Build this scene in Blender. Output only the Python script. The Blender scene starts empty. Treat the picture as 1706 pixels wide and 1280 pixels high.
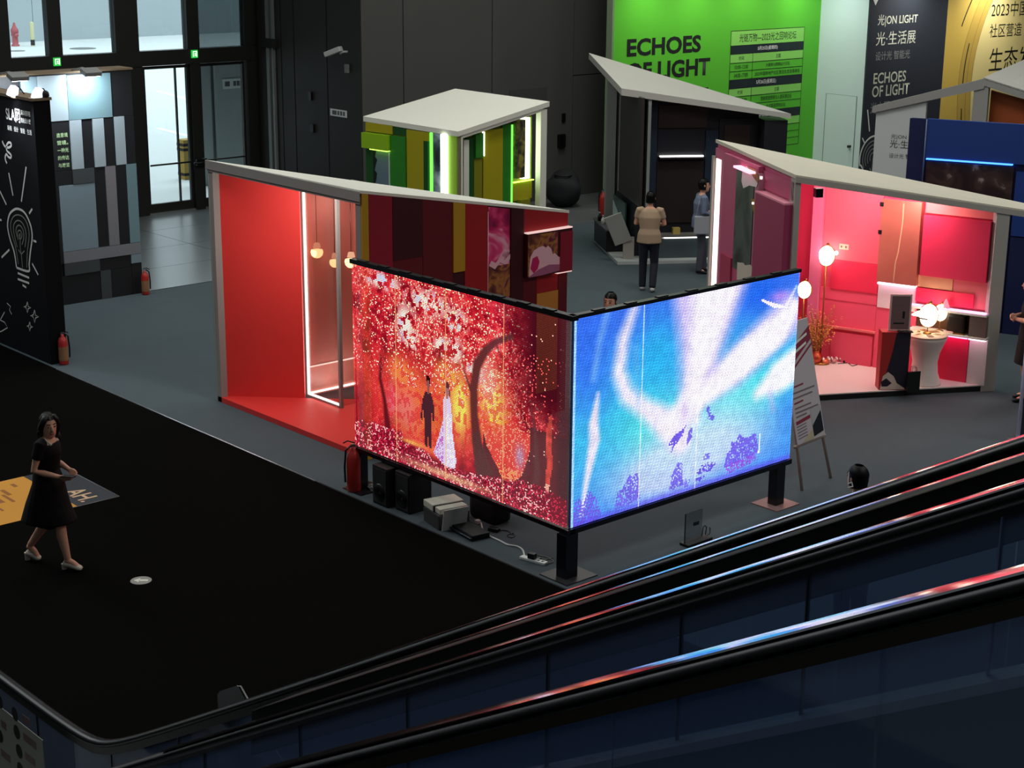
import bpy, bmesh, math, random
import numpy as np
from mathutils import Vector, Matrix
random.seed(7)
rng = np.random.default_rng(11)
scene = bpy.context.scene
COL = scene.collection

# ------------------------------------------------------------------ camera, world, big lights, exposure
F_PX, PITCH, ROLL, HALL, CAM_H = 2746.0, math.radians(15.82), math.radians(0.473), math.radians(48.2), 6.4
_f = np.array([0, math.cos(PITCH), -math.sin(PITCH)]); _u = np.array([0, math.sin(PITCH), math.cos(PITCH)]); _r = np.array([1.0, 0, 0])
_c, _s = math.cos(ROLL), math.sin(ROLL)
_M = np.array([[math.sin(HALL), math.cos(HALL), 0], [-math.cos(HALL), math.sin(HALL), 0], [0, 0, 1]])
RW, UW, FW = _M @ (_c * _r + _s * _u), _M @ (_c * _u - _s * _r), _M @ _f
cam_data = bpy.data.cameras.new('camera')
cam_data.sensor_width = 36.0
cam_data.lens = 36.0 * F_PX / 1706.0
cam_data.clip_start, cam_data.clip_end = 0.1, 300
camera = bpy.data.objects.new('camera', cam_data)
COL.objects.link(camera)
camera.matrix_world = Matrix(((RW[0], UW[0], -FW[0], 0), (RW[1], UW[1], -FW[1], 0), (RW[2], UW[2], -FW[2], CAM_H), (0, 0, 0, 1)))
scene.camera = camera

world = bpy.data.worlds.new('hall_ambient')
world.use_nodes = True
world.node_tree.nodes['Background'].inputs[0].default_value = (0.75, 0.86, 0.92, 1)
world.node_tree.nodes['Background'].inputs[1].default_value = 0.085
scene.world = world

def area_light(name, loc, target, size, energy, color=(1, 1, 1), size_y=None, spread=math.pi):
    l = bpy.data.lights.new(name, 'AREA'); l.energy = energy; l.color = color; l.size = size; l.spread = spread
    if size_y: l.shape = 'RECTANGLE'; l.size_y = size_y
    o = bpy.data.objects.new(name, l); COL.objects.link(o); o.location = loc
    o.rotation_euler = (Vector(target) - Vector(loc)).to_track_quat('-Z', 'Y').to_euler()
    return o
def spot_light(name, loc, target, energy, color=(1, 1, 1), angle=70, blend=0.8, size=0.06):
    l = bpy.data.lights.new(name, 'SPOT'); l.energy = energy; l.color = color; l.spot_size = math.radians(angle); l.spot_blend = blend; l.shadow_soft_size = size
    o = bpy.data.objects.new(name, l); COL.objects.link(o); o.location = loc
    o.rotation_euler = (Vector(target) - Vector(loc)).to_track_quat('-Z', 'Y').to_euler()
    return o
# high-bay lamps under the hall roof
for k, (x, y, e) in enumerate(((6, 17, 260), (13, 22, 300), (20, 17, 330), (24, 24, 330), (27, 12, 260), (12, 5, 260), (20, 6, 300))):
    area_light('high_bay_lamp', (x, y, 11.0), (x, y, 0), 3.0, e, (1.0, 0.98, 0.92))
# daylight on the forecourt outside the glass doors
area_light('forecourt_daylight', (40, 78, 26.0), (40, 78.01, 0), 100.0, 88000, (0.92, 0.97, 1.0), 88.0)
scene.view_settings.view_transform = 'Standard'
scene.view_settings.look = 'None'
scene.view_settings.gamma = 1.0
scene.view_settings.exposure = 0.0
scene.view_settings.use_curve_mapping = False

# ------------------------------------------------------------------ measuring helpers (photo point -> point of a real plane)
CAMP = np.array([0, 0, CAM_H])
def ray(px, py): return (px - 853) / F_PX * RW - (py - 640) / F_PX * UW + FW
def G(px, py, z=0.0):
    d = ray(px, py); return CAMP + (z - CAM_H) / d[2] * d
def PX(px, py, X):
    d = ray(px, py); return CAMP + X / d[0] * d
def PY(px, py, Y):
    d = ray(px, py); return CAMP + Y / d[1] * d
class Frame:
    """a vertical wall face: origin, direction along it, outward normal (all in the parent's own axes)"""
    def __init__(s, O, du, nrm, base=(0, 0), rz=0.0):
        s.O = np.array(O, float); s.du = np.array(du, float); s.nrm = np.array(nrm, float); s.base = np.array(base, float); s.rz = rz
    def pt(s, u, z, w=0.0):
        p = s.O + u * s.du + w * s.nrm; return (p[0], p[1], z)
    def at(s, px, py, w=0.0):
        c, k = math.cos(s.rz), math.sin(s.rz); R = np.array([[c, -k], [k, c]])
        O = R @ (s.O + w * s.nrm) + s.base; du = R @ s.du; n = R @ s.nrm
        r = ray(px, py); t = (O @ n) / (r[:2] @ n); p = CAMP + t * r
        return float((p[:2] - O) @ du), float(p[2])

# ------------------------------------------------------------------ materials
def lin(c):
    r = []
    for v in c[:3]:
        v /= 255.0; r.append(v / 12.92 if v <= 0.04045 else ((v + 0.055) / 1.055) ** 2.4)
    return (*r, 1.0)
_MATS = {}
def mat(name, rgb=(128, 128, 128), rough=0.6, metal=0.0, spec=0.4, noise=0.0, nscale=6.0, bump=0.0, stretch=None):
    if name in _MATS: return _MATS[name]
    m = bpy.data.materials.new(name); m.use_nodes = True; nt = m.node_tree; b = nt.nodes['Principled BSDF']
    b.inputs['Base Color'].default_value = lin(rgb); b.inputs['Roughness'].default_value = rough
    b.inputs['Metallic'].default_value = metal; b.inputs['Specular IOR Level'].default_value = spec
    if noise or bump:
        tc = nt.nodes.new('ShaderNodeTexCoord'); mp = nt.nodes.new('ShaderNodeMapping'); n = nt.nodes.new('ShaderNodeTexNoise')
        if stretch: mp.inputs['Scale'].default_value = stretch
        n.inputs['Scale'].default_value = nscale; n.inputs['Detail'].default_value = 5
        nt.links.new(tc.outputs['Object'], mp.inputs[0]); nt.links.new(mp.outputs[0], n.inputs['Vector'])
        if noise:
            mr = nt.nodes.new('ShaderNodeMapRange'); mr.inputs['To Min'].default_value = 1 - noise; mr.inputs['To Max'].default_value = 1 + noise
            mx = nt.nodes.new('ShaderNodeVectorMath'); mx.operation = 'SCALE'; mx.inputs[0].default_value = lin(rgb)[:3]
            nt.links.new(n.outputs['Fac'], mr.inputs['Value']); nt.links.new(mr.outputs[0], mx.inputs['Scale']); nt.links.new(mx.outputs[0], b.inputs['Base Color'])
        if bump:
            bp = nt.nodes.new('ShaderNodeBump'); bp.inputs['Strength'].default_value = bump; bp.inputs['Distance'].default_value = 0.02
            nt.links.new(n.outputs['Fac'], bp.inputs['Height']); nt.links.new(bp.outputs[0], b.inputs['Normal'])
    _MATS[name] = m; return m
def emit(name, rgb, strength):
    if name in _MATS: return _MATS[name]
    m = bpy.data.materials.new(name); m.use_nodes = True; nt = m.node_tree; nt.nodes.clear()
    e = nt.nodes.new('ShaderNodeEmission'); o = nt.nodes.new('ShaderNodeOutputMaterial')
    e.inputs[0].default_value = lin(rgb); e.inputs[1].default_value = strength; nt.links.new(e.outputs[0], o.inputs[0])
    _MATS[name] = m; return m
def glass(name, tint=(255, 255, 255), fac=0.12, rough=0.02, through=1.0):
    if name in _MATS: return _MATS[name]
    m = bpy.data.materials.new(name); m.use_nodes = True; nt = m.node_tree; nt.nodes.clear()
    t = nt.nodes.new('ShaderNodeBsdfTransparent'); g = nt.nodes.new('ShaderNodeBsdfGlossy'); mx = nt.nodes.new('ShaderNodeMixShader'); o = nt.nodes.new('ShaderNodeOutputMaterial')
    lw = nt.nodes.new('ShaderNodeLayerWeight'); lw.inputs[0].default_value = 0.5
    l = nt.nodes.new('ShaderNodeMath'); l.operation = 'POWER'; l.inputs[1].default_value = 4.0; nt.links.new(lw.outputs['Facing'], l.inputs[0])
    ma = nt.nodes.new('ShaderNodeMath'); ma.operation = 'MULTIPLY_ADD'; ma.inputs[1].default_value = 0.8; ma.inputs[2].default_value = 0.02 + fac * 0.1; ma.use_clamp = True
    c = lin(tint); t.inputs[0].default_value = (c[0] * through, c[1] * through, c[2] * through, 1); g.inputs['Roughness'].default_value = rough
    nt.links.new(l.outputs[0], ma.inputs[0]); nt.links.new(ma.outputs[0], mx.inputs[0])
    nt.links.new(t.outputs[0], mx.inputs[1]); nt.links.new(g.outputs[0], mx.inputs[2]); nt.links.new(mx.outputs[0], o.inputs[0])
    _MATS[name] = m; return m
def add_haze(m, rgb, fac):
    """a thin film of dust on a pane: it scatters a little of the light falling on either side"""
    nt = m.node_tree; o = [n for n in nt.nodes if n.type == 'OUTPUT_MATERIAL'][0]; src = o.inputs[0].links[0].from_socket
    d = nt.nodes.new('ShaderNodeBsdfDiffuse'); t = nt.nodes.new('ShaderNodeBsdfTranslucent'); a = nt.nodes.new('ShaderNodeMixShader'); b = nt.nodes.new('ShaderNodeMixShader')
    d.inputs[0].default_value = lin(rgb); t.inputs[0].default_value = lin(rgb); a.inputs[0].default_value = 0.5; b.inputs[0].default_value = fac
    nt.links.new(d.outputs[0], a.inputs[1]); nt.links.new(t.outputs[0], a.inputs[2]); nt.links.new(src, b.inputs[1]); nt.links.new(a.outputs[0], b.inputs[2]); nt.links.new(b.outputs[0], o.inputs[0])
def print_mat(name, stops, scale=3.0, rough=0.4, distort=0.6, stretch=(1, 1, 1), bands=False):
    """a printed picture: soft blotches of several inks"""
    if name in _MATS: return _MATS[name]
    m = bpy.data.materials.new(name); m.use_nodes = True; nt = m.node_tree; b = nt.nodes['Principled BSDF']; b.inputs['Roughness'].default_value = rough
    tc = nt.nodes.new('ShaderNodeTexCoord'); mp = nt.nodes.new('ShaderNodeMapping'); mp.inputs['Scale'].default_value = stretch
    n = nt.nodes.new('ShaderNodeTexNoise'); n.inputs['Scale'].default_value = scale; n.inputs['Detail'].default_value = 3; n.inputs['Distortion'].default_value = distort
    r = nt.nodes.new('ShaderNodeValToRGB')
    while len(r.color_ramp.elements) < len(stops): r.color_ramp.elements.new(0.5)
    for e, (p, c) in zip(r.color_ramp.elements, stops): e.position = p; e.color = lin(c)
    nt.links.new(tc.outputs['Object'], mp.inputs[0]); nt.links.new(mp.outputs[0], n.inputs['Vector']); nt.links.new(n.outputs['Fac'], r.inputs[0]); nt.links.new(r.outputs[0], b.inputs['Base Color'])
    _MATS[name] = m; return m

# ------------------------------------------------------------------ mesh helpers
def tag(o, label=None, cat=None, group=None, kind=None):
    if label: o['label'] = label
    if cat: o['category'] = cat
    if group: o['group'] = group
    if kind: o['kind'] = kind
    return o
def thing(name, label, cat, loc=(0, 0, 0), rz=0.0, group=None, kind=None):
    o = bpy.data.objects.new(name, None); COL.objects.link(o); o.empty_display_size = 0.2
    o.location = loc; o.rotation_euler = (0, 0, rz)
    return tag(o, label, cat, group, kind)
def link(name, me, m, parent=None, loc=None, rot=None, smooth=False):
    if m is not None:
        if isinstance(m, (list, tuple)):
            for k in m: me.materials.append(k)
        else: me.materials.append(m)
    if smooth: me.polygons.foreach_set('use_smooth', [True] * len(me.polygons))
    o = bpy.data.objects.new(name, me); COL.objects.link(o)
    if parent is not None: o.parent = parent
    if loc is not None: o.location = loc
    if rot is not None: o.rotation_euler = rot
    return o
def poly(name, V, Fc, m, parent=None, loc=None, smooth=False):
    me = bpy.data.meshes.new(name); me.from_pydata([tuple(map(float, v)) for v in V], [], Fc); me.update()
    return link(name, me, m, parent, loc, None, smooth)
def frombm(name, bm, m, parent=None, loc=None, rot=None, smooth=False):
    me = bpy.data.meshes.new(name); bmesh.ops.recalc_face_normals(bm, faces=bm.faces); bm.to_mesh(me); bm.free()
    return link(name, me, m, parent, loc, rot, smooth)
BF = [(0, 3, 2, 1), (4, 5, 6, 7), (0, 1, 5, 4), (1, 2, 6, 5), (2, 3, 7, 6), (3, 0, 4, 7)]
def bmbox(bm, lo, hi, bev=0.0, M=None):
    x0, y0, z0 = lo; x1, y1, z1 = hi
    vs = [bm.verts.new(v) for v in ((x0, y0, z0), (x1, y0, z0), (x1, y1, z0), (x0, y1, z0), (x0, y0, z1), (x1, y0, z1), (x1, y1, z1), (x0, y1, z1))]
    fs = [bm.faces.new([vs[i] for i in f]) for f in BF]
    if bev:
        es = list({e for f in fs for e in f.edges})
        r = bmesh.ops.bevel(bm, geom=es, offset=bev, segments=2, affect='EDGES', profile=0.6); vs = list({v for v in vs if v.is_valid} | set(r['verts']))
    if M is not None: bmesh.ops.transform(bm, matrix=M, verts=[v for v in vs if v.is_valid])
def box(name, lo, hi, m, parent=None, bev=0.0, loc=None, rot=None):
    bm = bmesh.new(); bmbox(bm, lo, hi, bev); return frombm(name, bm, m, parent, loc, rot)
def wbox(name, fr, u0, u1, z0, z1, w0, w1, m, parent, zt=None, zb=None):
    """a slab on a wall face: u along, z up, w outward; zt = (top at u0, top at u1), zb likewise for the bottom"""
    u0, u1 = min(u0, u1), max(u0, u1)
    if zt is None: z0, z1 = min(z0, z1), max(z0, z1); zt = (z1, z1)
    if zb is None: zb = (z0, z0)
    V = [fr.pt(u0, zb[0], w0), fr.pt(u1, zb[1], w0), fr.pt(u1, zb[1], w1), fr.pt(u0, zb[0], w1), fr.pt(u0, zt[0], w0), fr.pt(u1, zt[1], w0), fr.pt(u1, zt[1], w1), fr.pt(u0, zt[0], w1)]
    bm = bmesh.new(); vs = [bm.verts.new(v) for v in V]
    for f in BF: bm.faces.new([vs[i] for i in f])
    return frombm(name, bm, m, parent)
def wpan(name, fr, a, b, w0, w1, m, parent, zmin=None):
    u0, z0 = fr.at(*a); u1, z1 = fr.at(*b)
    if zmin is not None: z1 = zmin
    return wbox(name, fr, u0, u1, z0, z1, w0, w1, m, parent)
def prism(name, xy, zb, zt, m, parent=None):
    """a solid over a plan polygon; zb, zt are numbers or one value per corner"""
    n = len(xy); zb = [zb] * n if np.isscalar(zb) else zb; zt = [zt] * n if np.isscalar(zt) else zt
    bm = bmesh.new(); B = [bm.verts.new((x, y, z)) for (x, y), z in zip(xy, zb)]; T = [bm.verts.new((x, y, z)) for (x, y), z in zip(xy, zt)]
    bm.faces.new(B[::-1]); bm.faces.new(T)
    for i in range(n): bm.faces.new((B[i], B[(i + 1) % n], T[(i + 1) % n], T[i]))
    return frombm(name, bm, m, parent)
def flat(name, fr, pts, w, m, parent):
    """a flat printed shape on a wall face (0.5 mm proud of it)"""
    bm = bmesh.new(); vs = [bm.verts.new(fr.pt(u, z, w)) for u, z in pts]; bm.faces.new(vs); bm.normal_update()
    bmesh.ops.triangulate(bm, faces=bm.faces)
    return frombm(name, bm, m, parent)
def flatpx(name, fr, pts, w, m, parent): return flat(name, fr, [fr.at(*p) for p in pts], w, m, parent)
def smooth_pts(P, k=6):
    P = [Vector(p) for p in P]; out = []
    for i in range(len(P) - 1):
        p0, p1, p2, p3 = P[max(i - 1, 0)], P[i], P[i + 1], P[min(i + 2, len(P) - 1)]
        for t in np.linspace(0, 1, k, endpoint=False): out.append(0.5 * ((2 * p1) + (p2 - p0) * t + (2 * p0 - 5 * p1 + 4 * p2 - p3) * t * t + (3 * p1 - p0 - 3 * p2 + p3) * t ** 3))
    return out + [P[-1]]
def bm_ribbon(bm, P, nrm, width):
    """flat strip along 3D points P lying in a plane with normal nrm"""
    P = [Vector(p) for p in P]; nrm = Vector(nrm); prev = None
    for i, p in enumerate(P):
        t = (P[min(i + 1, len(P) - 1)] - P[max(i - 1, 0)]).normalized(); s = t.cross(nrm).normalized() * width / 2
        a, b = bm.verts.new(p + s), bm.verts.new(p - s)
        if prev: bm.faces.new((prev[0], a, b, prev[1]))
        prev = (a, b)
def ribbon(name, fr, lines, width, w, m, parent, px=True):
    if name in ('ray_stroke', 'star_drawing', 'bold_line', 'contour_line') and len(lines) > 1:
        return [ribbon(name, fr, [L], width, w, m, parent, px) for L in lines]
    bm = bmesh.new()
    for L in lines:
        P = [fr.pt(*(fr.at(*p) if px else p), w) for p in L]
        if name in ('swirl_drawing', 'bulb_outline', 'bulb_arcs') and len(P) > 3: P = smooth_pts(P, 5)
        bm_ribbon(bm, P, (fr.nrm[0], fr.nrm[1], 0), width)
    return frombm(name, bm, m, parent)
def bm_tube(bm, P, r, seg=8, closed=False, caps=True):
    P = [Vector(p) for p in P]; n = len(P); rings = []; up = None
    for i, p in enumerate(P):
        a = P[(i - 1) % n] if closed else P[max(i - 1, 0)]; b = P[(i + 1) % n] if closed else P[min(i + 1, n - 1)]
        t = (b - a).normalized()
        if up is None:
            up = t.orthogonal().normalized()
        up = (up - t * up.dot(t)); up = up.normalized() if up.length > 1e-6 else t.orthogonal().normalized()
        s = t.cross(up); rr = r[i] if isinstance(r, (list, tuple)) else r
        rings.append([bm.verts.new(p + (up * math.cos(2 * math.pi * k / seg) + s * math.sin(2 * math.pi * k / seg)) * rr) for k in range(seg)])
    for i in range(n if closed else n - 1):
        A, B = rings[i], rings[(i + 1) % n]
        for k in range(seg): bm.faces.new((A[k], A[(k + 1) % seg], B[(k + 1) % seg], B[k]))
    if caps and not closed: bm.faces.new(rings[0][::-1]); bm.faces.new(rings[-1])
def tube(name, P, r, m, parent=None, seg=8, closed=False):
    bm = bmesh.new(); bm_tube(bm, P, r, seg, closed); return frombm(name, bm, m, parent, smooth=True)
def bm_lathe(bm, prof, seg=20, c=(0, 0, 0)):
    rings = []
    for r, z in prof:
        if r < 1e-5: rings.append([bm.verts.new((c[0], c[1], c[2] + z))])
        else: rings.append([bm.verts.new((c[0] + r * math.cos(2 * math.pi * k / seg), c[1] + r * math.sin(2 * math.pi * k / seg), c[2] + z)) for k in range(seg)])
    for A, B in zip(rings, rings[1:]):
        for k in range(seg):
            j = (k + 1) % seg
            if len(A) == 1 and len(B) > 1: bm.faces.new((A[0], B[j], B[k]))
            elif len(B) == 1 and len(A) > 1: bm.faces.new((A[k], A[j], B[0]))
            elif len(A) > 1: bm.faces.new((A[k], A[j], B[j], B[k]))
def lathe(name, prof, m, parent=None, c=(0, 0, 0), seg=20, rot=None, loc=None):
    bm = bmesh.new(); bm_lathe(bm, prof, seg, c); return frombm(name, bm, m, parent, loc, rot, smooth=True)
def ball(name, c, r, m, parent=None, sc=(1, 1, 1), seg=16):
    bm = bmesh.new(); bmesh.ops.create_uvsphere(bm, u_segments=seg, v_segments=seg // 2 + 2, radius=r, matrix=Matrix.Translation(c) @ Matrix.Diagonal((*sc, 1)))
    return frombm(name, bm, m, parent, smooth=True)
def text(name, body, fr, u, z, h, m, parent, w=0.004, width=None, align='LEFT', bold=0.0, slant=0.0):
    """lettering printed on a wall face: lower left (or centre) at u, z; h = capital height"""
    c = bpy.data.curves.new(name, 'FONT'); c.body = body; c.align_x = align; c.offset = bold; c.resolution_u = 3
    o = bpy.data.objects.new(name, c); COL.objects.link(o)
    me = bpy.data.meshes.new_from_object(o.evaluated_get(bpy.context.evaluated_depsgraph_get()))
    bpy.data.objects.remove(o); bpy.data.curves.remove(c)
    co = np.zeros(len(me.vertices) * 3); me.vertices.foreach_get('co', co); co = co.reshape(-1, 3)
    if len(co) == 0: return None
    hh = co[:, 1].max() - co[:, 1].min(); k = h / hh; ww = (co[:, 0].max() - co[:, 0].min())
    kx = k if width is None else width / ww
    x = co[:, 0] * kx; y = (co[:, 1] - co[:, 1].min()) * k
    if align == 'LEFT': x = x - x.min()
    P = np.array([fr.pt(u + a, z + b, w) for a, b in zip(x, y)])
    me.vertices.foreach_set('co', P.ravel()); me.update()
    return link(name, me, m, parent)
def text3(name, body, o3, right, up, h, m, parent=None, width=None, bold=0.0):
    class _F: pass
    o3, right, up = Vector(o3), Vector(right), Vector(up); nrm = right.cross(up)
    f = _F(); f.pt = lambda u, z, w: tuple(o3 + right * u + up * z + nrm * w)
    return text(name, body, f, 0, 0, h, m, parent, 0.003, width, 'LEFT', bold)
def copy_tree(o, parent=None):
    c = o.copy(); COL.objects.link(c)
    if parent is not None: c.parent = parent
    for ch in list(o.children): copy_tree(ch, c)
    return c
# ------------------------------------------------------------------ common materials
M_conc = mat('polished_concrete', (96, 100, 100), 0.28, 0, 0.5, 0.10, 1.2)
M_teal = mat('grey_teal_carpet', (70, 81, 86), 0.85, 0, 0.2, 0.10, 3.0, 0.15)
M_black = mat('black_carpet', (8, 8, 7), 0.95, 0, 0.02, 0.2, 40.0, 0.2)
M_darkwall = mat('charcoal_wall_panel', (74, 74, 72), 0.7, 0, 0.3, 0.06, 1.5)
M_darkwall2 = mat('black_door_panel', (44, 42, 40), 0.6, 0, 0.3, 0.06, 1.5)
M_frame = mat('dark_window_frame', (34, 34, 32), 0.5, 0.2, 0.4)
M_joint = mat('black_joint', (10, 10, 10), 0.9)
M_white = mat('white_board', (214, 214, 205), 0.6, 0, 0.3, 0.02, 2.0)
M_gloss_black = mat('gloss_black', (12, 12, 14), 0.35)
M_matt_black = mat('matt_black', (16, 16, 18), 0.7)
M_blk_print = mat('black_print', (20, 22, 20), 0.7)
M_wht_print = mat('white_print', (235, 235, 228), 0.7)
M_metal = mat('brushed_aluminium', (190, 192, 195), 0.3, 0.9)
M_chrome = mat('bright_steel', (225, 228, 232), 0.16, 1.0)
M_paneglass = glass('clear_pane', (235, 243, 245), 0.2)

# ------------------------------------------------------------------ floor
fl = thing('floor', 'dark polished concrete hall floor with long joints', 'floor', kind='structure')
box('slab', (-6, -6, -0.30), (46, 32.2, -0.012), M_joint, fl)
# slabs of polished concrete beyond the carpet (large pieces with open joints)
for i in range(7):
    for j in range(4):
        x0 = 8 + i * 3.0; y0 = 25.45 + j * 1.7
        box('floor_slab', (x0 + 0.006, y0 + 0.006, -0.1), (x0 + 2.994, min(y0 + 1.694, 32.2), -0.004), M_conc, fl)
box('floor_slab', (29.006, 25.456, -0.1), (46, 32.2, -0.004), M_conc, fl)
cp = thing('floor_carpet', 'grey teal carpet laid under all the booths', 'carpet', kind='structure')
box('carpet_sheet', (10.5, -6, -0.011), (46, 25.45, 0.0), M_teal, cp)
tube('edge_trim', [(10.49, 21.7, 0.004), (10.49, 15.2, 0.004)], 0.010, M_metal, cp, 6)
tube('edge_trim', [(10.49, 15.1, 0.004), (10.49, -4, 0.004)], 0.010, M_joint, cp, 6)
tube('edge_trim', [(10.6, 25.45, 0.0), (16.0, 25.45, 0.0)], 0.008, M_joint, cp, 6)
ca = thing('floor_aisle', 'black carpet covering the wide aisle in front', 'carpet', kind='structure')
box('carpet_sheet', (-6, -6, -0.011), (10.5, 25.45, 0.001), M_black, ca)

# ------------------------------------------------------------------ outside
gr = thing('ground_outside', 'pale concrete forecourt outside the glass doors', 'ground', kind='structure')
M_fore = mat('pale_forecourt', (205, 210, 208), 0.8, 0, 0.2, 0.05, 0.6)
M_line = mat('white_road_line', (238, 240, 238), 0.8)
box('forecourt', (-10, 32.45, -0.25), (120, 140, -0.03), M_fore, gr)
for (ax, ay, bx, by) in ((262, 150, 318, 166), (262, 212, 318, 226), (232, 60, 330, 52)):
    a, b = G(ax, ay), G(bx, by)
    bm = bmesh.new(); bm_ribbon(bm, [(a[0], a[1], -0.026), (b[0], b[1], -0.026)], (0, 0, 1), 0.22); frombm('road_marking', bm, M_line, gr)
for (x, y, r) in ((138, 80, 0.65), (28, 84, 0.4)):
    p = G(x, y); lathe('manhole_cover', [(0, 0), (r, 0), (r, 0.012), (0, 0.012)], mat('cast_iron', (120, 122, 120), 0.7), gr, (p[0], p[1], -0.029))
wo = thing('wall_outside', 'pale grey building wall across the forecourt', 'wall', kind='structure')
M_hoard = mat('pale_hoarding', (176, 186, 190), 0.7, 0, 0.3, 0.03, 0.5)
YF = G(150, 64)[1]
for i in range(24):
    box('wall_panel', (i * 4.4 + 0.01, YF, -0.1), (i * 4.4 + 4.38, YF + 0.3, 12.0), M_hoard, wo)
p = G(26, 76); hy = thing('fire_hydrant', 'faded red fire hydrant on the forecourt beyond the upper window', 'hydrant', (p[0], p[1], -0.03))
M_hyd = mat('faded_red_paint', (176, 92, 96), 0.6)
lathe('body', [(0.2, 0), (0.2, 0.08), (0.15, 0.1), (0.14, 0.6), (0.19, 0.66), (0.19, 0.8), (0.12, 0.92), (0.06, 1.05), (0.06, 1.15), (0, 1.17)], M_hyd, hy, seg=14)
for s in (-1, 1): lathe('nozzle', [(0, 0), (0.1, 0), (0.1, 0.12), (0.07, 0.2), (0, 0.2)], M_hyd, hy, seg=10, rot=(math.pi / 2 * s, 0, 0), loc=(0, s * -0.1, 0.55))
p = G(55, 76); bo = thing('bollard', 'pale yellow post standing beside the red hydrant', 'bollard', (p[0], p[1], -0.03))
M_boll = mat('pale_yellow_paint', (206, 204, 160), 0.6)
lathe('post', [(0.1, 0), (0.1, 1.15), (0.07, 1.2), (0, 1.2)], M_boll, bo, seg=12)
lathe('dark_band', [(0.101, 0.05), (0.104, 0.05), (0.104, 0.32), (0.101, 0.32)], M_matt_black, bo, seg=12)
# yellow barrier seen low through the left door
p = G(312, 296); yb = thing('barrier_post', 'dirty yellow and black post just outside the glass door', 'post', (p[0], p[1], -0.03))
M_byel = mat('dirty_yellow', (168, 138, 66), 0.7, 0, 0.3, 0.1, 8)
box('column', (-0.16, -0.16, 0), (0.16, 0.16, 1.0), M_byel, yb, 0.01)
for z in (0.1, 0.72, 0.84): box('black_band', (-0.165, -0.165, z), (0.165, 0.165, z + 0.07), M_matt_black, yb)

# ------------------------------------------------------------------ glass front with doors (wall_left)
YG = 32.3
wl = thing('wall_left', 'dark framed glazed front of the hall', 'wall', kind='structure')
box('post', (14.2, YG - 0.12, 0), (15.05, YG + 0.1, 21.0), M_frame, wl)
for (a, b) in ((15.9, 16.2), (17.43, 17.98), (19.17, 19.47), (20.65, 21.0)):
    box('post', (a, YG - 0.10, 3.24), (b, YG + 0.1, 21.0), M_frame, wl)
box('post', (17.52, YG - 0.12, 0), (18.02, YG + 0.1, 3.3), M_frame, wl)
box('post', (20.66, YG - 0.12, 0), (21.0, YG + 0.1, 3.3), M_frame, wl)
box('transom', (14.2, YG - 0.14, 3.24), (21.0, YG + 0.1, 3.56), M_frame, wl)
box('threshold', (18.02, YG - 0.1, -0.004), (20.66, YG + 0.1, 0.03), M_metal, wl)
box('solid_panel', (8, YG - 0.08, 0), (17.52, YG + 0.08, 3.24), M_darkwall2, wl)
box('solid_panel', (8, YG - 0.08, 3.24), (14.2, YG + 0.08, 21.0), M_darkwall2, wl)
box('head_beam', (14.2, YG - 0.14, 6.9), (21.0, YG + 0.1, 21.0), M_frame, wl)
for k, (a, b) in enumerate(((15.05, 15.9), (16.2, 17.43), (17.98, 19.17), (19.47, 20.65))):
    w = thing('window_%d' % (k + 1), ['narrow upper window showing a hydrant', 'upper window beside the narrow one, above the striped wall', 'upper window above the bright glass door', 'grey upper window above the right hand door'][k], 'window', kind='structure')
    box('pane', (a, YG - 0.01, 3.56), (b, YG + 0.01, 6.9), M_paneglass if k < 3 else glass('smoky_pane', (150, 160, 162), 0.3), w)
for k, (a, b) in enumerate(((18.04, 19.20), (19.44, 20.64))):
    d = thing('door_%d' % (k + 1), ['tall glass door showing the bright forecourt', 'tall glass door showing a grey vestibule'][k], 'door', kind='structure')
    for nm, lo, hi in (('stile', (a, YG - 0.04, 0.03), (a + 0.07, YG + 0.04, 3.22)), ('stile', (b - 0.06, YG - 0.04, 0.03), (b, YG + 0.04, 3.22)), ('bottom_rail', (a + 0.07, YG - 0.04, 0.03), (b - 0.06, YG + 0.04, 0.22)), ('top_rail', (a + 0.07, YG - 0.04, 3.16), (b - 0.06, YG + 0.04, 3.22))):
        box(nm, lo, hi, M_frame, d)
    box('pane', (a + 0.07, YG - 0.008, 0.22), (b - 0.06, YG + 0.008, 3.16), M_paneglass, d)
    tube('push_bar', [(a + 0.08, YG - 0.07, 1.08), (b - 0.07, YG - 0.07, 1.08)], 0.02, M_frame, d)
    if k == 0: box('mullion', (18.86, YG - 0.03, 0.22), (18.89, YG + 0.03, 3.16), M_frame, d)
box('post', (19.20, YG - 0.12, 0), (19.44, YG + 0.1, 3.24), M_frame, wl)
ho = thing('door_lock', 'black lock box between the two glass doors', 'lock', (19.33, YG - 0.16, 1.08))
box('case', (-0.12, -0.05, -0.09), (0.14, 0.04, 0.07), M_gloss_black, ho, 0.01); tube('pull', [(-0.2, -0.06, -0.02), (0.2, -0.06, -0.02)], 0.025, M_gloss_black, ho)
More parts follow.
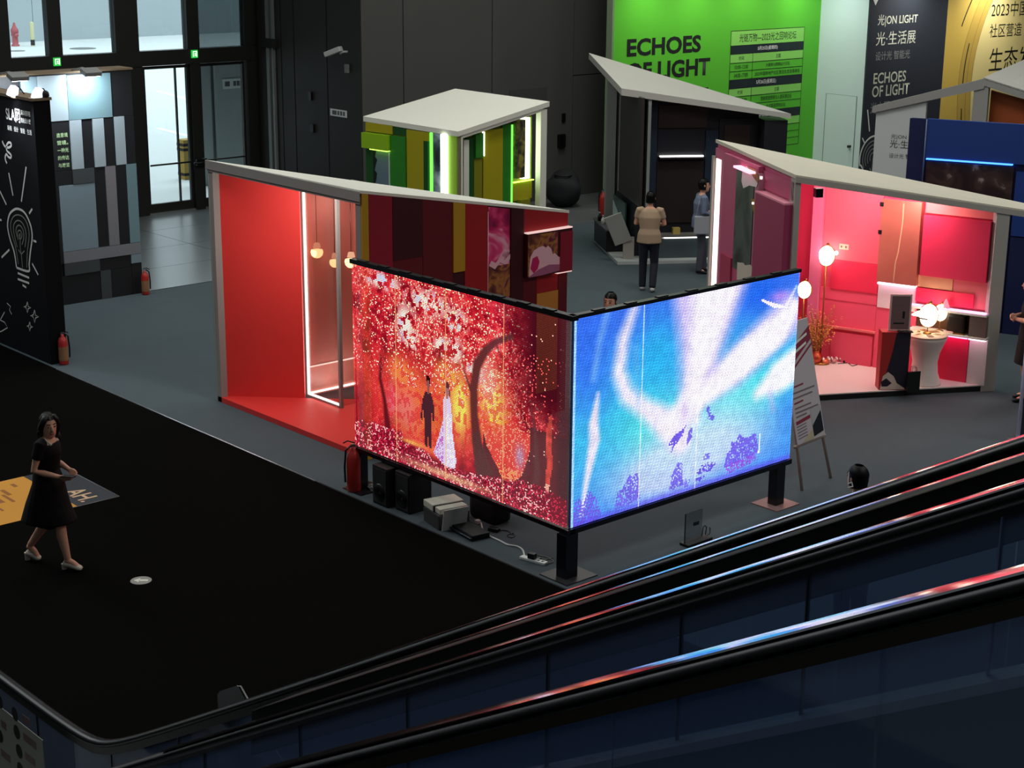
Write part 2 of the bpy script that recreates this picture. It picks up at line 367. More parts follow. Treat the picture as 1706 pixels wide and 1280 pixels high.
# vestibule behind the right hand door
vs = thing('wall_vestibule', 'grey partition seen through the right glass door', 'wall', kind='structure')
M_vest = mat('grey_partition', (170, 178, 178), 0.7, 0, 0.3, 0.03, 1.0)
box('partition', (21.05, 35.2, -0.03), (26.5, 35.4, 3.3), mat('dark_partition', (120, 126, 126), 0.7), vs)
box('partition', (21.1, 35.12, -0.03), (21.5, 35.2, 3.3), M_vest, vs)
box('door_leaf', (21.6, 35.08, -0.03), (22.55, 35.16, 3.0), M_vest, vs)
box('partition', (22.62, 35.12, -0.03), (26.4, 35.2, 3.3), M_vest, vs)
box('door_handle', (22.35, 35.0, 0.98), (22.47, 35.08, 1.02), M_chrome, vs)
sg = thing('door_sign', 'small white sign on the grey vestibule door', 'sign', (22.1, 35.07, 2.42))
box('plate', (-0.3, -0.01, -0.12), (0.3, 0.0, 0.12), mat('sign_white', (225, 228, 226), 0.6), sg)
for x in (-0.24, 0.0, 0.1, 0.2): box('print', (x, -0.012, -0.06), (x + 0.08 if x > -0.1 else x + 0.14, -0.0105, 0.06), mat('grey_print', (90, 94, 92), 0.7), sg)
# green exit signs on the transom
M_exit = emit('exit_green', (40, 190, 70), 1.1); M_exitw = emit('exit_white', (220, 255, 220), 1.4)
for k, (px, py) in enumerate(((95, 103), (324, 90))):
    p = PY(px, py, YG - 0.16)
    e = thing('exit_sign', ['green exit sign above the striped black wall', 'green exit sign between the two glass doors'][k], 'sign', tuple(p), group='exit signs on the glass front')
    box('lamp_box', (-0.075, -0.02, -0.085), (0.075, 0.03, 0.085), M_exit, e)
    fr = Frame((0, -0.021), (1, 0), (0, -1))
    flat('door_symbol', fr, [(0.03, -0.06), (0.055, -0.06), (0.055, 0.065), (-0.055, 0.065), (-0.055, -0.06), (-0.035, -0.06), (-0.035, 0.045), (0.03, 0.045)], 0.001, M_exitw, e)
    flat('running_figure', fr, [(-0.01, -0.055), (0.0, -0.02), (0.018, -0.05), (0.028, -0.045), (0.012, 0.0), (0.025, 0.005), (0.022, 0.016), (0.0, 0.03), (-0.02, 0.012), (-0.012, 0.006), (-0.008, -0.01), (-0.022, -0.05)], 0.0012, M_exitw, e)

# ------------------------------------------------------------------ dark back walls
XR = 20.95; YB = 28.25
wr = thing('wall_return', 'near black wall panels with a service door and camera', 'wall', kind='structure')
box('core', (XR + 0.03, YB + 0.03, 0), (XR + 0.4, YG, 21.0), M_joint, wr)
for (a, b) in ((28.25, 29.46), (29.48, 30.7), (30.72, 31.2), (31.22, 32.15)):
    box('wall_panel', (XR, a + 0.01, 0.0), (XR + 0.03, b - 0.005, 21.0), M_darkwall2, wr)
for (y, w) in ((31.45, 0.07), (31.62, 0.11)):
    box('pilaster', (XR - 0.06, y, 0), (XR, y + w, 21.0), mat('grey_pilaster', (110, 116, 114), 0.5), wr)
box('pilaster_band', (XR - 0.08, 31.3, 3.55), (XR, 31.9, 3.75), M_frame, wr)
for (y, z) in ((30.1, 2.6), (30.05, 1.9)):
    box('lock_box', (XR - 0.05, y - 0.06, z - 0.09), (XR, y + 0.06, z + 0.09), M_gloss_black, wr)
wb = thing('wall_back', 'charcoal panelled rear wall of the hall', 'wall', kind='structure')
box('core', (XR + 0.03, YB + 0.03, 0), (44, YB + 0.4, 21.0), M_joint, wb)
xs = [20.95, 22.07, 24.58, 27.1, 29.7, 32.2]
for a, b in zip(xs, xs[1:]):
    box('wall_panel', (a + 0.012, YB, 0.0), (b - 0.012, YB + 0.03, 2.83 if a > 27 else 21.0), M_darkwall, wb)
    if a > 27: box('wall_panel', (a + 0.012, YB, 2.85), (b - 0.012, YB + 0.03, 21.0), M_darkwall, wb)
box('access_panel', (25.1, YB - 0.015, 1.9), (26.25, YB, 2.62), mat('charcoal_hatch', (66, 66, 65), 0.6), wb)
box('socket_box', (26.62, YB - 0.08, 1.2), (26.82, YB, 1.5), M_gloss_black, wb)
box('switch_plate', (26.75, YB - 0.03, 1.78), (26.85, YB, 1.98), M_gloss_black, wb)
wt = thing('wall_right', 'charcoal panelled side wall far to the right', 'wall', kind='structure')
box('core', (46.03, -6, 0), (46.4, 28.6, 21.0), M_joint, wt)
for k in range(13): box('wall_panel', (46.0, -6 + k * 2.66 + 0.012, 0), (46.03, -6 + k * 2.66 + 2.648, 21.0), M_darkwall, wt)
# sign on the return wall
sg = thing('wall_sign', 'small white door sign on the black wall', 'sign', (XR - 0.005, 29.08, 2.32))
box('plate', (-0.012, -0.3, -0.075), (0.0, 0.3, 0.075), mat('sign_white', (225, 228, 226), 0.6), sg)
for y in (0.12, -0.04, -0.14, -0.24): box('print', (-0.0145, y - (0.0 if y < 0.1 else 0.06), -0.045), (-0.0125, y + (0.07 if y < 0.1 else 0.1), 0.045), mat('grey_print', (90, 94, 92), 0.7), sg)
# surveillance camera
sc_ = thing('security_camera', 'white bullet camera on the black wall', 'camera', (XR - 0.005, 28.72, 3.62))
M_camw = mat('camera_white', (205, 208, 205), 0.4)
tube('arm', [(0, 0, 0.02), (-0.12, 0.02, 0.02), (-0.16, 0.06, -0.02)], 0.025, M_camw, sc_)
bm = bmesh.new(); bmbox(bm, (-0.07, -0.2, -0.05), (0.07, 0.22, 0.06), 0.02, Matrix.Translation((-0.24, 0.16, 0.02)) @ Matrix.Rotation(math.radians(20), 4, 'Z') @ Matrix.Rotation(math.radians(-20), 4, 'X'))
frombm('housing', bm, M_camw, sc_)
bm = bmesh.new(); bmbox(bm, (-0.055, 0.2, -0.04), (0.055, 0.23, 0.04), 0.01, Matrix.Translation((-0.24, 0.16, 0.02)) @ Matrix.Rotation(math.radians(20), 4, 'Z') @ Matrix.Rotation(math.radians(-20), 4, 'X'))
frombm('lens', bm, M_gloss_black, sc_)
box('junction_box', (-0.06, -0.06, -0.42), (0, 0.05, -0.24), mat('grey_plastic', (120, 122, 120), 0.6), sc_, 0.008)

# ------------------------------------------------------------------ printed walls at the back right
YGW = 26.5
gw = thing('display_wall', 'bright green printed wall with forum timetable and bold slogan', 'display wall', (30.3, YGW, 0))
M_green = mat('green_print_wall', (92, 192, 50), 0.6, 0, 0.3, 0.02, 1.0)
M_lgreen = mat('light_green_print', (140, 214, 96), 0.6)
M_navyp = mat('ink_navy', (22, 34, 40), 0.6)
fg = Frame((-3.6, 0), (1, 0), (0, -1), (30.3, YGW))
box('panel', (-3.65, 0, 0), (3.7, 0.18, 8.0), M_green, gw)
box('side_edge', (-3.70, 0, 0), (-3.65, 0.18, 8.0), mat('edge_grey', (120, 140, 110), 0.6), gw)
def gU(x): return x - 26.7
text('slogan_line', 'ECHOES', fg, gU(27.08), 3.38, 0.40, M_blk_print, gw, 0.004, 2.48, bold=0.034)
text('slogan_line', 'OF LIGHT', fg, gU(27.08), 2.83, 0.41, M_blk_print, gw, 0.004, 2.83, bold=0.034)
text('slogan_line', '光之回响论坛', fg, gU(27.08), 2.14, 0.44, M_blk_print, gw, 0.004, 2.83, bold=0.008)
tx0, tx1 = gU(30.62), gU(33.38)
tsp = gU(31.45)
rows = [(3.82, 3.47, 'L', ['光链万物—2023光之回响论坛'], 0.20), (3.47, 3.27, 'B', ['5月25日(星期四)'], 0.11), (3.27, 3.06, 'L', ['时间', '主题'], 0.10),
        (3.06, 2.86, 'G', ['10:00-12:00', '大健康与照明设计论坛'], 0.09), (2.86, 2.66, 'G', ['14:00-17:00', '2023中国房地产社区营造生态发展峰会'], 0.10), (2.66, 2.45, 'B', ['5月26日(星期五)'], 0.12), (2.45, 2.25, 'L', ['时间', '主题'], 0.10),
        (2.25, 2.05, 'G', ['10:00-12:00', '智能家居照明与人居环境论坛'], 0.11), (2.05, 1.85, 'G', ['14:00-17:00', '中式家居照明论坛'], 0.10), (1.85, 1.65, 'B', ['5月27日(星期六)'], 0.11), (1.65, 1.45, 'L', ['时间', '主题'], 0.1),
        (1.45, 1.27, 'G', ['', ''], 0.1), (1.27, 1.1, 'G', ['10:00-12:00', '光之回响论坛'], 0.1), (1.1, 0.92, 'G', ['', ''], 0.1)]
lines = []
for (z1, z0, kd, tx, hh) in rows:
    if kd != 'G': wbox('table_row', fg, tx0, tx1, z0, z1, 0.0005, 0.003, M_lgreen if kd == 'L' else M_navyp, gw)
    lines.append([(tx0, z0), (tx1, z0)])
    ink = M_wht_print if kd == 'B' else M_blk_print
    if len(tx) == 1:
        text('table_text', tx[0], fg, (tx0 + tx1) / 2, (z0 + z1) / 2 - hh / 2, hh, ink, gw, 0.0045, 2.15 if hh > 0.15 else 0.75, 'CENTER', 0.006)
    else:
        lines.append([(tsp, z0), (tsp, z1)])
        for cx, s, wd in (((tx0 + tsp) / 2, tx[0], 0.5), ((tsp + tx1) / 2, tx[1], 0.09 * len(tx[1]) + 0.02)):
            if s: text('table_text', s, fg, cx, (z0 + z1) / 2 - hh / 2, hh, ink, gw, 0.0045, 0.18 if s in ('时间', '主题') else wd, 'CENTER', 0.004)
lines += [[(tx0, 3.82), (tx1, 3.82)], [(tx0, 3.82), (tx0, 0.92)], [(tx1, 3.82), (tx1, 0.92)]]
ribbon('table_rule', fg, lines, 0.014, 0.005, M_blk_print, gw, px=False)

ww = thing('partition_wall', 'pale white partition wall with a flush white door', 'wall', (34.0, 25.75, 0))
M_palew = mat('pale_partition', (206, 220, 220), 0.6, 0, 0.3, 0.02, 1.0)
box('panel', (0, -0.705, 0), (0.15, 0.75, 8.0), M_palew, ww)
dl = box('door_leaf', (-0.012, -0.53, 0.02), (0, 0.42, 2.17), M_palew, ww)
fw = Frame((0, 0.75), (0, -1), (-1, 0), (34.0, 25.75))
ribbon('door_gap', fw, [[(0.33, 0.02), (0.33, 2.17), (1.28, 2.17), (1.28, 0.02)]], 0.02, 0.0135, mat('gap_grey', (110, 120, 122), 0.8), ww, px=False)
kb = lathe('knob', [(0, 0), (0.035, 0.0), (0.02, 0.03), (0.03, 0.06), (0.04, 0.08), (0.02, 0.1), (0, 0.1)], mat('dark_knob', (60, 66, 66), 0.3, 0.8), ww, seg=12, rot=(0, -math.pi / 2, 0), loc=(-0.012, -0.42, 0.92))

YD = 25.0
db = thing('display_wall', 'dark charcoal printed wall with pale lettering and a light bulb drawing', 'display wall', (35.65, YD, 0))
M_dboard = mat('charcoal_print', (48, 52, 60), 0.6, 0, 0.3, 0.03, 1.0)
box('panel', (-1.65, 0, 0), (1.65, 0.04, 8.0), M_dboard, db)
fd = Frame((-1.65, 0), (1, 0), (0, -1), (35.65, YD))
M_pale = mat('pale_print', (205, 206, 186), 0.7); M_palegrey = mat('grey_pale_print', (140, 142, 138), 0.7)
text('title_text', '光|ON LIGHT', fd, 0.34, 3.86, 0.30, M_pale, db, 0.004, 1.66, bold=0.008)
text('title_text', '光·生活展', fd, 0.32, 3.40, 0.34, M_pale, db, 0.004, 1.66, bold=0.004)
text('subtitle_text', '设计光 智能光', fd, 0.34, 3.04, 0.22, M_palegrey, db, 0.004, 1.44)
text('slogan_text', 'ECHOES', fd, 0.32, 2.47, 0.27, M_pale, db, 0.004, 1.36, bold=0.012)
text('slogan_text', 'OF LIGHT', fd, 0.30, 2.14, 0.28, M_pale, db, 0.004, 1.56, bold=0.012)
text('slogan_text', '光之回响论坛', fd, 0.27, 1.74, 0.28, M_palegrey, db, 0.004, 1.62)
def bulb_lines(cx, cz, s):
    """light bulb drawing: outline with nested arcs, a stem and rays"""
    L = []
    def arc(r, a0, a1, zz=0.0): return [(cx + r * s * math.cos(math.radians(a)), cz + zz * s + r * s * math.sin(math.radians(a))) for a in np.linspace(a0, a1, 18)]
    L.append([(cx - 0.42 * s, cz - 1.15 * s), (cx - 0.55 * s, cz - 0.75 * s), (cx - 0.85 * s, cz - 0.3 * s)] + arc(1.0, 195, -15)[::1] + [(cx + 0.85 * s, cz - 0.3 * s), (cx + 0.55 * s, cz - 0.75 * s), (cx + 0.42 * s, cz - 1.15 * s), (cx - 0.42 * s, cz - 1.15 * s)])
    return L
def nested(cx, cz, s):
    L = []
    for r in (0.78, 0.6, 0.42, 0.24):
        L.append([(cx - r * 0.85 * s, cz - r * 0.55 * s)] + [(cx + r * s * math.cos(math.radians(a)), cz + r * s * math.sin(math.radians(a))) for a in np.linspace(190, -10, 16)] + [(cx + r * 0.85 * s, cz - r * 0.55 * s)])
    L += [[(cx, cz - 1.1 * s), (cx, cz)], [(cx, cz - 0.75 * s), (cx - 0.2 * s, cz - 0.45 * s)], [(cx, cz - 0.75 * s), (cx + 0.2 * s, cz - 0.45 * s)]]
    return L
ribbon('bulb_outline', fd, bulb_lines(0.52, 0.62, 0.55), 0.045, 0.004, M_wht_print, db, px=False)
ribbon('bulb_arcs', fd, nested(0.52, 0.62, 0.55), 0.03, 0.004, M_palegrey, db, px=False)
ribbon('ray_stroke', fd, [[(0.16, 1.85), (0.30, 1.3)], [(0.72, 1.75), (0.62, 1.35)], [(0.02, 1.16), (0.13, 1.02)]], 0.04, 0.004, M_wht_print, db, px=False)
for (x, z, r) in ((0.2, 4.55, 0.12), (0.38, 4.72, 0.07)):
    flat('star_mark', fd, [(x, z - r * 1.4), (x + r, z), (x, z + r * 1.4), (x - r, z)], 0.004, M_wht_print, db)

yb_ = thing('display_wall', 'cream and yellow printed wall with curved lines and black lettering', 'display wall', (40.6, YD, 0))
M_cream = mat('cream_print', (246, 224, 150), 0.6, 0, 0.3, 0.02, 1.0); M_ylw = mat('mustard_print', (224, 188, 88), 0.6); M_ylw2 = mat('amber_print', (206, 170, 80), 0.6)
box('panel', (-3.3, 0.0, 0), (3.4, 0.15, 8.0), M_cream, yb_)
fy = Frame((-3.3, 0), (1, 0), (0, -1), (40.6, YD))
def band(xa, xb, w, m, nm):
    zs = np.linspace(0.2, 5.6, 24); L = [(xa(z), z) for z in zs] + [(xb(z), z) for z in zs[::-1]]
    flat(nm, fy, L, w, m, yb_)
cur = lambda o: (lambda z: o + 0.16 * (z - 2.3) ** 2 * (1 if z > 2.3 else 0.4))
band(lambda z: 0.0, cur(0.75), 0.002, M_ylw, 'colour_band'); band(cur(0.75), cur(1.35), 0.002, M_ylw2, 'colour_band')
ribbon('contour_line', fy, [[(cur(o)(z), z) for z in np.linspace(0.2, 5.6, 24)] for o in (0.75, 1.12, 1.35)], 0.014, 0.004, mat('brown_line', (150, 122, 56), 0.7), yb_, px=False)
ribbon('bold_line', fy, [[(cur(0.95)(z), z) for z in np.linspace(2.2, 3.3, 10)], [(cur(0.35)(z), z) for z in np.linspace(3.75, 5.2, 10)], [(cur(0.95)(z), z) for z in np.linspace(0.4, 1.6, 10)]], 0.04, 0.005, M_blk_print, yb_, px=False)
text('title_text', '2023中国房地产', fy, 2.02, 3.93, 0.40, M_blk_print, yb_, 0.004, 3.1)
text('title_text', '社区营造', fy, 2.02, 3.40, 0.36, M_blk_print, yb_, 0.004, 1.55)
text('title_text', '生态发展', fy, 2.12, 2.5, 0.62, M_blk_print, yb_, 0.004, 2.8)
# spotlights on arms over the printed walls (just above the picture)
for k, (x, y) in enumerate(((27.6, YGW), (29.3, YGW), (31.0, YGW), (32.7, YGW), (35.6, YD), (39.0, YD))):
    s = thing('arm_spotlight', ['arm spotlight above the start of the green wall', 'arm spotlight above the green wall, second from its left end', 'arm spotlight above the timetable on the green wall', 'arm spotlight at the right end of the green wall', 'arm spotlight above the charcoal printed wall', 'arm spotlight above the cream printed wall'][k], 'lamp', (x, y, 5.35), group='arm spotlights on the printed walls')
    tube('arm', [(0, 0, 0.1), (0, -0.1, 0.16), (0, -0.75, 0.12)], 0.015, M_matt_black, s)
    lathe('lamp_head', [(0.03, 0.16), (0.09, 0.1), (0.11, -0.02), (0.1, -0.02), (0.0, 0.02)], M_matt_black, s, (0, -0.78, 0), 14)
    lathe('lamp_lens', [(0, 0.0), (0.095, 0.0), (0.0, 0.004)], emit('spot_lens', (255, 255, 240), 20), s, (0, -0.78, -0.015), 14)
    spot_light('arm_spot', (x, y - 0.95, 5.3), (x, y - 0.2, 2.0), (88 if k < 4 else 300), (1, 1, 0.94), 150, 1.0)
spot_light('arm_spot', (32.9, 25.6, 5.6), (34.0, 25.75, 1.5), 90, (0.85, 1, 1), 120, 1.0)
# ------------------------------------------------------------------ striped mosaic wall at the left
YM = 25.4
mw = thing('mosaic_wall', 'black wall panelled with grey and silver rectangles, floodlights on top', 'display wall', (12.6, YM, 0))
M_mblk = mat('mosaic_black', (20, 22, 26), 0.6); M_msil = mat('mosaic_silver', (168, 184, 192), 0.45, 0.15, 0.4, 0.04, 2.0); M_mgrey = mat('mosaic_blue_grey', (120, 140, 150), 0.5, 0, 0.4, 0.05, 2.0)
M_mteal = mat('mosaic_teal', (110, 140, 148), 0.5, 0, 0.4, 0.05, 2.0); M_msteel = mat('mosaic_steel', (170, 172, 178), 0.32, 0.7, 0.5, 0.06, 1.0, 0, (1, 1, 6)); M_mdk = mat('mosaic_dark_grey', (62, 68, 70), 0.6)
fm = Frame((-2.6, 0), (1, 0), (0, -1), (12.6, YM))
box('panel_core', (-2.6, 0.02, 0), (1.4, 0.42, 3.87), M_mblk, mw)
box('top_board', (-2.6, -0.03, 3.87), (1.42, 0.44, 3.9), mat('raw_plywood', (120, 104, 84), 0.8, 0, 0.2, 0.1, 6), mw)
def mU(x): return x - 10.0
grid = [(12.0, 12.28, 3.1, 3.85, M_mgrey), (12.28, 12.8, 3.1, 3.85, M_msil), (12.8, 13.6, 3.1, 3.84, M_mteal), (13.6, 14.0, 3.1, 3.86, M_mblk),
        (12.0, 12.8, 2.28, 3.1, M_mblk), (12.8, 13.02, 2.28, 3.1, M_msil), (13.02, 13.22, 2.28, 3.1, M_mblk), (13.22, 13.43, 2.28, 3.1, M_msil), (13.43, 13.62, 2.28, 3.1, M_mblk), (13.62, 13.82, 2.28, 3.1, M_msil), (13.82, 14.0, 2.28, 3.1, M_mblk),
        (12.8, 13.2, 2.03, 2.28, M_mdk), (12.54, 13.2, 0.91, 2.03, M_mgrey), (12.0, 12.8, 2.03, 2.28, M_mblk), (12.0, 12.54, 0.71, 2.03, M_mblk), (13.2, 13.4, 0.91, 2.28, M_mblk), (13.4, 13.6, 0.91, 2.28, M_msteel), (13.6, 13.8, 0.91, 2.28, M_mblk), (13.8, 14.0, 0.91, 2.28, M_mteal),
        (12.54, 14.0, 0.71, 0.91, M_msteel), (12.54, 13.2, 0.5, 0.71, M_mdk), (13.2, 13.8, 0.5, 0.71, M_mblk), (13.8, 14.0, 0.55, 0.71, M_mgrey), (13.8, 14.0, 0.0, 0.55, M_mblk), (13.2, 13.4, 0.0, 0.5, M_mdk), (12.0, 13.2, 0.0, 0.5, M_mblk), (13.4, 13.8, 0.0, 0.5, M_mblk)]
for k, (a, b, z0, z1, m) in enumerate(grid):
    wbox('wall_tile', fm, mU(a) + 0.003, mU(b) - 0.003, z0 + 0.003, z1 - 0.003, -0.02, 0.004 + 0.012 * (m is not M_mblk) + 0.004 * (k % 3), m, mw)
M_pgreen = mat('pale_green_print', (190, 225, 170), 0.7)
for k, s in enumerate(('造意境', '营境。', '一种光', '的传达', '与展览')):
    text('wall_text', s, fm, mU(12.56) - 0.02 * 0, 2.83 - 0.125 * k, 0.075, M_pgreen, mw, 0.014, 0.2, bold=0.01)
M_floodw = emit('flood_face', (235, 245, 255), 14); M_fh = mat('flood_housing', (150, 152, 150), 0.5, 0.3)
for k, (px, py) in enumerate(((30, 130), (152, 126))):
    p = PY(px, py, YM - 0.35)
    f = thing('floodlight', ['grey floodlight on the mosaic wall, above the black tower', 'grey floodlight on the mosaic wall beside the glass door'][k], 'lamp', (p[0], YM - 0.35, 3.9), group='floodlights on the mosaic wall')
    tube('arm', [(-0.16, 0.36, 0.015), (-0.1, 0.1, 0.07), (0, 0.0, 0.03)], 0.012, M_fh, f)
    bm = bmesh.new(); bmbox(bm, (-0.15, -0.1, -0.04), (0.15, 0.1, 0.04), 0.015, Matrix.Rotation(math.radians(20), 4, 'X')); frombm('housing', bm, M_fh, f)
    bm = bmesh.new(); bmbox(bm, (-0.13, -0.08, -0.048), (0.13, 0.08, -0.041), 0, Matrix.Rotation(math.radians(20), 4, 'X')); frombm('lamp_face', bm, M_floodw, f)
    area_light('flood_beam', (p[0], YM - 0.36, 3.84), (p[0], YM + 0.02, 2.6), 0.2, 22, (0.85, 0.94, 1.0))
# ------------------------------------------------------------------ black tower with white drawings
XT = 10.55
tw = thing('display_tower', 'black display wall with white light bulb drawing and logo', 'display wall', (XT, 22.9, 0))
M_tower = mat('tower_black', (8, 9, 13), 0.8, 0, 0.15, 0.04, 1.0)
box('panel', (0.0, -0.92, 0), (0.26, 3.2, 3.85), M_tower, tw)
box('top_board', (-0.03, -0.94, 3.85), (0.28, 3.2, 3.89), mat('raw_plywood', (120, 104, 84), 0.8, 0, 0.2, 0.1, 6), tw)
ft = Frame((0.0, 0.0), (0, -1), (-1, 0), (XT, 22.9))
text('logo_text', 'SLA网', ft, 0.03, 3.50, 0.20, M_wht_print, tw, 0.004, 0.46, bold=0.014)
for k, (s, z) in enumerate((('深圳照明', 3.62), ('智能设计展', 3.51))): text('logo_text', s, ft, 0.51, z, 0.075, M_wht_print, tw, 0.004, 0.30, bold=0.01)
for k, s in enumerate(('新锐', '设计', '智能', '生活')): text('tag_text', s, ft, 0.05 + 0.21 * k, 3.36, 0.075, M_wht_print, tw, 0.004, 0.14, bold=0.012)
ribbon('swirl_drawing', ft, [[(4, 235), (8, 243), (14, 246), (19, 243), (18, 238), (14, 238), (11, 244), (12, 251), (16, 255), (19, 259), (18, 263), (14, 261), (11, 257), (9, 262), (10, 268), (12, 272)]], 0.035, 0.004, M_wht_print, tw)
ribbon('bulb_outline', ft, [[(28, 446), (24, 420), (17, 398), (13, 376), (16, 358), (23, 350), (30, 348), (39, 352), (46, 362), (52, 378), (54, 396), (51, 420), (49, 440), (48, 452), (28, 446)]], 0.035, 0.004, M_wht_print, tw)
ribbon('bulb_arcs', ft, [[(31, 440), (26, 410), (20, 390), (18, 374), (22, 362), (30, 358), (39, 362), (46, 374), (49, 392), (46, 420), (45, 446)], [(29, 412), (24, 390), (23, 376), (28, 368), (35, 369), (41, 378), (44, 392), (42, 412)], [(31, 400), (27, 386), (29, 377), (34, 376), (39, 384), (40, 396), (37, 408)], [(30, 394), (30, 386), (34, 384), (37, 391), (35, 398), (32, 396), (33, 390)], [(38, 446), (36, 424), (34, 412)], [(36, 424), (31, 416)], [(36, 424), (41, 418)], [(34, 412), (34, 388)]], 0.018, 0.004, mat('soft_white_print', (150, 150, 140), 0.7), tw)
ribbon('ray_stroke', ft, [[(30, 455), (49, 463)], [(30, 465), (49, 472)], [(38, 475), (44, 479)], [(15, 288), (22, 326)], [(44, 278), (36, 336)], [(0, 318), (11, 341)], [(49, 356), (54, 348)], [(56, 401), (61, 403)], [(3, 429), (16, 416)], [(54, 439), (64, 458)], [(0, 366), (3, 367)]], 0.032, 0.004, M_wht_print, tw)
def star(cx, cy, r): return [(cx, cy - r * 1.5), (cx + r * 0.25, cy - r * 0.2), (cx + r, cy + r * 0.1), (cx + r * 0.25, cy + r * 0.4), (cx, cy + r * 1.5), (cx - r * 0.3, cy + r * 0.2), (cx - r, cy - r * 0.1), (cx - r * 0.3, cy - r * 0.3), (cx, cy - r * 1.5)]
ribbon('star_drawing', ft, [star(46, 512, 6), star(58, 527, 7), star(50, 544, 5), [(12, 505), (18, 511), (16, 516), (20, 524)], [(8, 520), (2, 531), (0, 533), (8, 537), (13, 546), (3, 552), (0, 553)]], 0.016, 0.004, M_wht_print, tw)
for k, (px, py) in enumerate(((8, 150), (70, 158))):
    c = PX(px, py, XT - 0.15)
    f = thing('clip_spotlight', ['bright clip lamp on the black tower near the photo edge', 'bright clip lamp on the corner of the black tower'][k], 'lamp', (XT + (0.02 if k == 0 else 0.16), max(c[1], 22.04), 3.89), group='clip lamps on the black tower')
    tube('arm', [(0.12, 0, 0.01), (0.04, 0, 0.12), (-0.04, 0.0, 0.1)], 0.01, M_matt_black, f)
    bm = bmesh.new(); bm_lathe(bm, [(0, 0.1), (0.06, 0.08), (0.08, 0), (0.075, -0.07), (0.07, -0.07), (0.06, -0.03), (0, -0.03)], 14); frombm('shade', bm, emit('lamp_glow_shell', (232, 240, 250), 1.6), f, (-0.05, 0, 0.05), (0, math.radians(25), 0), True)
    bm = bmesh.new(); bm_lathe(bm, [(0, 0), (0.066, 0), (0, 0.003)], 14); frombm('lamp_face', bm, emit('clip_face', (235, 245, 255), 30), f, (-0.08, 0, -0.008), (0, math.radians(25), 0))
    spot_light('clip_beam', (XT - 0.22, max(c[1], 22.04), 3.86), (XT + 0.05, c[1], 2.6), 40, (0.85, 0.92, 1.0), 100, 0.9)
ball('cable_clamp', (0.2, -0.9, 3.93), 0.06, M_matt_black, tw)

# ------------------------------------------------------------------ fire extinguishers
M_ext = mat('extinguisher_red', (170, 42, 36), 0.35, 0, 0.5); M_lab = mat('extinguisher_label', (140, 110, 76), 0.6)
def extinguisher(p, label, rz=0.0, s=1.0, dark=False):
    e = thing('fire_extinguisher', label, 'fire extinguisher', (p[0], p[1], 0), rz, 'fire extinguishers on the floor')
    lathe('cylinder', [(0, 0), (0.075 * s, 0), (0.082 * s, 0.02), (0.082 * s, 0.40 * s), (0.06 * s, 0.47 * s), (0.028 * s, 0.5 * s), (0.028 * s, 0.54 * s), (0, 0.54 * s)], M_ext, e, seg=16)
    bm = bmesh.new(); A = [[], []]
    for a in np.linspace(math.pi * 0.9, math.pi * 2.1, 10):
        for j, z in enumerate((0.08 * s, 0.32 * s)): A[j].append(bm.verts.new((0.0835 * s * math.cos(a), 0.0835 * s * math.sin(a), z)))
    for i in range(9): bm.faces.new((A[0][i], A[0][i + 1], A[1][i + 1], A[1][i]))
    frombm('paper_label', bm, M_lab, e)
    box('valve', (-0.025 * s, -0.02 * s, 0.53 * s), (0.025 * s, 0.02 * s, 0.57 * s), M_metal, e)
    tube('lever', [(-0.02, 0, 0.58 * s), (0.06 * s, -0.03, 0.60 * s), (0.11 * s, -0.05, 0.57 * s)], 0.008, M_gloss_black, e)
    tube('hose', [(0.02, 0.01, 0.56 * s), (0.09 * s, 0.02, 0.5 * s), (0.105 * s, 0.02, 0.3 * s), (0.10 * s, 0.02, 0.12 * s)], 0.012, M_gloss_black, e)
    return e
extinguisher(G(107, 607), 'red fire extinguisher with yellow label at the foot of the black tower', -0.6, 0.85)
extinguisher(G(243, 491), 'red fire extinguisher beside the mosaic wall', -0.6, 0.8)
extinguisher(G(1004, 362), 'red fire extinguisher in front of the charcoal rear wall', 1.6, 1.05)
extinguisher(G(590, 818), 'red fire extinguisher beside the left end of the forest screen', 2.6, 1.0)

# ------------------------------------------------------------------ RED booth (triangular)
RX, RY, RL = 11.414, 15.454, 3.345
rb = thing('exhibition_booth', 'red triangular booth with white roof and mosaic side wall', 'booth', (RX, RY, 0))
M_red = mat('booth_red', (224, 58, 54), 0.5, 0, 0.4, 0.02, 1.5); M_roof = mat('roof_white', (226, 227, 214), 0.6, 0, 0.3, 0.03, 1.0); M_gframe = mat('frame_grey', (150, 145, 141), 0.6, 0, 0.3)
M_crim = mat('panel_crimson', (142, 24, 46), 0.5); M_mar = mat('panel_maroon', (98, 20, 28), 0.5); M_dmar = mat('panel_dark_maroon', (62, 14, 22), 0.5); M_gold = mat('panel_gold', (182, 146, 34), 0.5); M_gold2 = mat('panel_ochre', (196, 130, 56), 0.5)
M_redp = mat('panel_red', (160, 28, 34), 0.5)
prism('roof', [(-0.02, -0.02), (RL + 0.02, -0.02), (-0.02, RL + 0.02)], [3.285, 2.68, 3.265], [3.32, 2.715, 3.30], M_roof, rb)
prism('platform', [(0.0, 0.0), (RL, 0.0), (0.0, RL)], 0.0, 0.07, M_red, rb)
# front portal frame (x = 0 plane, open to the aisle)
box('front_post', (0.0, RL - 0.10, 0.0), (0.14, RL + 0.02, 3.2), M_gframe, rb)
box('front_post', (0.0, 0.0, 0.0), (0.12, 0.10, 3.2), M_gframe, rb)
box('header', (-0.015, 0.0, 3.15), (0.12, RL, 3.24), M_gframe, rb)
fascia = box('fascia', (-0.03, -0.02, 3.185), (-0.02, RL + 0.02, 3.30), M_gframe, rb)
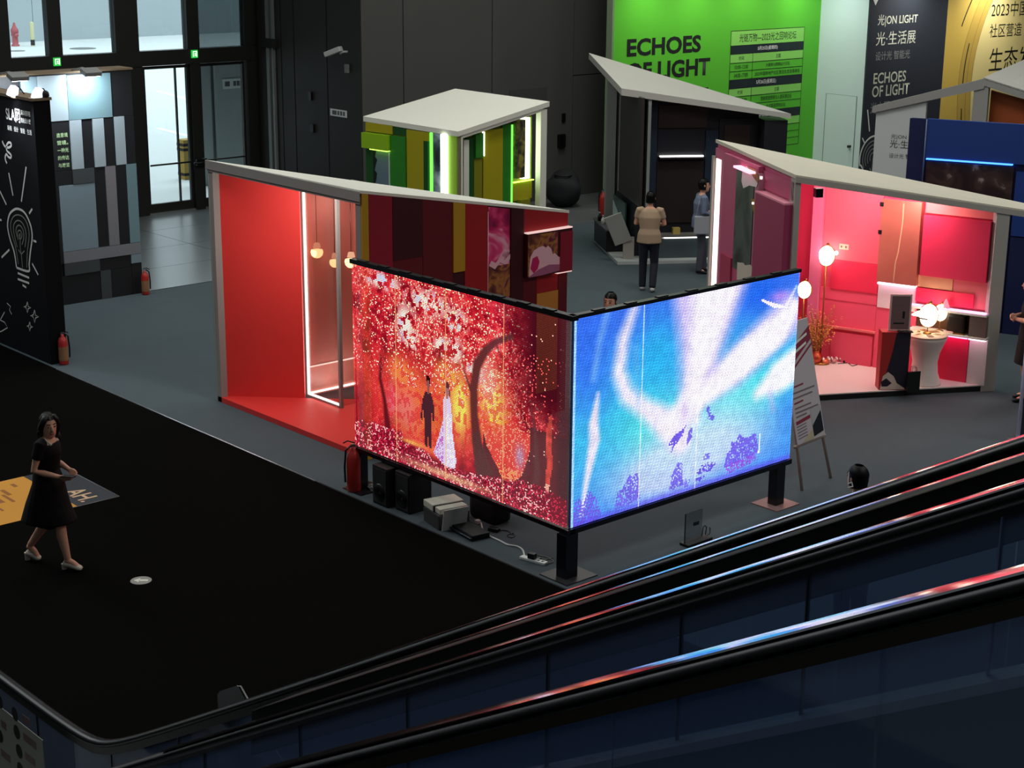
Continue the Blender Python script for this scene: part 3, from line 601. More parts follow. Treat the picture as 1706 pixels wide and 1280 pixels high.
# diagonal rear wall
q = math.sqrt(0.5)
fdg = Frame((0.0, RL), (q, -q), (-q, -q), (RX, RY))
DL = RL * math.sqrt(2)
wbox('rear_wall', fdg, 0.02, 1.20, 0.0, 3.2, -0.08, 0.0, M_red, rb, zt=(3.26, 3.11)); wbox('rear_wall', fdg, 2.22, DL, 0.0, 3.2, -0.08, 0.0, M_red, rb, zt=(2.99, 2.68))
wbox('side_reveal', fdg, 0.0, 0.1, 0.0, 3.18, 0.0, 0.004, M_white, rb)
# side wall facing right (y = 0 plane), a mosaic of panels
fs = Frame((0.0, 0.0), (1, 0), (0, -1), (RX, RY))
def rt(u): return 3.285 - 0.60 * u / RL
wbox('side_wall', fs, 0.12, RL, 0.0, 3.2, -0.08, 0.0, M_dmar, rb, zt=(rt(0.12), rt(RL)))
sidep = [(0.0, 0.10, 0.0, None, M_gold, 0.025), (0.11, 0.46, 0.0, None, M_crim, 0.015), (0.46, 0.92, 2.42, None, M_dmar, 0.02), (0.46, 0.92, 0.0, 2.42, M_mar, 0.012), (0.92, 1.39, 0.0, None, M_mar, 0.015), (1.39, 1.58, 2.15, None, M_gold, 0.03), (1.39, 1.58, 0.0, 2.15, M_dmar, 0.01), (1.58, 1.96, 0.0, None, M_redp, 0.02),
         (2.34, 2.56, 0.0, None, M_dmar, 0.03), (2.56, 3.345, 2.50, None, M_redp, 0.02), (2.56, 2.80, 0.0, 1.92, M_mar, 0.02), (2.80, 3.18, 1.68, 1.95, M_redp, 0.02), (2.80, 3.18, 0.32, 1.68, M_gold2, 0.03), (2.80, 3.18, 0.0, 0.32, M_mar, 0.02), (3.18, 3.345, 0.0, 1.95, M_mar, 0.025), (1.96, 2.34, 0.0, 1.0, M_mar, 0.015)]
for (a, b, z0, z1, m, d) in sidep:
    if z1 is None: wbox('side_panel', fs, a + 0.002, b - 0.002, z0, 3, 0.0, d, m, rb, zt=(rt(a) - 0.005, rt(b) - 0.005))
    else: wbox('side_panel', fs, a + 0.002, b - 0.002, z0 + 0.002, z1 - 0.002, 0.0, d, m, rb)
M_flow = print_mat('petal_print', [(0.30, (86, 12, 58)), (0.42, (190, 24, 90)), (0.5, (235, 70, 130)), (0.58, (250, 190, 210)), (0.66, (140, 40, 60))], 1.6, 0.4, 1.2)
M_flow2 = print_mat('dark_petal_print', [(0.3, (60, 24, 30)), (0.45, (120, 60, 40)), (0.55, (180, 120, 60)), (0.65, (110, 30, 60))], 4.0, 0.4, 1.0)
M_ppink = mat('print_pink', (240, 190, 200), 0.5); M_mag = mat('print_magenta', (196, 30, 96), 0.5); M_lilac = mat('print_mauve', (170, 96, 130), 0.5)
pa = wbox('petal_picture', fs, 1.975, 2.335, 2.14, 2.9, 0.0, 0.012, M_flow, rb, zt=(rt(1.975) - 0.02, rt(2.335) - 0.02))
wbox('petal_picture', fs, 1.975, 2.335, 1.72, 2.14, 0.0, 0.02, M_flow2, rb); wbox('petal_picture', fs, 1.975, 2.335, 1.0, 1.72, 0.0, 0.012, M_flow, rb)
flat('torn_edge', fs, [(1.975, 2.16), (2.02, 2.22), (2.09, 2.18), (2.16, 2.25), (2.24, 2.2), (2.335, 2.27), (2.335, 2.2), (2.25, 2.14), (2.16, 2.18), (2.08, 2.1), (2.03, 2.13)], 0.0215, M_ppink, rb)
tube('picture_edge', [fs.pt(1.965, 1.0, 0.012), fs.pt(1.965, 2.85, 0.012)], 0.008, M_ppink, rb)
# projecting picture box with a profile print
wbox('picture_box', fs, 2.575, 3.36, 1.93, 2.50, 0.0, 0.09, M_dmar, rb)
flat('print_ground', fs, [(2.58, 1.95), (3.1, 1.95), (3.1, 2.48), (2.58, 2.48)], 0.091, M_flow2, rb)
flat('face_print', fs, [(2.60, 2.02), (2.62, 2.2), (2.68, 2.28), (2.76, 2.31), (2.84, 2.32), (2.89, 2.29), (2.93, 2.31), (2.99, 2.26), (3.01, 2.19), (3.05, 2.2), (3.12, 2.14), (3.3, 2.13), (3.33, 2.06), (3.3, 1.97), (3.0, 1.96), (2.8, 1.95), (2.6, 1.945)], 0.0925, M_ppink, rb)
flat('ear_print', fs, [(2.62, 2.05), (2.66, 2.18), (2.74, 2.2), (2.78, 2.12), (2.75, 2.03), (2.68, 1.98)], 0.094, M_mag, rb)
flat('neck_print', fs, [(2.58, 1.935), (2.82, 1.935), (3.2, 1.96), (3.22, 2.03), (2.95, 2.06), (2.76, 2.02)], 0.095, M_lilac, rb)
wbox('box_side_panel', fs, 3.14, 3.362, 1.93, 2.46, 0.091, 0.10, M_crim, rb)
wbox('box_light_edge', fs, 2.575, 3.36, 2.50, 2.515, 0.0, 0.095, emit('soft_pink_edge', (255, 210, 205), 0.9), rb)
wbox('box_light_edge', fs, 3.1, 3.36, 1.915, 1.93, 0.0, 0.095, emit('soft_pink_edge', (255, 210, 205), 0.9), rb)
# glass showcase with lit edges, set into the booth
GX0, GX1, GY0, GY1, GZ1 = 0.95, 1.75, 1.79, 2.55, 2.93
M_strip = emit('white_strip', (255, 246, 236), 4.0); M_stripsoft = emit('white_strip_soft', (255, 240, 230), 1.6)
sc = thing('glass_showcase', 'tall glass showcase with white lit edges inside the red booth', 'showcase', (RX + GX0, RY + GY0, 0.07))
gx, gy, gz = GX1 - GX0, GY1 - GY0, GZ1 - 0.07
M_case = glass('case_glass', (240, 225, 222), 0.3, 0.05)
M_cback = mat('case_back', (200, 140, 130), 0.4, 0.0, 0.5)
box('back_panel', (0.02, gy, 0), (gx, gy + 0.03, gz), M_cback, sc)
box('back_panel', (gx, 0.0, 0), (gx + 0.03, gy, gz), M_cback, sc)
box('front_pane', (0.0, 0.02, 0.02), (0.008, gy - 0.02, gz), M_case, sc); box('side_pane', (0.02, 0.0, 0.02), (gx, 0.008, gz), M_case, sc)
box('top_board', (0.0, 0.0, gz), (gx + 0.03, gy + 0.03, gz + 0.03), M_gframe, sc)
box('corner_post', (-0.02, -0.02, 0), (0.025, 0.025, gz), M_gframe, sc); box('corner_post', (-0.02, gy + 0.0, 0), (0.02, gy + 0.03, gz), M_gframe, sc); box('base_rail', (-0.02, 0.0, 0), (0.02, gy, 0.025), M_gframe, sc)
for nm, lo, hi, m in (('light_strip', (-0.012, gy - 0.035, 0.03), (0.0, gy - 0.005, gz), M_strip), ('light_strip', (-0.012, 0.03, 0.03), (0.0, gy - 0.03, 0.05), M_strip), ('light_strip', (0.03, gy - 0.03, 0.03), (gx, gy - 0.002, 0.05), M_strip), ('light_strip', (0.03, gy - 0.02, 0.40), (gx, gy - 0.002, 0.415), M_stripsoft), ('light_strip', (0.03, gy - 0.02, gz - 0.02), (gx, gy - 0.002, gz - 0.005), M_stripsoft), ('light_strip', (gx - 0.02, 0.03, 0.40), (gx - 0.002, gy, 0.415), M_stripsoft)):
    box(nm, lo, hi, m, sc)
area_light('case_light', (RX + GX0 + 0.35, RY + GY0 + 0.4, GZ1 - 0.06), (RX + GX0 + 0.40, RY + GY0 + 0.6, 0.4), 0.25, 4, (1, 0.95, 0.9)); area_light('case_light', (RX + GX0 + 0.35, RY + GY0 + 0.4, 0.16), (RX + GX0 + 0.45, RY + GY0 + 0.7, 1.4), 0.25, 4, (1, 0.95, 0.9))
# reflections of bowl lamps in the showcase glass, built as solid hanging lamps
M_bowl = emit('warm_bowl', (255, 214, 150), 2.2); M_bowl2 = emit('warm_cap', (255, 190, 150), 0.8)
for k, (px, py, X, r) in enumerate(((528, 420, 12.42, 0.085), (558, 437, 12.70, 0.075), (585, 436, 12.25, 0.085))):
    c = PX(px, py, X)
    l = thing('bowl_lamp_reflection', ['warm bowl shaped lamp hanging highest in the glass showcase', 'warm bowl shaped lamp near the corner post of the showcase', 'warm bowl shaped lamp just left of the forest screen'][k], 'lamp', tuple(c), group='bowl lamps in the red booth')
    lathe('bowl', [(0, -r), (0.5 * r, -0.87 * r), (0.87 * r, -0.5 * r), (r, 0.0), (r * 0.9, 0.03), (0, 0.03)], M_bowl, l, seg=16)
    lathe('cap', [(0, 0.06), (r * 0.62, 0.06), (r * 0.45, 0.12), (0, 0.13)], M_bowl2, l, seg=14)
    tube('cord', [(0, 0, 0.12), (0, 0, 2.9 - c[2])], 0.004, M_gloss_black, l, 5)
# recessed downlights of the red booth
for k, (x, y) in enumerate(((0.30, 1.5), (0.30, 0.8))):
    d = lathe('downlight', [(0, 0), (0.07, 0), (0.07, 0.02), (0, 0.02)], emit('downlight_face', (255, 240, 225), 14), rb, (x, y, 3.10), 14)
    area_light('booth_downlight', (RX + x, RY + y, 3.06), (RX + 0.75, RY + 2.5, 1.3), 0.35, 15, (1, 0.93, 0.88))

# ------------------------------------------------------------------ GREEN booth
GL = 2.36; gth = math.radians(6.03)
gF = PX(763, 219, 18.5)
gb = thing('exhibition_booth', 'green and yellow booth with white roof behind the red booth', 'booth', (gF[0], gF[1], 0), gth)
base = (gF[0], gF[1])
zF, zL_, zR, zBk = 2.80, 2.86, 3.14, 3.20
prism('roof', [(-0.03, -0.03), (GL + 0.03, -0.03), (GL + 0.03, GL + 0.03), (-0.03, GL + 0.03)], [zF - 0.09, zR - 0.09, zBk - 0.09, zL_ - 0.09], [zF, zR, zBk, zL_], M_roof, gb)
prism('platform', [(0, 0), (GL, 0), (GL, GL), (0, GL)], 0.0, 0.06, M_white, gb)
fl_ = Frame((0.0, 0.0), (0, 1), (-1, 0), base, gth)      # left face
fr_ = Frame((0.0, 0.0), (1, 0), (0, -1), base, gth)      # right face (open, post frame)
M_gy = mat('panel_yellow', (168, 158, 20), 0.5); M_gg = mat('panel_green', (44, 128, 34), 0.5); M_gdg = mat('panel_dark_green', (24, 78, 28), 0.5); M_glime = mat('panel_lime', (142, 190, 24), 0.5); M_gol = mat('panel_olive', (128, 128, 20), 0.5)
wbox('left_wall', fl_, 0.0, GL, 0.06, zF - 0.09, -0.08, 0.0, M_gol, gb)
zl = 2.72
for (a, b, z0, z1, m, d) in ((1.62, 2.34, 2.6, zl + 0.04, M_gy, 0.03), (1.27, 1.62, 2.6, zl + 0.03, M_gdg, 0.015), (0.7, 1.27, 1.2, zl, M_gy, 0.02), (1.67, 2.36, 2.30, 2.58, M_glime, 0.12), (1.67, 2.36, 1.2, 2.28, M_gdg, 0.01), (1.27, 1.67, 1.2, 2.58, M_gg, 0.05), (0.69, 0.81, 1.2, 2.56, M_gdg, 0.05)):
    wbox('left_panel', fl_, a + 0.003, b - 0.003, z0, z1, 0.0, d, m, gb)
M_gstrip = emit('lime_strip', (190, 255, 90), 3.2); M_gstrip2 = emit('green_strip', (110, 240, 80), 2.0); M_wstrip = emit('cool_tube', (240, 255, 225), 5.0)
wbox('light_strip', fl_, 1.68, 2.14, 2.285, 2.30, 0.0, 0.12, M_gstrip, gb)
wbox('light_strip', fl_, 0.62, 0.67, 1.2, zl, 0.0, 0.03, M_gstrip2, gb)
M_tornb = print_mat('grey_mountain_print', [(0.3, (20, 24, 28)), (0.45, (70, 90, 100)), (0.55, (150, 170, 180)), (0.7, (220, 225, 225))], 2.0, 0.4, 1.0)
wbox('picture', fl_, 1.69, 2.1, 1.2, 2.26, 0.01, 0.03, mat('slate_print', (98, 120, 132), 0.5), gb); wbox('picture_frame', fl_, 1.675, 1.70, 1.2, 2.26, 0.0, 0.06, mat('pale_edge', (190, 210, 190), 0.5), gb)
flat('torn_black_edge', fl_, [(2.14, 2.27), (2.05, 2.27), (2.09, 2.15), (2.03, 2.1), (2.07, 2.0), (2.1, 1.9), (2.04, 1.85), (2.07, 1.7), (2.12, 1.6), (2.14, 1.6)], 0.032, M_matt_black, gb)
wbox('picture', fl_, 0.37, 0.59, 1.2, zl, 0.0, 0.02, M_tornb, gb)
wbox('light_tube', fl_, 0.24, 0.36, 1.2, zl, 0.0, 0.07, M_wstrip, gb); wbox('lime_panel', fl_, 0.02, 0.23, 1.2, zl, 0.0, 0.01, M_glime, gb)
# right side: white frame with the lit inside behind it
def rz_(u): return zF + (zR - zF) * u / GL - 0.09
wbox('front_post', fr_, 0.0, 0.12, 0.0, 2.7, -0.12, 0.0, M_roof, gb)
wbox('front_post', fr_, GL - 0.17, GL, 0.0, 3.0, -0.12, 0.0, M_roof, gb)
wbox('header', fr_, 0.12, GL - 0.17, 2.6, 2.7, -0.1, 0.0, M_roof, gb, zt=(rz_(0.12) + 0.02, rz_(GL - 0.17) + 0.02), zb=(rz_(0.12) - 0.06, rz_(GL - 0.17) - 0.06))
wbox('inner_wall', fr_, 0.12, GL - 0.17, 0.06, 2.7, -0.32, -0.24, M_gol, gb, zt=(rz_(0.12) - 0.06, rz_(GL - 0.17) - 0.06))
for (a, b, z0, z1, m, w) in ((0.12, 0.27, 1.0, 2.6, M_tornb, -0.2), (0.27, 0.41, 1.0, 2.6, M_roof, -0.12), (0.41, 0.62, 1.0, 2.62, M_gdg, -0.2), (0.62, 0.83, 2.25, 2.68, M_gg, -0.16), (0.62, 0.83, 1.0, 2.25, M_gol, -0.2), (0.84, 1.36, 1.0, 2.72, M_gy, -0.18), (1.36, 1.64, 1.0, 2.78, M_gg, -0.2), (2.04, 2.19, 1.72, 2.86, M_glime, -0.22), (1.64, 2.19, 1.35, 1.68, M_gy, -0.2), (1.78, 2.05, 1.0, 1.36, M_gol, -0.12)):
    wbox('inner_panel', fr_, a + 0.003, b - 0.003, z0, z1, -0.24, w, m, gb)
wbox('picture', fr_, 1.64, 1.88, 1.78, 2.84, -0.24, -0.1, print_mat('bark_print', [(0.35, (30, 30, 26)), (0.5, (90, 84, 50)), (0.65, (150, 140, 60))], 6.0, 0.5, 0.8), gb)
wbox('light_tube', fr_, 1.89, 2.05, 1.74, 2.86, -0.24, -0.14, M_wstrip, gb)
wbox('light_strip', fr_, 0.83, 0.845, 2.27, 2.7, -0.2, -0.15, M_wstrip, gb); wbox('light_strip', fr_, 1.60, 1.64, 1.3, 2.76, -0.22, -0.19, M_gstrip2, gb); wbox('light_strip', fr_, 1.64, 2.19, 1.69, 1.705, -0.22, -0.15, M_gstrip, gb)
# ------------------------------------------------------------------ PINK booth (triangular, turned)
PL = 3.087; pth = -math.radians(28.93); PB = (17.298, 13.723)
pb = thing('exhibition_booth', 'pink booth with glowing lamps, white floor and pale roof', 'booth', (*PB, 0), pth)
def to_world(base, rz, x, y, z=0.0):
    c, s = math.cos(rz), math.sin(rz); return (base[0] + c * x - s * y, base[1] + s * x + c * y, z)
def to_local(base, rz, p):
    c, s = math.cos(rz), math.sin(rz); dx, dy = p[0] - base[0], p[1] - base[1]; return (c * dx + s * dy, -s * dx + c * dy)
M_pinkL = mat('side_rose', (190, 88, 124), 0.5, 0, 0.4, 0.03, 1.0); M_pinkM = mat('side_plum', (158, 58, 96), 0.5, 0, 0.4, 0.03, 1.0); M_pinkD = mat('side_rose_dark', (176, 60, 92), 0.5)
M_proof = mat('roof_plywood', (204, 200, 182), 0.7, 0, 0.3, 0.06, 3.0); M_pfas = mat('fascia_grey', (172, 168, 160), 0.6)
sl = (2.62 - 3.14) / PL
prism('roof', [(-0.03, -0.03), (PL + 0.75, -0.03), (PL + 0.75, 0.25), (-0.03, PL + 0.03)], [3.10, 2.58 + sl * 0.75, 2.63 + sl * 0.75, 3.17], [3.15, 2.63 + sl * 0.75, 2.68 + sl * 0.75, 3.22], M_proof, pb)
prism('fascia', [(-0.03, -0.045), (PL + 0.75, -0.045), (PL + 0.75, -0.03), (-0.03, -0.03)], [3.05, 2.53 + sl * 0.75, 2.53 + sl * 0.75, 3.05], [3.13, 2.61 + sl * 0.75, 2.61 + sl * 0.75, 3.13], M_pfas, pb)
prism('platform', [(0.0, 0.0), (PL, 0.0), (0.0, PL)], 0.0, 0.09, mat('platform_white', (226, 214, 208), 0.45, 0, 0.4), pb)
prism('platform_skirt', [(0.05, -0.004), (PL - 0.05, -0.004), (PL - 0.05, 0.0), (0.05, 0.0)], 0.0, 0.075, M_matt_black, pb)
box('front_post', (-0.02, -0.02, 0), (0.06, 0.14, 3.09), M_pfas, pb)
box('front_post', (PL - 0.14, -0.03, 0), (PL + 0.06, 0.06, 2.57), M_pfas, pb)
# left outer wall
fp = Frame((0.0, 0.0), (0, 1), (-1, 0), PB, pth)
wbox('outer_wall', fp, 0.14, PL, 0.0, 3.05, -0.1, 0.0, M_pinkL, pb, zt=(3.09, 3.16))
for nm, a, b, z0, z1, m, d in (('outer_panel', 2.55, 3.07, 0.0, 3.10, M_pinkL, 0.04), ('outer_panel', 1.15, 2.55, 0.0, 3.09, M_pinkL, 0.09), ('outer_panel', 0.02, 1.15, 2.79, 3.04, M_pinkL, 0.02), ('outer_panel', 0.02, 1.10, 0.35, 2.74, M_pinkM, 0.14), ('outer_panel', 2.02, 2.45, 1.1, 1.62, M_pinkD, 0.12), ('edge_strip', 0.02, 1.11, 2.74, 2.765, mat('pale_pink_edge', (232, 150, 170), 0.5), 0.145), ('edge_strip', 1.10, 1.24, 0.0, 3.0, mat('dusty_edge', (170, 120, 140), 0.5), 0.10)):
    wbox(nm, fp, a, b, z0, z1, 0.0, d, m, pb)
wbox('light_ledge', fp, 1.22, 1.86, 2.98, 3.01, 0.09, 0.2, emit('rose_ledge', (255, 170, 200), 2.2), pb)
fpb = Frame((-0.092, 0.0), (0, 1), (-1, 0), PB, pth)
M_slate = print_mat('slate_figure_print', [(0.3, (22, 26, 28)), (0.45, (52, 60, 62)), (0.58, (84, 94, 92)), (0.7, (40, 46, 46))], 1.8, 0.4, 0.8, (1, 1, 0.5))
wbox('picture', fpb, 1.27, 1.98, 1.5, 2.95, 0.0, 0.012, M_slate, pb)
flatpx('torn_white_print', fpb, [(1239, 280), (1246, 277), (1255, 292), (1264, 305), (1262, 312), (1250, 309), (1240, 314), (1237, 302)], 0.016, mat('paper_white', (222, 218, 214), 0.6), pb)
flatpx('ochre_print', fpb, [(1246, 277), (1262, 283), (1266, 300), (1264, 305), (1256, 292)], 0.015, mat('ochre_ink', (150, 116, 60), 0.6), pb)
flatpx('ochre_print', fpb, [(1253, 330), (1261, 333), (1260, 365), (1256, 350)], 0.016, mat('ochre_ink', (150, 116, 60), 0.6), pb)
flatpx('torn_white_print', fpb, [(1230, 437), (1240, 438), (1243, 442), (1252, 441), (1256, 447), (1252, 466), (1229, 466)], 0.016, mat('paper_cream', (205, 196, 180), 0.6), pb)
# tall glowing reveal and loose board at the far end of the left wall
wbox('light_reveal', fp, 2.80, 3.0, 0.1, 2.95, 0.04, 0.05, emit('warm_reveal', (255, 235, 225), 2.2), pb)
wbox('end_board', fp, 3.02, 3.09, 0.05, 2.98, 0.05, 0.09, mat('grey_board', (150, 148, 142), 0.6), pb)
box('small_spot', (-0.10, 1.04, 2.93), (-0.07, 1.07, 2.97), emit('tiny_spot', (255, 240, 230), 1.5), pb); box('small_spot', (-0.13, 1.22, 2.55), (-0.1, 1.25, 2.58), emit('tiny_spot', (255, 240, 230), 1.5), pb)
# rear diagonal wall: mosaic of pinks
fpd = Frame((0.0, PL), (q, -q), (-q, -q), PB, pth)
PD = PL * math.sqrt(2)
def pz(u): return 3.13 - (3.13 - 2.57) * u / PD
M_p1 = mat('wall_coral', (234, 100, 120), 0.45, 0, 0.4, 0.02, 1.0); M_p2 = mat('wall_red', (234, 48, 84), 0.45); M_p3 = mat('wall_rose', (232, 84, 112), 0.45); M_p4 = mat('wall_pink', (240, 90, 120), 0.45); M_p5 = mat('wall_crimson', (202, 46, 80), 0.45); M_p6 = mat('wall_tan', (226, 172, 130), 0.5); M_p7 = mat('wall_salmon', (226, 120, 120), 0.5); M_copper = mat('copper_sheet', (186, 108, 92), 0.3, 0.35, 0.5, 0.12, 3.0, 0.1)
wbox('rear_wall', fpd, 0.02, PD, 0.0, 3.0, -0.08, 0.0, M_p3, pb, zt=(pz(0.02), pz(PD)))
for (a, b, z0, z1, m, d) in ((1.1, 1.60, 0.09, None, M_p5, 0.03), (1.60, 1.76, 0.09, None, mat('wall_violet_pink', (228, 120, 160), 0.4), 0.10), (1.76, 2.64, 1.62, None, M_p1, 0.02), (1.92, 2.64, 1.19, 1.62, M_p2, 0.05), (1.76, 2.64, 1.02, 1.19, M_p4, 0.03), (1.76, 2.64, 0.62, 1.02, M_p4, 0.02), (1.76, 2.66, 0.60, 0.63, M_p7, 0.06), (1.98, 2.62, 0.09, 0.55, M_p3, 0.035), (2.64, 3.24, 0.09, 1.22, M_p4, 0.03), (3.26, 4.26, 2.44, None, M_p7, 0.04), (3.27, 4.22, 1.56, 2.42, M_p5, 0.13), (3.22, 3.74, 1.38, 1.55, M_p6, 0.06), (3.74, 4.30, 1.16, 1.55, M_p7, 0.05), (3.22, 4.06, 1.17, 1.37, M_p2, 0.08), (3.22, 4.05, 0.09, 0.76, M_p2, 0.10), (4.06, 4.32, 0.09, 0.76, mat('wall_pearl', (226, 212, 208), 0.4), 0.12)):
    if z1 is None: wbox('rear_panel', fpd, a + 0.003, b - 0.003, z0, 3, 0.0, d, m, pb, zt=(pz(a) - 0.02, pz(b) - 0.02))
    else: wbox('rear_panel', fpd, a + 0.003, b - 0.003, z0, z1 - 0.003, 0.0, d, m, pb)
cs = wbox('copper_panel', fpd, 2.66, 3.24, 1.40, 2.60, 0.02, 0.16, M_copper, pb)
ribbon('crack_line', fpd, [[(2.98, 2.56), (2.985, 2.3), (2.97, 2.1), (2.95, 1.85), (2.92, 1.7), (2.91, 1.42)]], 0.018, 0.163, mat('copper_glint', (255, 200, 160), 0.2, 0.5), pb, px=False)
for z in (2.52, 2.12): box('hook', tuple(np.array(fpd.pt(2.66, z - 0.03, 0.16)) - (0.02, 0.02, 0)), tuple(np.array(fpd.pt(2.66, z + 0.03, 0.16)) + (0.02, 0.02, 0)), M_gloss_black, pb)
M_pk = emit('pink_strip', (255, 120, 200), 5.0); M_pkw = emit('pink_white_strip', (255, 205, 225), 4.0)
wbox('light_strip', fpd, 2.66, 3.24, 2.64, 2.70, 0.03, 0.14, M_pk, pb)
wbox('light_strip', fpd, 2.67, 3.22, 1.365, 1.385, 0.04, 0.15, M_pkw, pb)
wbox('white_panel', fpd, 2.655, 3.22, 1.0, 1.36, 0.03, 0.05, mat('panel_white', (232, 220, 222), 0.4), pb)
# niche shelf
M_niche = mat('niche_bronze', (92, 60, 44), 0.35, 0.3); 
wbox('niche_back', fpd, 3.20, 4.30, 0.80, 1.12, 0.0, 0.01, M_niche, pb)
wbox('shelf', fpd, 3.18, 4.30, 1.10, 1.13, 0.0, 0.24, M_white, pb); wbox('shelf', fpd, 3.20, 4.32, 0.765, 0.79, 0.0, 0.22, M_white, pb)
wbox('light_strip', fpd, 3.2, 4.28, 1.135, 1.15, 0.16, 0.235, M_pk, pb); wbox('light_strip', fpd, 3.22, 4.05, 0.75, 0.765, 0.16, 0.22, M_pk, pb); wbox('light_strip', fpd, 4.07, 4.31, 0.75, 0.765, 0.16, 0.22, M_pkw, pb)
wbox('niche_end', fpd, 4.06, 4.30, 0.79, 1.1, 0.01, 0.2, mat('niche_grey', (120, 104, 100), 0.4, 0.3), pb)
wbox('wall_socket', fpd, 2.02, 2.16, 1.78, 1.86, 0.02, 0.03, mat('socket_cream', (220, 190, 170), 0.5), pb)
for u, z in ((2.05, 1.82), (2.12, 1.82)): wbox('socket_hole', fpd, u - 0.012, u + 0.012, z - 0.015, z + 0.015, 0.03, 0.0315, mat('socket_dark', (120, 70, 60), 0.6), pb)
box('ceiling_spot', (0.42, 0.3, 2.78), (0.52, 0.4, 2.9), M_gloss_black, pb)
for (x, y) in ((0.7, 0.9), (1.3, 0.7), (2.0, 0.45)):
    zz = 3.10 + sl * x + 0.022 * y - 0.03
    lathe('downlight', [(0, 0), (0.06, 0), (0.06, 0.02), (0, 0.02)], emit('pink_downlight', (255, 210, 200), 14), pb, (x, y, zz), 12)
    wpt = to_world(PB, pth, x, y, zz - 0.02); wpt2 = to_world(PB, pth, x + 0.5, y + 0.7, 0.4)
    area_light('pink_downlight_beam', wpt, wpt2, 0.2, 14, (1, 0.72, 0.70))

# ---- things inside the pink booth
M_lampw = emit('lamp_warm_white', (255, 244, 214), 7.0); M_lampgold = mat('lamp_brass', (150, 104, 46), 0.3, 0.8)
def moon_lamp(name, label, c, r, pole_to, wing, group, rz=0.0, spike=False):
    l = thing(name, label, 'lamp', (c[0], c[1], pole_to), rz, group)
    h = c[2] - pole_to
    if h > 0.5: lathe('base', [(0, 0), (0.14, 0), (0.14, 0.02), (0.02, 0.04), (0, 0.04)], M_lampgold, l, seg=18)
    else: lathe('base', [(0, 0), (0.06, 0), (0.06, 0.012), (0.015, 0.03), (0, 0.03)], M_lampgold, l, seg=14)
    tube('pole', [(0, 0, 0.02), (0, 0, h - r * 0.9)], 0.011 if h > 0.5 else 0.007, M_lampgold, l, 8)
    bm = bmesh.new(); bmesh.ops.create_uvsphere(bm, u_segments=18, v_segments=12, radius=r, matrix=Matrix.Translation((0, 0, h)) @ Matrix.Diagonal((0.82, 0.82, 1.05, 1)))
    for v in bm.verts:      # a notch in one cheek gives the crescent outline
        d = Vector((v.co.x - wing * r * 0.95, v.co.y, v.co.z - h + r * 0.25))
        if d.length < r * 0.45: v.co.x -= wing * r * 0.5 * (1 - d.length / (r * 0.45))
    frombm('globe', bm, M_lampw, l, smooth=True)
    bm = bmesh.new(); bm_tube(bm, [(0.9 * r * math.cos(a) * 1.0, 0, h + 1.1 * r * math.sin(a)) for a in np.linspace(-2.2, 2.4, 16)], 0.008, 6); frombm('ring', bm, M_lampgold, l, smooth=True)
    if spike:
        bm = bmesh.new(); bm_tube(bm, [(wing * r * 0.5, 0, h + r * 0.12), (wing * r * 1.0, 0, h + r * 0.16), (wing * r * 1.5, 0, h + r * 0.06)], [r * 0.34, r * 0.24, r * 0.06], 10); frombm('beak', bm, M_lampw, l, smooth=True)
        bm = bmesh.new(); bm_tube(bm, [(wing * r * 0.95, -r * 0.34, h - r * 0.16), (wing * r * 0.25, -r * 0.80, h - r * 0.2)], r * 0.07, 6); frombm('dark_slot', bm, mat('slot_brown', (60, 40, 20), 0.5), l)
    ball('knob', (-wing * r * 1.0, 0, h + r * 0.3), r * 0.22, M_lampw, l, seg=10); ball('knob', (0.1 * r, 0, h + r * 1.22), r * 0.16, M_lampgold, l, seg=8)
    return l
def onfloor(px, py, z=0.09): return G(px, py, z)
imgx = math.atan2(RW[1], RW[0])
p = G(1366, 605, 0.09); hh = 1.78
d = ray(1371, 426); t_ = (p[:2] @ p[:2]) / (d[:2] @ p[:2]); top = CAMP + t_ * d
moon_lamp('floor_lamp', 'glowing globe floor lamp on a thin pole in the pink booth', (p[0], p[1], top[2]), 0.14, 0.09, -1, 'globe lamps in the pink booth', imgx)
p2 = np.array(to_world(PB, pth, 0.75, 0.55)); d = ray(1340, 483); t_ = (p2[:2] @ p2[:2]) / (d[:2] @ p2[:2]); c2 = CAMP + t_ * d
moon_lamp('floor_lamp', 'round white globe lamp peeking past the blue screen corner', (c2[0], c2[1], c2[2]), 0.115, 0.09, 1, 'globe lamps in the pink booth', imgx)
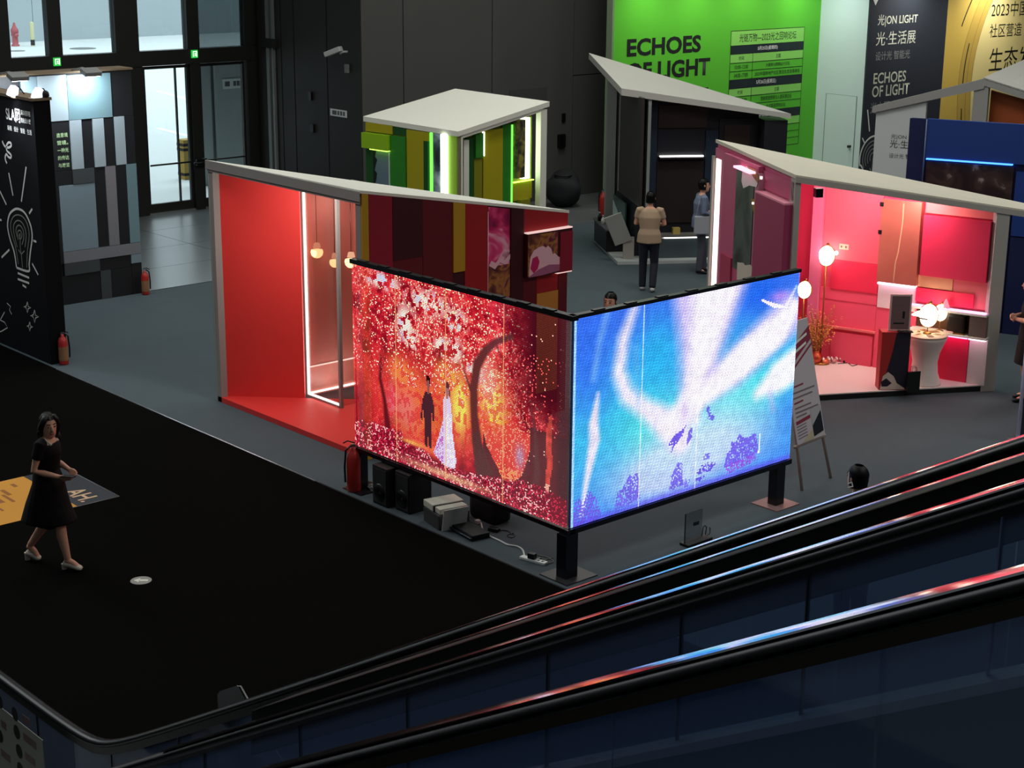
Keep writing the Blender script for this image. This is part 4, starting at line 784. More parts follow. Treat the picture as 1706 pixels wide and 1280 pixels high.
# bistro table with stretch cover
tb = G(1538, 638, 0.09)
ta = thing('bistro_table', 'round high table under a white stretch cover', 'table', (tb[0], tb[1], 0.09))
M_cover = mat('stretch_cover', (230, 216, 208), 0.7, 0, 0.2)
lathe('cover', [(0.0, 0.70), (0.28, 0.70), (0.285, 0.685), (0.27, 0.64), (0.20, 0.46), (0.175, 0.32), (0.19, 0.16), (0.24, 0.02), (0.245, 0.0), (0.0, 0.0)], M_cover, ta, seg=28)
lathe('table_top', [(0, 0.70), (0.29, 0.70), (0.295, 0.71), (0.29, 0.72), (0, 0.72)], mat('table_top_cream', (226, 196, 170), 0.5), ta, seg=28)
tt = (tb[0], tb[1])
ttz = 0.81
for k, (ox, oy, s) in enumerate(((-0.16, 0.03, 1.0), (-0.1, -0.12, 0.8), (0.06, -0.14, 0.9), (0.15, 0.0, 1.1), (-0.02, 0.13, 0.9), (0.12, 0.12, 0.8))):
    b = thing('leaflet', ['folded cream leaflet at the left rim of the bistro table', 'small cream leaflet at the front of the bistro table', 'brown leaflet in front of the table lamp', 'large cream leaflet at the right rim of the bistro table', 'brown leaflet behind the table lamp', 'small leaflet at the back of the bistro table'][k], 'leaflet', (tt[0] + ox, tt[1] + oy, ttz), k * 0.9, 'papers on the bistro table')
    bm = bmesh.new(); bmbox(bm, (-0.07 * s, -0.05 * s, 0.0), (0.07 * s, 0.05 * s, 0.008), 0.002); frombm('sheet', bm, mat('paper_%d' % (k % 2), ((228, 190, 150), (150, 96, 60))[k % 2], 0.6), b)
    bm = bmesh.new(); bmbox(bm, (-0.05 * s, -0.02 * s, 0.0085), (0.05 * s, 0.03 * s, 0.0105)); frombm('print_patch', bm, mat('leaf_ink', (110, 66, 48), 0.6), b)
c = np.array([tt[0], tt[1]]); d = ray(1535, 525); t_ = (c @ c) / (d[:2] @ c); zc = (CAMP + t_ * d)[2]
moon_lamp('table_lamp', 'glowing beaked table lamp standing on the bistro table', (tt[0], tt[1], zc), 0.155, ttz, -1, 'globe lamps in the pink booth', imgx, True)
sh = np.array(to_world(PB, pth, *fpd.pt(3.62, 0, 0.13)[:2])); d = ray(1568, 521); t_ = (sh[:2] @ sh[:2]) / (d[:2] @ sh[:2]); zc = (CAMP + t_ * d)[2]
moon_lamp('table_lamp', 'glowing globe table lamp standing in the lit niche', (sh[0], sh[1], zc), 0.115, 0.79, 1, 'globe lamps in the pink booth', imgx)
for nm, lb, u, w0, w1, z0, z1, m in (('display_case', 'dark rounded case standing in the lit niche', 3.86, 0.03, 0.2, 0.79, 1.06, M_gloss_black),):
    pc = to_world(PB, pth, *fpd.pt(u, 0, 0.11)[:2]); cs_ = thing(nm, lb, 'case', (pc[0], pc[1], 0.79), pth - math.pi / 4)
    bm = bmesh.new(); bmbox(bm, (-0.13, -0.07, 0), (0.13, 0.07, 0.27), 0.03); frombm('shell', bm, mat('case_brown', (30, 22, 20), 0.3), cs_); box('trim', (-0.135, -0.075, 0), (0.135, 0.075, 0.02), M_lampgold, cs_)
pc = to_world(PB, pth, *fpd.pt(3.78, 0, 0.19)[:2]); cy = thing('cards', 'small cream stack of cards in the lit niche', 'cards', (pc[0], pc[1], 0.79), pth - math.pi / 4)
box('stack', (-0.06, -0.02, 0), (0.06, 0.03, 0.03), mat('card_cream', (230, 206, 190), 0.6), cy, 0.004); box('top_card', (-0.055, -0.018, 0.03), (0.05, 0.025, 0.034), mat('card_pink', (220, 150, 150), 0.6), cy)
pc = to_world(PB, pth, *fpd.pt(3.70, 0, 0.17)[:2]); tr = thing('trinket', 'tiny clear pyramid ornament on the pink shelf', 'ornament', (pc[0], pc[1], 1.15))
bm = bmesh.new(); bmesh.ops.create_cone(bm, cap_ends=True, segments=4, radius1=0.07, radius2=0.008, depth=0.13, matrix=Matrix.Translation((0, 0, 0.065))); frombm('pyramid', bm, mat('clear_pink', (240, 180, 200), 0.1, 0, 0.8), tr); box('foot', (-0.06, -0.06, 0), (0.06, 0.06, 0.008), M_metal, tr)
# plinth with printed front and framed notice
pp = G(1487, 650, 0.09); imz = imgx
pl_ = thing('plinth', 'tall narrow plinth printed with a dark bottle on red', 'plinth', (pp[0], pp[1], 0.09), imgx)
box('body', (-0.20, 0.0, 0), (0.20, 0.22, 0.83), mat('plinth_red', (176, 44, 44), 0.5), pl_, 0.004)
fpl = Frame((-0.20, 0.0), (1, 0), (0, -1))
flat('dark_print', fpl, [(0.08, 0.18), (0.16, 0.55), (0.2, 0.82), (0.395, 0.82), (0.395, 0.02), (0.3, 0.02), (0.22, 0.14)], 0.002, mat('plum_ink', (40, 36, 48), 0.4), pl_)
flat('pale_print', fpl, [(0.02, 0.01), (0.05, 0.2), (0.12, 0.26), (0.2, 0.2), (0.25, 0.1), (0.36, 0.03), (0.36, 0.01)], 0.003, mat('pale_ink', (212, 190, 176), 0.5), pl_)
flat('plum_patch', fpl, [(0.03, 0.12), (0.1, 0.17), (0.18, 0.1), (0.12, 0.05), (0.04, 0.05)], 0.0035, mat('plum_ink', (40, 36, 48), 0.4), pl_)
fn = thing('framed_notice', 'grey framed notice standing on the printed plinth', 'frame', (pp[0] + 0.05 * math.cos(imgx), pp[1] + 0.05 * math.sin(imgx), 0.92), imgx)
box('frame', (-0.15, 0.08, 0), (0.15, 0.11, 0.52), mat('frame_pale', (226, 190, 186), 0.4), fn, 0.004); box('sheet', (-0.125, 0.074, 0.03), (0.125, 0.0795, 0.495), mat('notice_grey', (118, 92, 92), 0.5), fn)
box('printed_bottle', (0.03, 0.0725, 0.18), (0.06, 0.0738, 0.28), M_matt_black, fn); box('printed_bar', (-0.09, 0.0725, 0.1), (0.06, 0.0738, 0.12), M_matt_black, fn); box('printed_bar', (-0.09, 0.0725, 0.36), (0.0, 0.0738, 0.37), mat('grey_print', (90, 94, 92), 0.7), fn)
bg = G(1520, 653, 0.09); ba = thing('gift_bag', 'small black paper gift bag on the white floor', 'bag', (bg[0], bg[1], 0.09), imgx)
prism('body', [(-0.085, -0.04), (0.085, -0.04), (0.085, 0.04), (-0.085, 0.04)], 0, [0.29, 0.31, 0.29, 0.28], mat('bag_black', (20, 24, 24), 0.4), ba)
for s in (-1, 1): tube('handle', [(-0.04, 0.036 * s, 0.28), (-0.03, 0.036 * s, 0.36), (0.03, 0.036 * s, 0.36), (0.04, 0.036 * s, 0.28)], 0.004, M_matt_black, ba, 5)
ck = G(1487, 548, 0.92); ct = thing('dark_cloth', 'crumpled dark cloth lying on the printed plinth', 'cloth', (pp[0] + 0.1, pp[1] - 0.07, 0.92), imgx)
bm = bmesh.new(); bmesh.ops.create_grid(bm, x_segments=8, y_segments=4, size=0.1)
for v in bm.verts: v.co.z = 0.012 + 0.012 * math.sin(v.co.x * 60) * math.cos(v.co.y * 50); v.co.y *= 0.5
bmesh.ops.solidify(bm, geom=bm.faces, thickness=0.008); frombm('fold', bm, M_gloss_black, ct)
# dried plant, its vase and cord
pv = G(1367, 602, 0.09); pv = (pv[0] - 0.16, pv[1] - 0.03)
vp = thing('dried_plant', 'golden dried grass plant in a copper vase in the pink booth', 'plant', (pv[0], pv[1], 0.09))
lathe('vase', [(0, 0), (0.07, 0), (0.10, 0.04), (0.11, 0.10), (0.07, 0.16), (0.05, 0.18), (0.055, 0.2), (0.045, 0.2), (0.0, 0.15)], mat('copper_vase', (190, 90, 60), 0.25, 0.7), vp, seg=16)
bm = bmesh.new(); bm2 = bmesh.new(); r_ = random.Random(3)
for k in range(60):
    a = r_.uniform(0, 6.28); sp = r_.uniform(0.05, 0.34); h = r_.uniform(0.3, 0.72)
    P = [(0.02 * math.cos(a), 0.02 * math.sin(a), 0.15), (sp * 0.35 * math.cos(a), sp * 0.35 * math.sin(a), 0.15 + h * 0.6), (sp * math.cos(a), sp * math.sin(a), 0.15 + h)]
    bm_tube(bm, P, [0.004, 0.003, 0.0015], 4)
    for j in range(9):
        t = r_.uniform(0.4, 1.05); x = sp * t * math.cos(a) + r_.uniform(-.05, .05); y = sp * t * math.sin(a) + r_.uniform(-.05, .05); z = 0.15 + h * t + r_.uniform(-.04, .04); s = r_.uniform(0.008, 0.018)
        vs_ = [bm2.verts.new((x + s * dx, y + s * dy, z + s * dz)) for dx, dy, dz in ((1, 0, .3), (0, 1, -.2), (-1, 0, .4), (0, -1, -.5))]; bm2.faces.new(vs_[:3]); bm2.faces.new((vs_[0], vs_[2], vs_[3]))
frombm('stems', bm, mat('straw_stem', (150, 110, 50), 0.7), vp); tag(frombm('seed_heads', bm2, mat('straw_gold', (206, 150, 70), 0.7), vp), kind='stuff')
pe = G(1375, 607, 0.09)
for k, (ox, oy, s, cc) in enumerate(((0.0, 0.0, 1.0, (214, 120, 80)), (0.16, 0.02, 0.8, (200, 150, 150)), (0.30, -0.02, 0.6, (180, 130, 140)))):
    o = thing('copper_ornament', ['copper ornament lying by the dried plant', 'pale beaded ornament lying behind the copper one', 'small beaded ornament furthest along the skirting'][k], 'ornament', (pe[0] + ox * math.cos(imgx + 0.5), pe[1] + ox * math.sin(imgx + 0.5), 0.09))
    ball('body', (0, 0, 0.045 * s), 0.06 * s, mat('orn_%d' % k, cc, 0.25, 0.5), o, (1.3, 0.9, 0.75), 12)
    for j in range(4): ball('bead', (0.06 * s * math.cos(j * 1.6), 0.06 * s * math.sin(j * 1.6), 0.09 * s), 0.02 * s, M_wht_print, o, seg=8)
cdp = [G(x, y, 0.097) for x, y in ((1396, 606), (1410, 605), (1416, 602), (1424, 604), (1428, 608), (1420, 610), (1414, 606), (1422, 603), (1440, 606), (1462, 610))]
cd = thing('lamp_cable', 'thin dark cord with a plug on the white booth floor', 'cord', tuple(cdp[0])); tube('cable', [tuple(np.array(c) - cdp[0]) for c in cdp], 0.006, M_matt_black, cd, 6); box('plug', (0.12, -0.03, -0.005), (0.2, 0.03, 0.03), M_matt_black, cd, 0.006)

# ------------------------------------------------------------------ DARK booth (turned wedge)
DB = (22.204, 21.805); dth = -math.radians(33.45); DW = 3.233
dk = thing('exhibition_booth', 'black wedge booth with grey slab roof in front of the green wall', 'booth', (*DB, 0), dth)
M_slab = mat('slab_grey', (188, 188, 180), 0.6, 0, 0.3, 0.03, 1.0); M_pgrey = mat('post_grey', (150, 156, 152), 0.6); M_ink = mat('booth_ink', (26, 28, 34), 0.5); M_brn = mat('booth_brown', (52, 38, 32), 0.5); M_nv = mat('booth_navy', (30, 44, 62), 0.5)
prism('roof', [(-0.03, -0.03), (DW + 0.03, -0.03), (-0.03, DW + 0.03)], [3.22, 2.76, 3.62], [3.35, 2.85, 3.74], M_slab, dk)
prism('platform', [(-0.02, -0.02), (DW, -0.02), (DW, 0.4), (0.4, 2.3), (-0.02, 2.3)], 0.0, 0.06, mat('platform_grey', (176, 182, 180), 0.35), dk)
box('roof_post', (0.22, 2.42, 0.0), (0.40, 2.56, 3.45), M_pgrey, dk); box('roof_post', (0.50, 0.0, 0.06), (0.56, 0.10, 3.22), M_pgrey, dk)
fk = Frame((0.0, 0.45), (1, 0), (0, -1), DB, dth)     # recessed front wall
def kz(u): return 3.20 - 0.145 * u
wbox('front_wall', fk, 0.56, DW - 0.45, 0.06, 3.0, -0.08, 0.0, M_ink, dk, zt=(kz(0.56), kz(DW - 0.45)))
for nm, a, b, z0, z1, m, dd_ in (('front_panel', 0.58, 0.78, 0.4, 3.02, M_nv, 0.05), ('front_panel', 0.80, 1.75, 2.55, 2.98, M_brn, 0.04), ('front_panel', 0.80, 1.72, 2.10, 2.53, M_ink, 0.03), ('front_panel', 0.80, 1.72, 0.72, 1.92, mat('booth_umber', (40, 32, 30), 0.45), 0.03), ('front_panel', 1.74, 1.98, 0.4, 2.5, M_nv, 0.05), ('front_panel', 2.0, 2.75, 0.4, 2.72, M_ink, 0.04)):
    wbox(nm, fk, a, b, z0, z1, 0.0, dd_, m, dk)
wbox('light_strip', fk, 0.85, 1.70, 2.0, 2.02, 0.0, 0.07, emit('white_shelf_strip', (255, 250, 245), 4.0), dk)
wbox('shelf', fk, 0.82, 1.72, 1.97, 2.0, 0.0, 0.17, M_ink, dk)
wbox('counter', fk, 0.60, 2.75, 0.06, 0.44, 0.0, 0.22, mat('counter_teal', (70, 82, 86), 0.5), dk); wbox('counter_top', fk, 0.60, 2.75, 0.47, 0.52, 0.0, 0.24, mat('counter_grey', (120, 118, 112), 0.5), dk); wbox('light_strip', fk, 0.95, 2.75, 0.45, 0.47, 0.0, 0.235, emit('white_shelf_strip', (255, 250, 245), 4.0), dk)
wbox('yellow_box', fk, 1.12, 1.26, 0.52, 0.64, 0.08, 0.2, mat('box_yellow', (190, 170, 90), 0.5), dk)
box('rear_wall', (0.42, 0.5, 0.0), (0.56, 2.75, 3.1), M_ink, dk)
# right end wall up to the roof tip
wbox('end_wall', fk, DW - 0.45, DW + 0.0, 0.06, 2.72, -0.2, 0.40, M_ink, dk)
wbox('brown_panel', fk, 2.1, 2.6, 1.2, 2.6, 0.04, 0.06, M_brn, dk)
tube('wall_lamp_bracket', [fk.pt(2.05, 2.05, 0.06), fk.pt(2.05, 2.18, 0.1), fk.pt(2.22, 2.19, 0.12)], 0.015, M_metal, dk)
# hanging dark panel, mirror and dresser in the open left side
fo = Frame((0.40, 0.52), (0, 1), (-1, 0), DB, dth)
pu0, pz0 = fo.at(1038, 318); pu1, pz1 = fo.at(1079, 160)
wbox('hanging_panel', fo, pu0, pu1, pz0, 3.2, 0.05, 0.1, mat('smoked_glass', (52, 54, 52), 0.15, 0, 0.6), dk)
wbox('panel_edge', fo, pu0, pu0 + 0.03, pz0, 3.2, 0.1, 0.11, M_pgrey, dk)
dr = thing('dresser', 'low black dresser with a mirror in the open side of the black booth', 'dresser', to_world(DB, dth, 0.05, 1.3, 0.06), dth)
box('carcass', (-0.1, -0.35, 0), (0.3, 0.9, 0.42), M_gloss_black, dr, 0.006); box('top', (-0.12, -0.37, 0.42), (0.32, 0.92, 0.45), mat('dresser_top', (90, 96, 96), 0.3), dr)
box('mirror', (0.27, -0.3, 0.45), (0.3, 0.85, 0.95), mat('mirror_teal', (96, 130, 128), 0.12, 0.6), dr)
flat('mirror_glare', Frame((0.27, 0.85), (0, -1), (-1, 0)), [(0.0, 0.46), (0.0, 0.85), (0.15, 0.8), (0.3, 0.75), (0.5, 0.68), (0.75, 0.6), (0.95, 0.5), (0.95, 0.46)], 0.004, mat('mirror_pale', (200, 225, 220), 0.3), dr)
for k, (y, z) in enumerate(((0.6, 0.45), (0.25, 0.45))):
    b = thing('vanity_bottle', ['dark bottle on the black dresser by the mirror', 'pale pot on the black dresser near the silver stand'][k], 'bottle', to_world(DB, dth, 0.0, 1.3 + y, 0.51), dth, 'small things on the dresser')
    lathe('body', [(0, 0), (0.04, 0), (0.04, 0.1), (0.015, 0.13), (0.015, 0.17), (0, 0.17)], (M_gloss_black, M_wht_print)[k], b, seg=10); lathe('cap', [(0.017, 0.15), (0.02, 0.15), (0.02, 0.18), (0, 0.18)], M_metal, b, seg=8)
lp = G(1042, 432, 0.06); ls = thing('info_stand', 'tilted silver display stand on the grey platform', 'stand', (lp[0], lp[1], 0.06), imgx)
prism('column', [(-0.05, 0), (0.16, 0.0), (0.16, 0.12), (-0.05, 0.12)], 0, 0.42, mat('stand_grey', (150, 146, 140), 0.4), ls)
bm = bmesh.new(); bmbox(bm, (-0.22, -0.02, 0.0), (0.12, 0.015, 0.62), 0.004, Matrix.Translation((0.0, 0.0, 0.34)) @ Matrix.Rotation(math.radians(14), 4, 'X') @ Matrix.Rotation(math.radians(-22), 4, 'Y')); frombm('board', bm, mat('stand_silver', (172, 172, 166), 0.35, 0.2), ls)
# dark bundle by the rear wall
bp = G(938, 345); du_ = thing('bundle', 'dark bag bundle on the floor by the charcoal rear wall', 'bag', (bp[0] + 0.1, bp[1] + 0.1, -0.004))
bm = bmesh.new(); bmesh.ops.create_icosphere(bm, subdivisions=3, radius=0.42, matrix=Matrix.Translation((0, 0, 0.38)))
for v in bm.verts: v.co *= 1 + 0.12 * math.sin(v.co.x * 9 + v.co.y * 5) * math.cos(v.co.z * 8); v.co.z = max(v.co.z, 0)
frombm('sack', bm, mat('sack_black', (24, 26, 30), 0.8), du_, smooth=True)
tube('tie', [(0.2 * math.cos(a), 0.2 * math.sin(a), 0.72) for a in np.linspace(0, 6.28, 14)], 0.02, M_matt_black, du_, 6)

# ------------------------------------------------------------------ BLUE booth at the right
BB = (23.186, 13.792); bdir = math.atan2(0.931, -0.365)
bl = thing('exhibition_booth', 'navy blue booth with a glowing blue shelf light', 'booth', (*BB, 0), bdir - math.pi)
# local x runs along the face towards the right of the picture
M_navy = mat('booth_blue', (26, 62, 134), 0.5, 0, 0.4, 0.03, 1.0); M_navyd = mat('booth_blue_dark', (18, 34, 76), 0.5)
fb = Frame((0.0, 0.0), (1, 0), (0, -1), BB, bdir - math.pi)
box('core', (-1.95, 0.02, 0), (1.6, 0.16, 3.34), M_navyd, bl)
for (a, b, z0, z1, m, d_) in ((-1.95, -1.67, 0.0, 3.35, M_navyd, 0.02), (-1.66, 1.6, 2.74, 3.36, M_navy, 0.06), (-0.22, 1.6, 1.6, 2.62, M_navy, 0.03), (-0.22, 1.6, 0.0, 1.58, M_navyd, 0.02), (-1.66, -0.24, 0.0, 2.0, M_navyd, 0.02)):
    wbox('front_panel', fb, a + 0.003, b - 0.003, z0, z1, -0.02, d_, m, bl)
wbox('light_strip', fb, -1.63, -0.28, 2.715, 2.735, 0.0, 0.08, emit('blue_strip', (70, 140, 255), 3.0), bl)
wbox('picture', fb, -1.63, -0.26, 2.0, 2.68, -0.02, 0.03, print_mat('dim_print', [(0.35, (24, 22, 24)), (0.5, (46, 38, 36)), (0.62, (70, 58, 50)), (0.7, (150, 140, 130))], 2.5, 0.4, 1.0), bl)
tube('pale_edge', [fb.pt(-1.665, 2.0, 0.065), fb.pt(-1.665, 3.35, 0.065)], 0.012, mat('edge_bluegrey', (90, 110, 140), 0.5), bl, 6)
# ------------------------------------------------------------------ grey portal booth behind it
GBo = (26.91, 15.252); 
gp = thing('exhibition_booth', 'grey portal booth with white title panel and rust wall behind the blue booth', 'booth', (*GBo, 0), bdir - math.pi)
fg2 = Frame((0.0, 0.0), (1, 0), (0, -1), GBo, bdir - math.pi)
M_port = mat('portal_grey', (150, 150, 146), 0.6); M_pwh = mat('panel_pale', (196, 202, 200), 0.6)
wbox('title_panel', fg2, -3.54, -2.62, 0.0, 3.1, -0.1, 0.0, M_pwh, gp, zt=(3.04, 3.22))
wbox('beam', fg2, -3.6, -1.6, 2.95, 3.7, -0.12, 0.06, M_port, gp, zt=(3.07, 3.68), zb=(2.95, 3.50))
wbox('beam', fg2, -1.6, 0.6, 3.2, 3.7, -0.12, 0.06, M_port, gp, zt=(3.68, 3.1), zb=(3.55, 2.95))
wbox('portal_post', fg2, -1.78, -1.52, 0.0, 3.55, -0.1, 0.04, M_port, gp); wbox('portal_post', fg2, 0.4, 0.6, 0.0, 3.0, -0.1, 0.04, M_port, gp)
wbox('rust_wall', fg2, -1.52, 0.4, 0.0, 3.4, -0.3, -0.2, mat('rust_brown', (150, 74, 34), 0.6, 0, 0.3, 0.1, 3.0), gp, zt=(3.45, 3.0))
prism('roof', [(-1.62, -0.06), (0.6, -0.06), (0.9, 2.2), (-1.2, 2.2)], [3.66, 3.08, 3.1, 3.9], [3.70, 3.12, 3.14, 3.94], M_slab, gp)
u_, z_ = fg2.at(1484, 232); text('title_text', '光|ON LIGHT', fg2, u_, z_, 0.10, M_blk_print, gp, 0.003, 0.62)
u_, z_ = fg2.at(1482, 246); text('title_text', '光·生活展', fg2, u_, z_, 0.15, M_blk_print, gp, 0.003, 0.66)
u_, z_ = fg2.at(1481, 263); text('title_text', '设计光 智能光', fg2, u_, z_, 0.09, M_blk_print, gp, 0.003, 0.58)
# ------------------------------------------------------------------ LED screens
def vnoise(W, H, n, seed):
    r = np.random.default_rng(seed); g = r.random((n + 2, int(n * W / H) + 3)); ys = np.linspace(0, n, H, endpoint=False); xs = np.linspace(0, g.shape[1] - 2, W, endpoint=False)
    yi, xi = ys.astype(int), xs.astype(int); fy, fx = ys - yi, xs - xi; fy = fy * fy * (3 - 2 * fy); fx = fx * fx * (3 - 2 * fx)
    a = g[np.ix_(yi, xi)] * (1 - fx) + g[np.ix_(yi, xi + 1)] * fx; b = g[np.ix_(yi + 1, xi)] * (1 - fx) + g[np.ix_(yi + 1, xi + 1)] * fx
    return a * (1 - fy)[:, None] + b * fy[:, None]
def mixc(img, c, a): return img * (1 - a[..., None]) + (np.array(c) / 255.0) * a[..., None]
def segdist(S, T, pts, ar):
    """distance to a polyline with a width per point (>0 inside)"""
    best = np.full(S.shape, -9.0)
    for (x0, y0, w0), (x1, y1, w1) in zip(pts, pts[1:]):
        dx, dy = (x1 - x0) * ar, y1 - y0; L = dx * dx + dy * dy + 1e-9
        t = np.clip((((S - x0) * ar) * dx + (T - y0) * dy) / L, 0, 1)
        d = np.hypot((S - x0) * ar - t * dx, T - y0 - t * dy); best = np.maximum(best, w0 + (w1 - w0) * t - d)
    return best
def inpoly(S, T, P):
    ins = np.zeros(S.shape, bool); n = len(P)
    for i in range(n):
        (x0, y0), (x1, y1) = P[i], P[(i + 1) % n]
        if y0 == y1: continue
        ins ^= ((y0 > T) != (y1 > T)) & (S < (x1 - x0) * (T - y0) / (y1 - y0) + x0)
    return ins
def gau(S, T, x, y, rx, ry): return np.exp(-(((S - x) / rx) ** 2 + ((T - y) / ry) ** 2))
def paint_forest(W, H):
    ar = 1.63; T, S = np.meshgrid((np.arange(H) + .5) / H, (np.arange(W) + .5) / W, indexing='ij'); r = np.random.default_rng(5)
    n1, n2, n3 = vnoise(W, H, 9, 1), vnoise(W, H, 22, 2), vnoise(W, H, 45, 3)
    n = .35 * n1 + .35 * n2 + .3 * n3
    img = np.zeros((H, W, 3)) + np.array([168, 16, 36]) / 255
    img = mixc(img, (226, 44, 54), np.clip((n - .38) * 4, 0, 1)); img = mixc(img, (250, 96, 92), np.clip((n - .58) * 5, 0, 1))
    img = mixc(img, (110, 8, 26), np.clip((.36 - n) * 5, 0, 1))
    mid = np.clip(1 - np.abs(T - .36) / .3, 0, 1) * (S < .8)
    img = mixc(img, (226, 66, 52), mid * .8 * np.clip(.5 + n1, 0, 1))
    for (x, y, rx, ry, c, a) in ((.31, .36, .09, .14, (250, 120, 62), .75), (.27, .25, .07, .08, (214, 110, 50), .7), (.53, .42, .045, .15, (255, 236, 100), 1), (.47, .55, .05, .08, (255, 190, 80), .8), (.68, .47, .06, .15, (255, 226, 90), .95), (.66, .60, .03, .08, (255, 250, 220), 1), (.24, .50, .06, .08, (255, 150, 70), .8), (.28, .30, .05, .10, (240, 130, 160), .5), (.20, .33, .03, .08, (235, 120, 170), .5), (.40, .30, .08, .2, (240, 120, 60), .7)):
        img = mixc(img, c, np.clip(gau(S, T, x, y, rx, ry) * 1.3, 0, 1) * a)
    tx = ((n3 > .52) & (T > .16)) * .55 * (n2 > .3); img = mixc(img, (214, 38, 48), tx); tx2 = (r.random((H, W)) < .16) & (T > .16); img[tx2] = img[tx2] * .55 + np.array([255, 120, 110]) / 255 * .45
    for (x, y, rx, ry) in ((.38, .90, .09, .06), (.27, .77, .045, .09), (.51, .84, .05, .06), (.44, .70, .03, .05), (.51, .70, .03, .06), (.60, .62, .035, .05), (.30, .68, .03, .05), (.16, .95, .08, .04)):
        a = np.clip(gau(S, T, x, y, rx, ry) * 1.4 - .1, 0, 1) * (n3 > .42); img = mixc(img, (250, 240, 226), a); img = mixc(img, (170, 200, 255), a * (n2 > .6) * .6)
    gl = np.clip(gau(S, T, .42, .78, .30, .26), 0, 1)
    sp = r.random((H, W)); k = (sp < .05 + .28 * gl * (n2 > .4)) & (T > .44) & (n3 > .4); img[k] = np.array([255, 208, 190]) / 255
    k = (r.random((H, W)) < .10 * gl) & (T > .5); img[k] = np.array([255, 240, 190]) / 255
    k = (r.random((H, W)) < .16) & (T > .55) & (n1 > .5); img[k] = np.array([255, 120, 110]) / 255
    # left trunk and shaded left side
    img = mixc(img, (120, 16, 30), (np.clip((.12 - S) * 8, 0, 1) * np.clip((.5 - T) * 4, 0, 1)) * .8)
    for pts, c in (([(.145, .56, .012), (.14, .42, .02), (.16, .32, .022), (.178, .16, .032)], (92, 18, 26)), ([(.17, .55, .006), (.15, .48, .01)], (92, 18, 26))):
        img = mixc(img, c, np.clip(segdist(S, T, pts, ar) * 60, 0, 1))
    # grove right of the main trunk
    ov = inpoly(S, T, [(.625, .60), (.66, .68), (.72, .66), (.80, .56), (.845, .44), (.84, .30), (.81, .18), (.76, .105), (.725, .12), (.70, .18), (.655, .26), (.63, .36), (.62, .48)])
    dk_ = ~ov & (S > .64 + .0 * T) & (T < .44); img[dk_] = mixc(img, (92, 34, 40), np.ones((H, W)) * .95)[dk_]
    img = mixc(img, (232, 70, 60), (ov & (T < .4)) * (.55 + .3 * n3)); k = ov & (T < .2) & (r.random((H, W)) < .5); img[k] = np.array([255, 150, 90]) / 255
    k = ov & (r.random((H, W)) < .22); img[k] = np.array([250, 150, 120]) / 255
    img = mixc(img, (170, 170, 220), gau(S, T, .80, .27, .02, .06) * .7)
    # upper right: dark foliage thinning out, screen almost dark
    dark = np.clip((S - .70 - .06 * (n1 - .5)) * 6, 0, 1) * np.clip((T - .40) * 5, 0, 1)
    img = mixc(img, (70, 8, 24), dark); 
    k = (r.random((H, W)) < .12 * (1 - np.abs(S - .84) * 5)) & (T > .42) & (T < .8) & (S > .72); img[k] = np.array([250, 90, 90]) / 255
    k = (r.random((H, W)) < .012) & (S > .8); img[k] = np.array([255, 190, 170]) / 255
    ro = segdist(S, T, [(.915, .14, .012), (.925, .28, .02), (.92, .44, .02), (.93, .52, .008)], ar) > 0; img[ro] = (np.array([214, 70, 60]) / 255) * (.7 + .5 * n3[ro][:, None])
    k = ro & (T < .18); img[k] = np.array([255, 170, 150]) / 255
    # main trunk with branches
    for pts in ([(.665, .05, .10), (.635, .15, .066), (.61, .26, .044), (.597, .40, .034), (.594, .54, .034), (.61, .66, .036), (.645, .74, .03), (.69, .80, .024), (.76, .85, .02)], [(.583, .52, .018), (.56, .58, .012), (.545, .64, .008)], [(.69, .80, .014), (.72, .72, .008)]):
        img = mixc(img, (92, 46, 46), np.clip(segdist(S, T, pts, ar) * 70, 0, 1))
    img = mixc(img, (98, 50, 52), np.clip(segdist(S, T, [(.86, .10, .03), (.875, .22, .03), (.865, .40, .018), (.845, .56, .012)], ar) * 60, 0, 1))
    img = mixc(img, (74, 30, 36), np.clip((S - .945) * 40, 0, 1) * .9)
    # ground covered in leaves
    gh = .13 + .03 * np.sin(S * 9) + .02 * (n2 - .5) + .02 * (S < .25); gd = np.clip((gh - T) * 40, 0, 1)
    img = mixc(img, (120, 12, 36), gd * .95); k = (gd > .3) & (r.random((H, W)) < .38) & (n3 > .42) & (S < .93); img[k] = np.array([250, 176, 176]) / 255
    k = (gd > .3) & (r.random((H, W)) < .25); img[k] = np.array([206, 40, 70]) / 255
    img = mixc(img, (255, 214, 150), gau(S, T, .46, .03, .22, .02) * .7); img = mixc(img, (255, 190, 90), gau(S, T, .30, .135, .06, .012) * .9)
    # walking couple
    def fig(c, P): img[inpoly(S, T, P)] = np.array(c) / 255
    fig((70, 34, 44), [(.352, .39), (.366, .435), (.395, .435), (.408, .38), (.412, .29), (.402, .29), (.396, .35), (.393, .22), (.396, .14), (.384, .14), (.380, .22), (.374, .14), (.362, .15), (.362, .26), (.356, .35), (.350, .28), (.342, .285)])
    fig((150, 84, 84), [(.373, .50), (.389, .50), (.388, .462), (.384, .43), (.378, .43), (.374, .462)]); fig((48, 22, 30), [(.372, .52), (.380, .527), (.388, .52), (.391, .49), (.389, .475), (.386, .497), (.375, .497), (.372, .475), (.370, .49)])
    fig((226, 210, 246), [(.452, .42), (.462, .45), (.482, .45), (.492, .40), (.495, .28), (.515, .12), (.50, .075), (.45, .085), (.405, .125), (.43, .22), (.452, .32)])
    k = inpoly(S, T, [(.462, .36), (.49, .36), (.51, .09), (.46, .08)]) & (r.random((H, W)) < .5); img[k] = np.array([255, 250, 255]) / 255
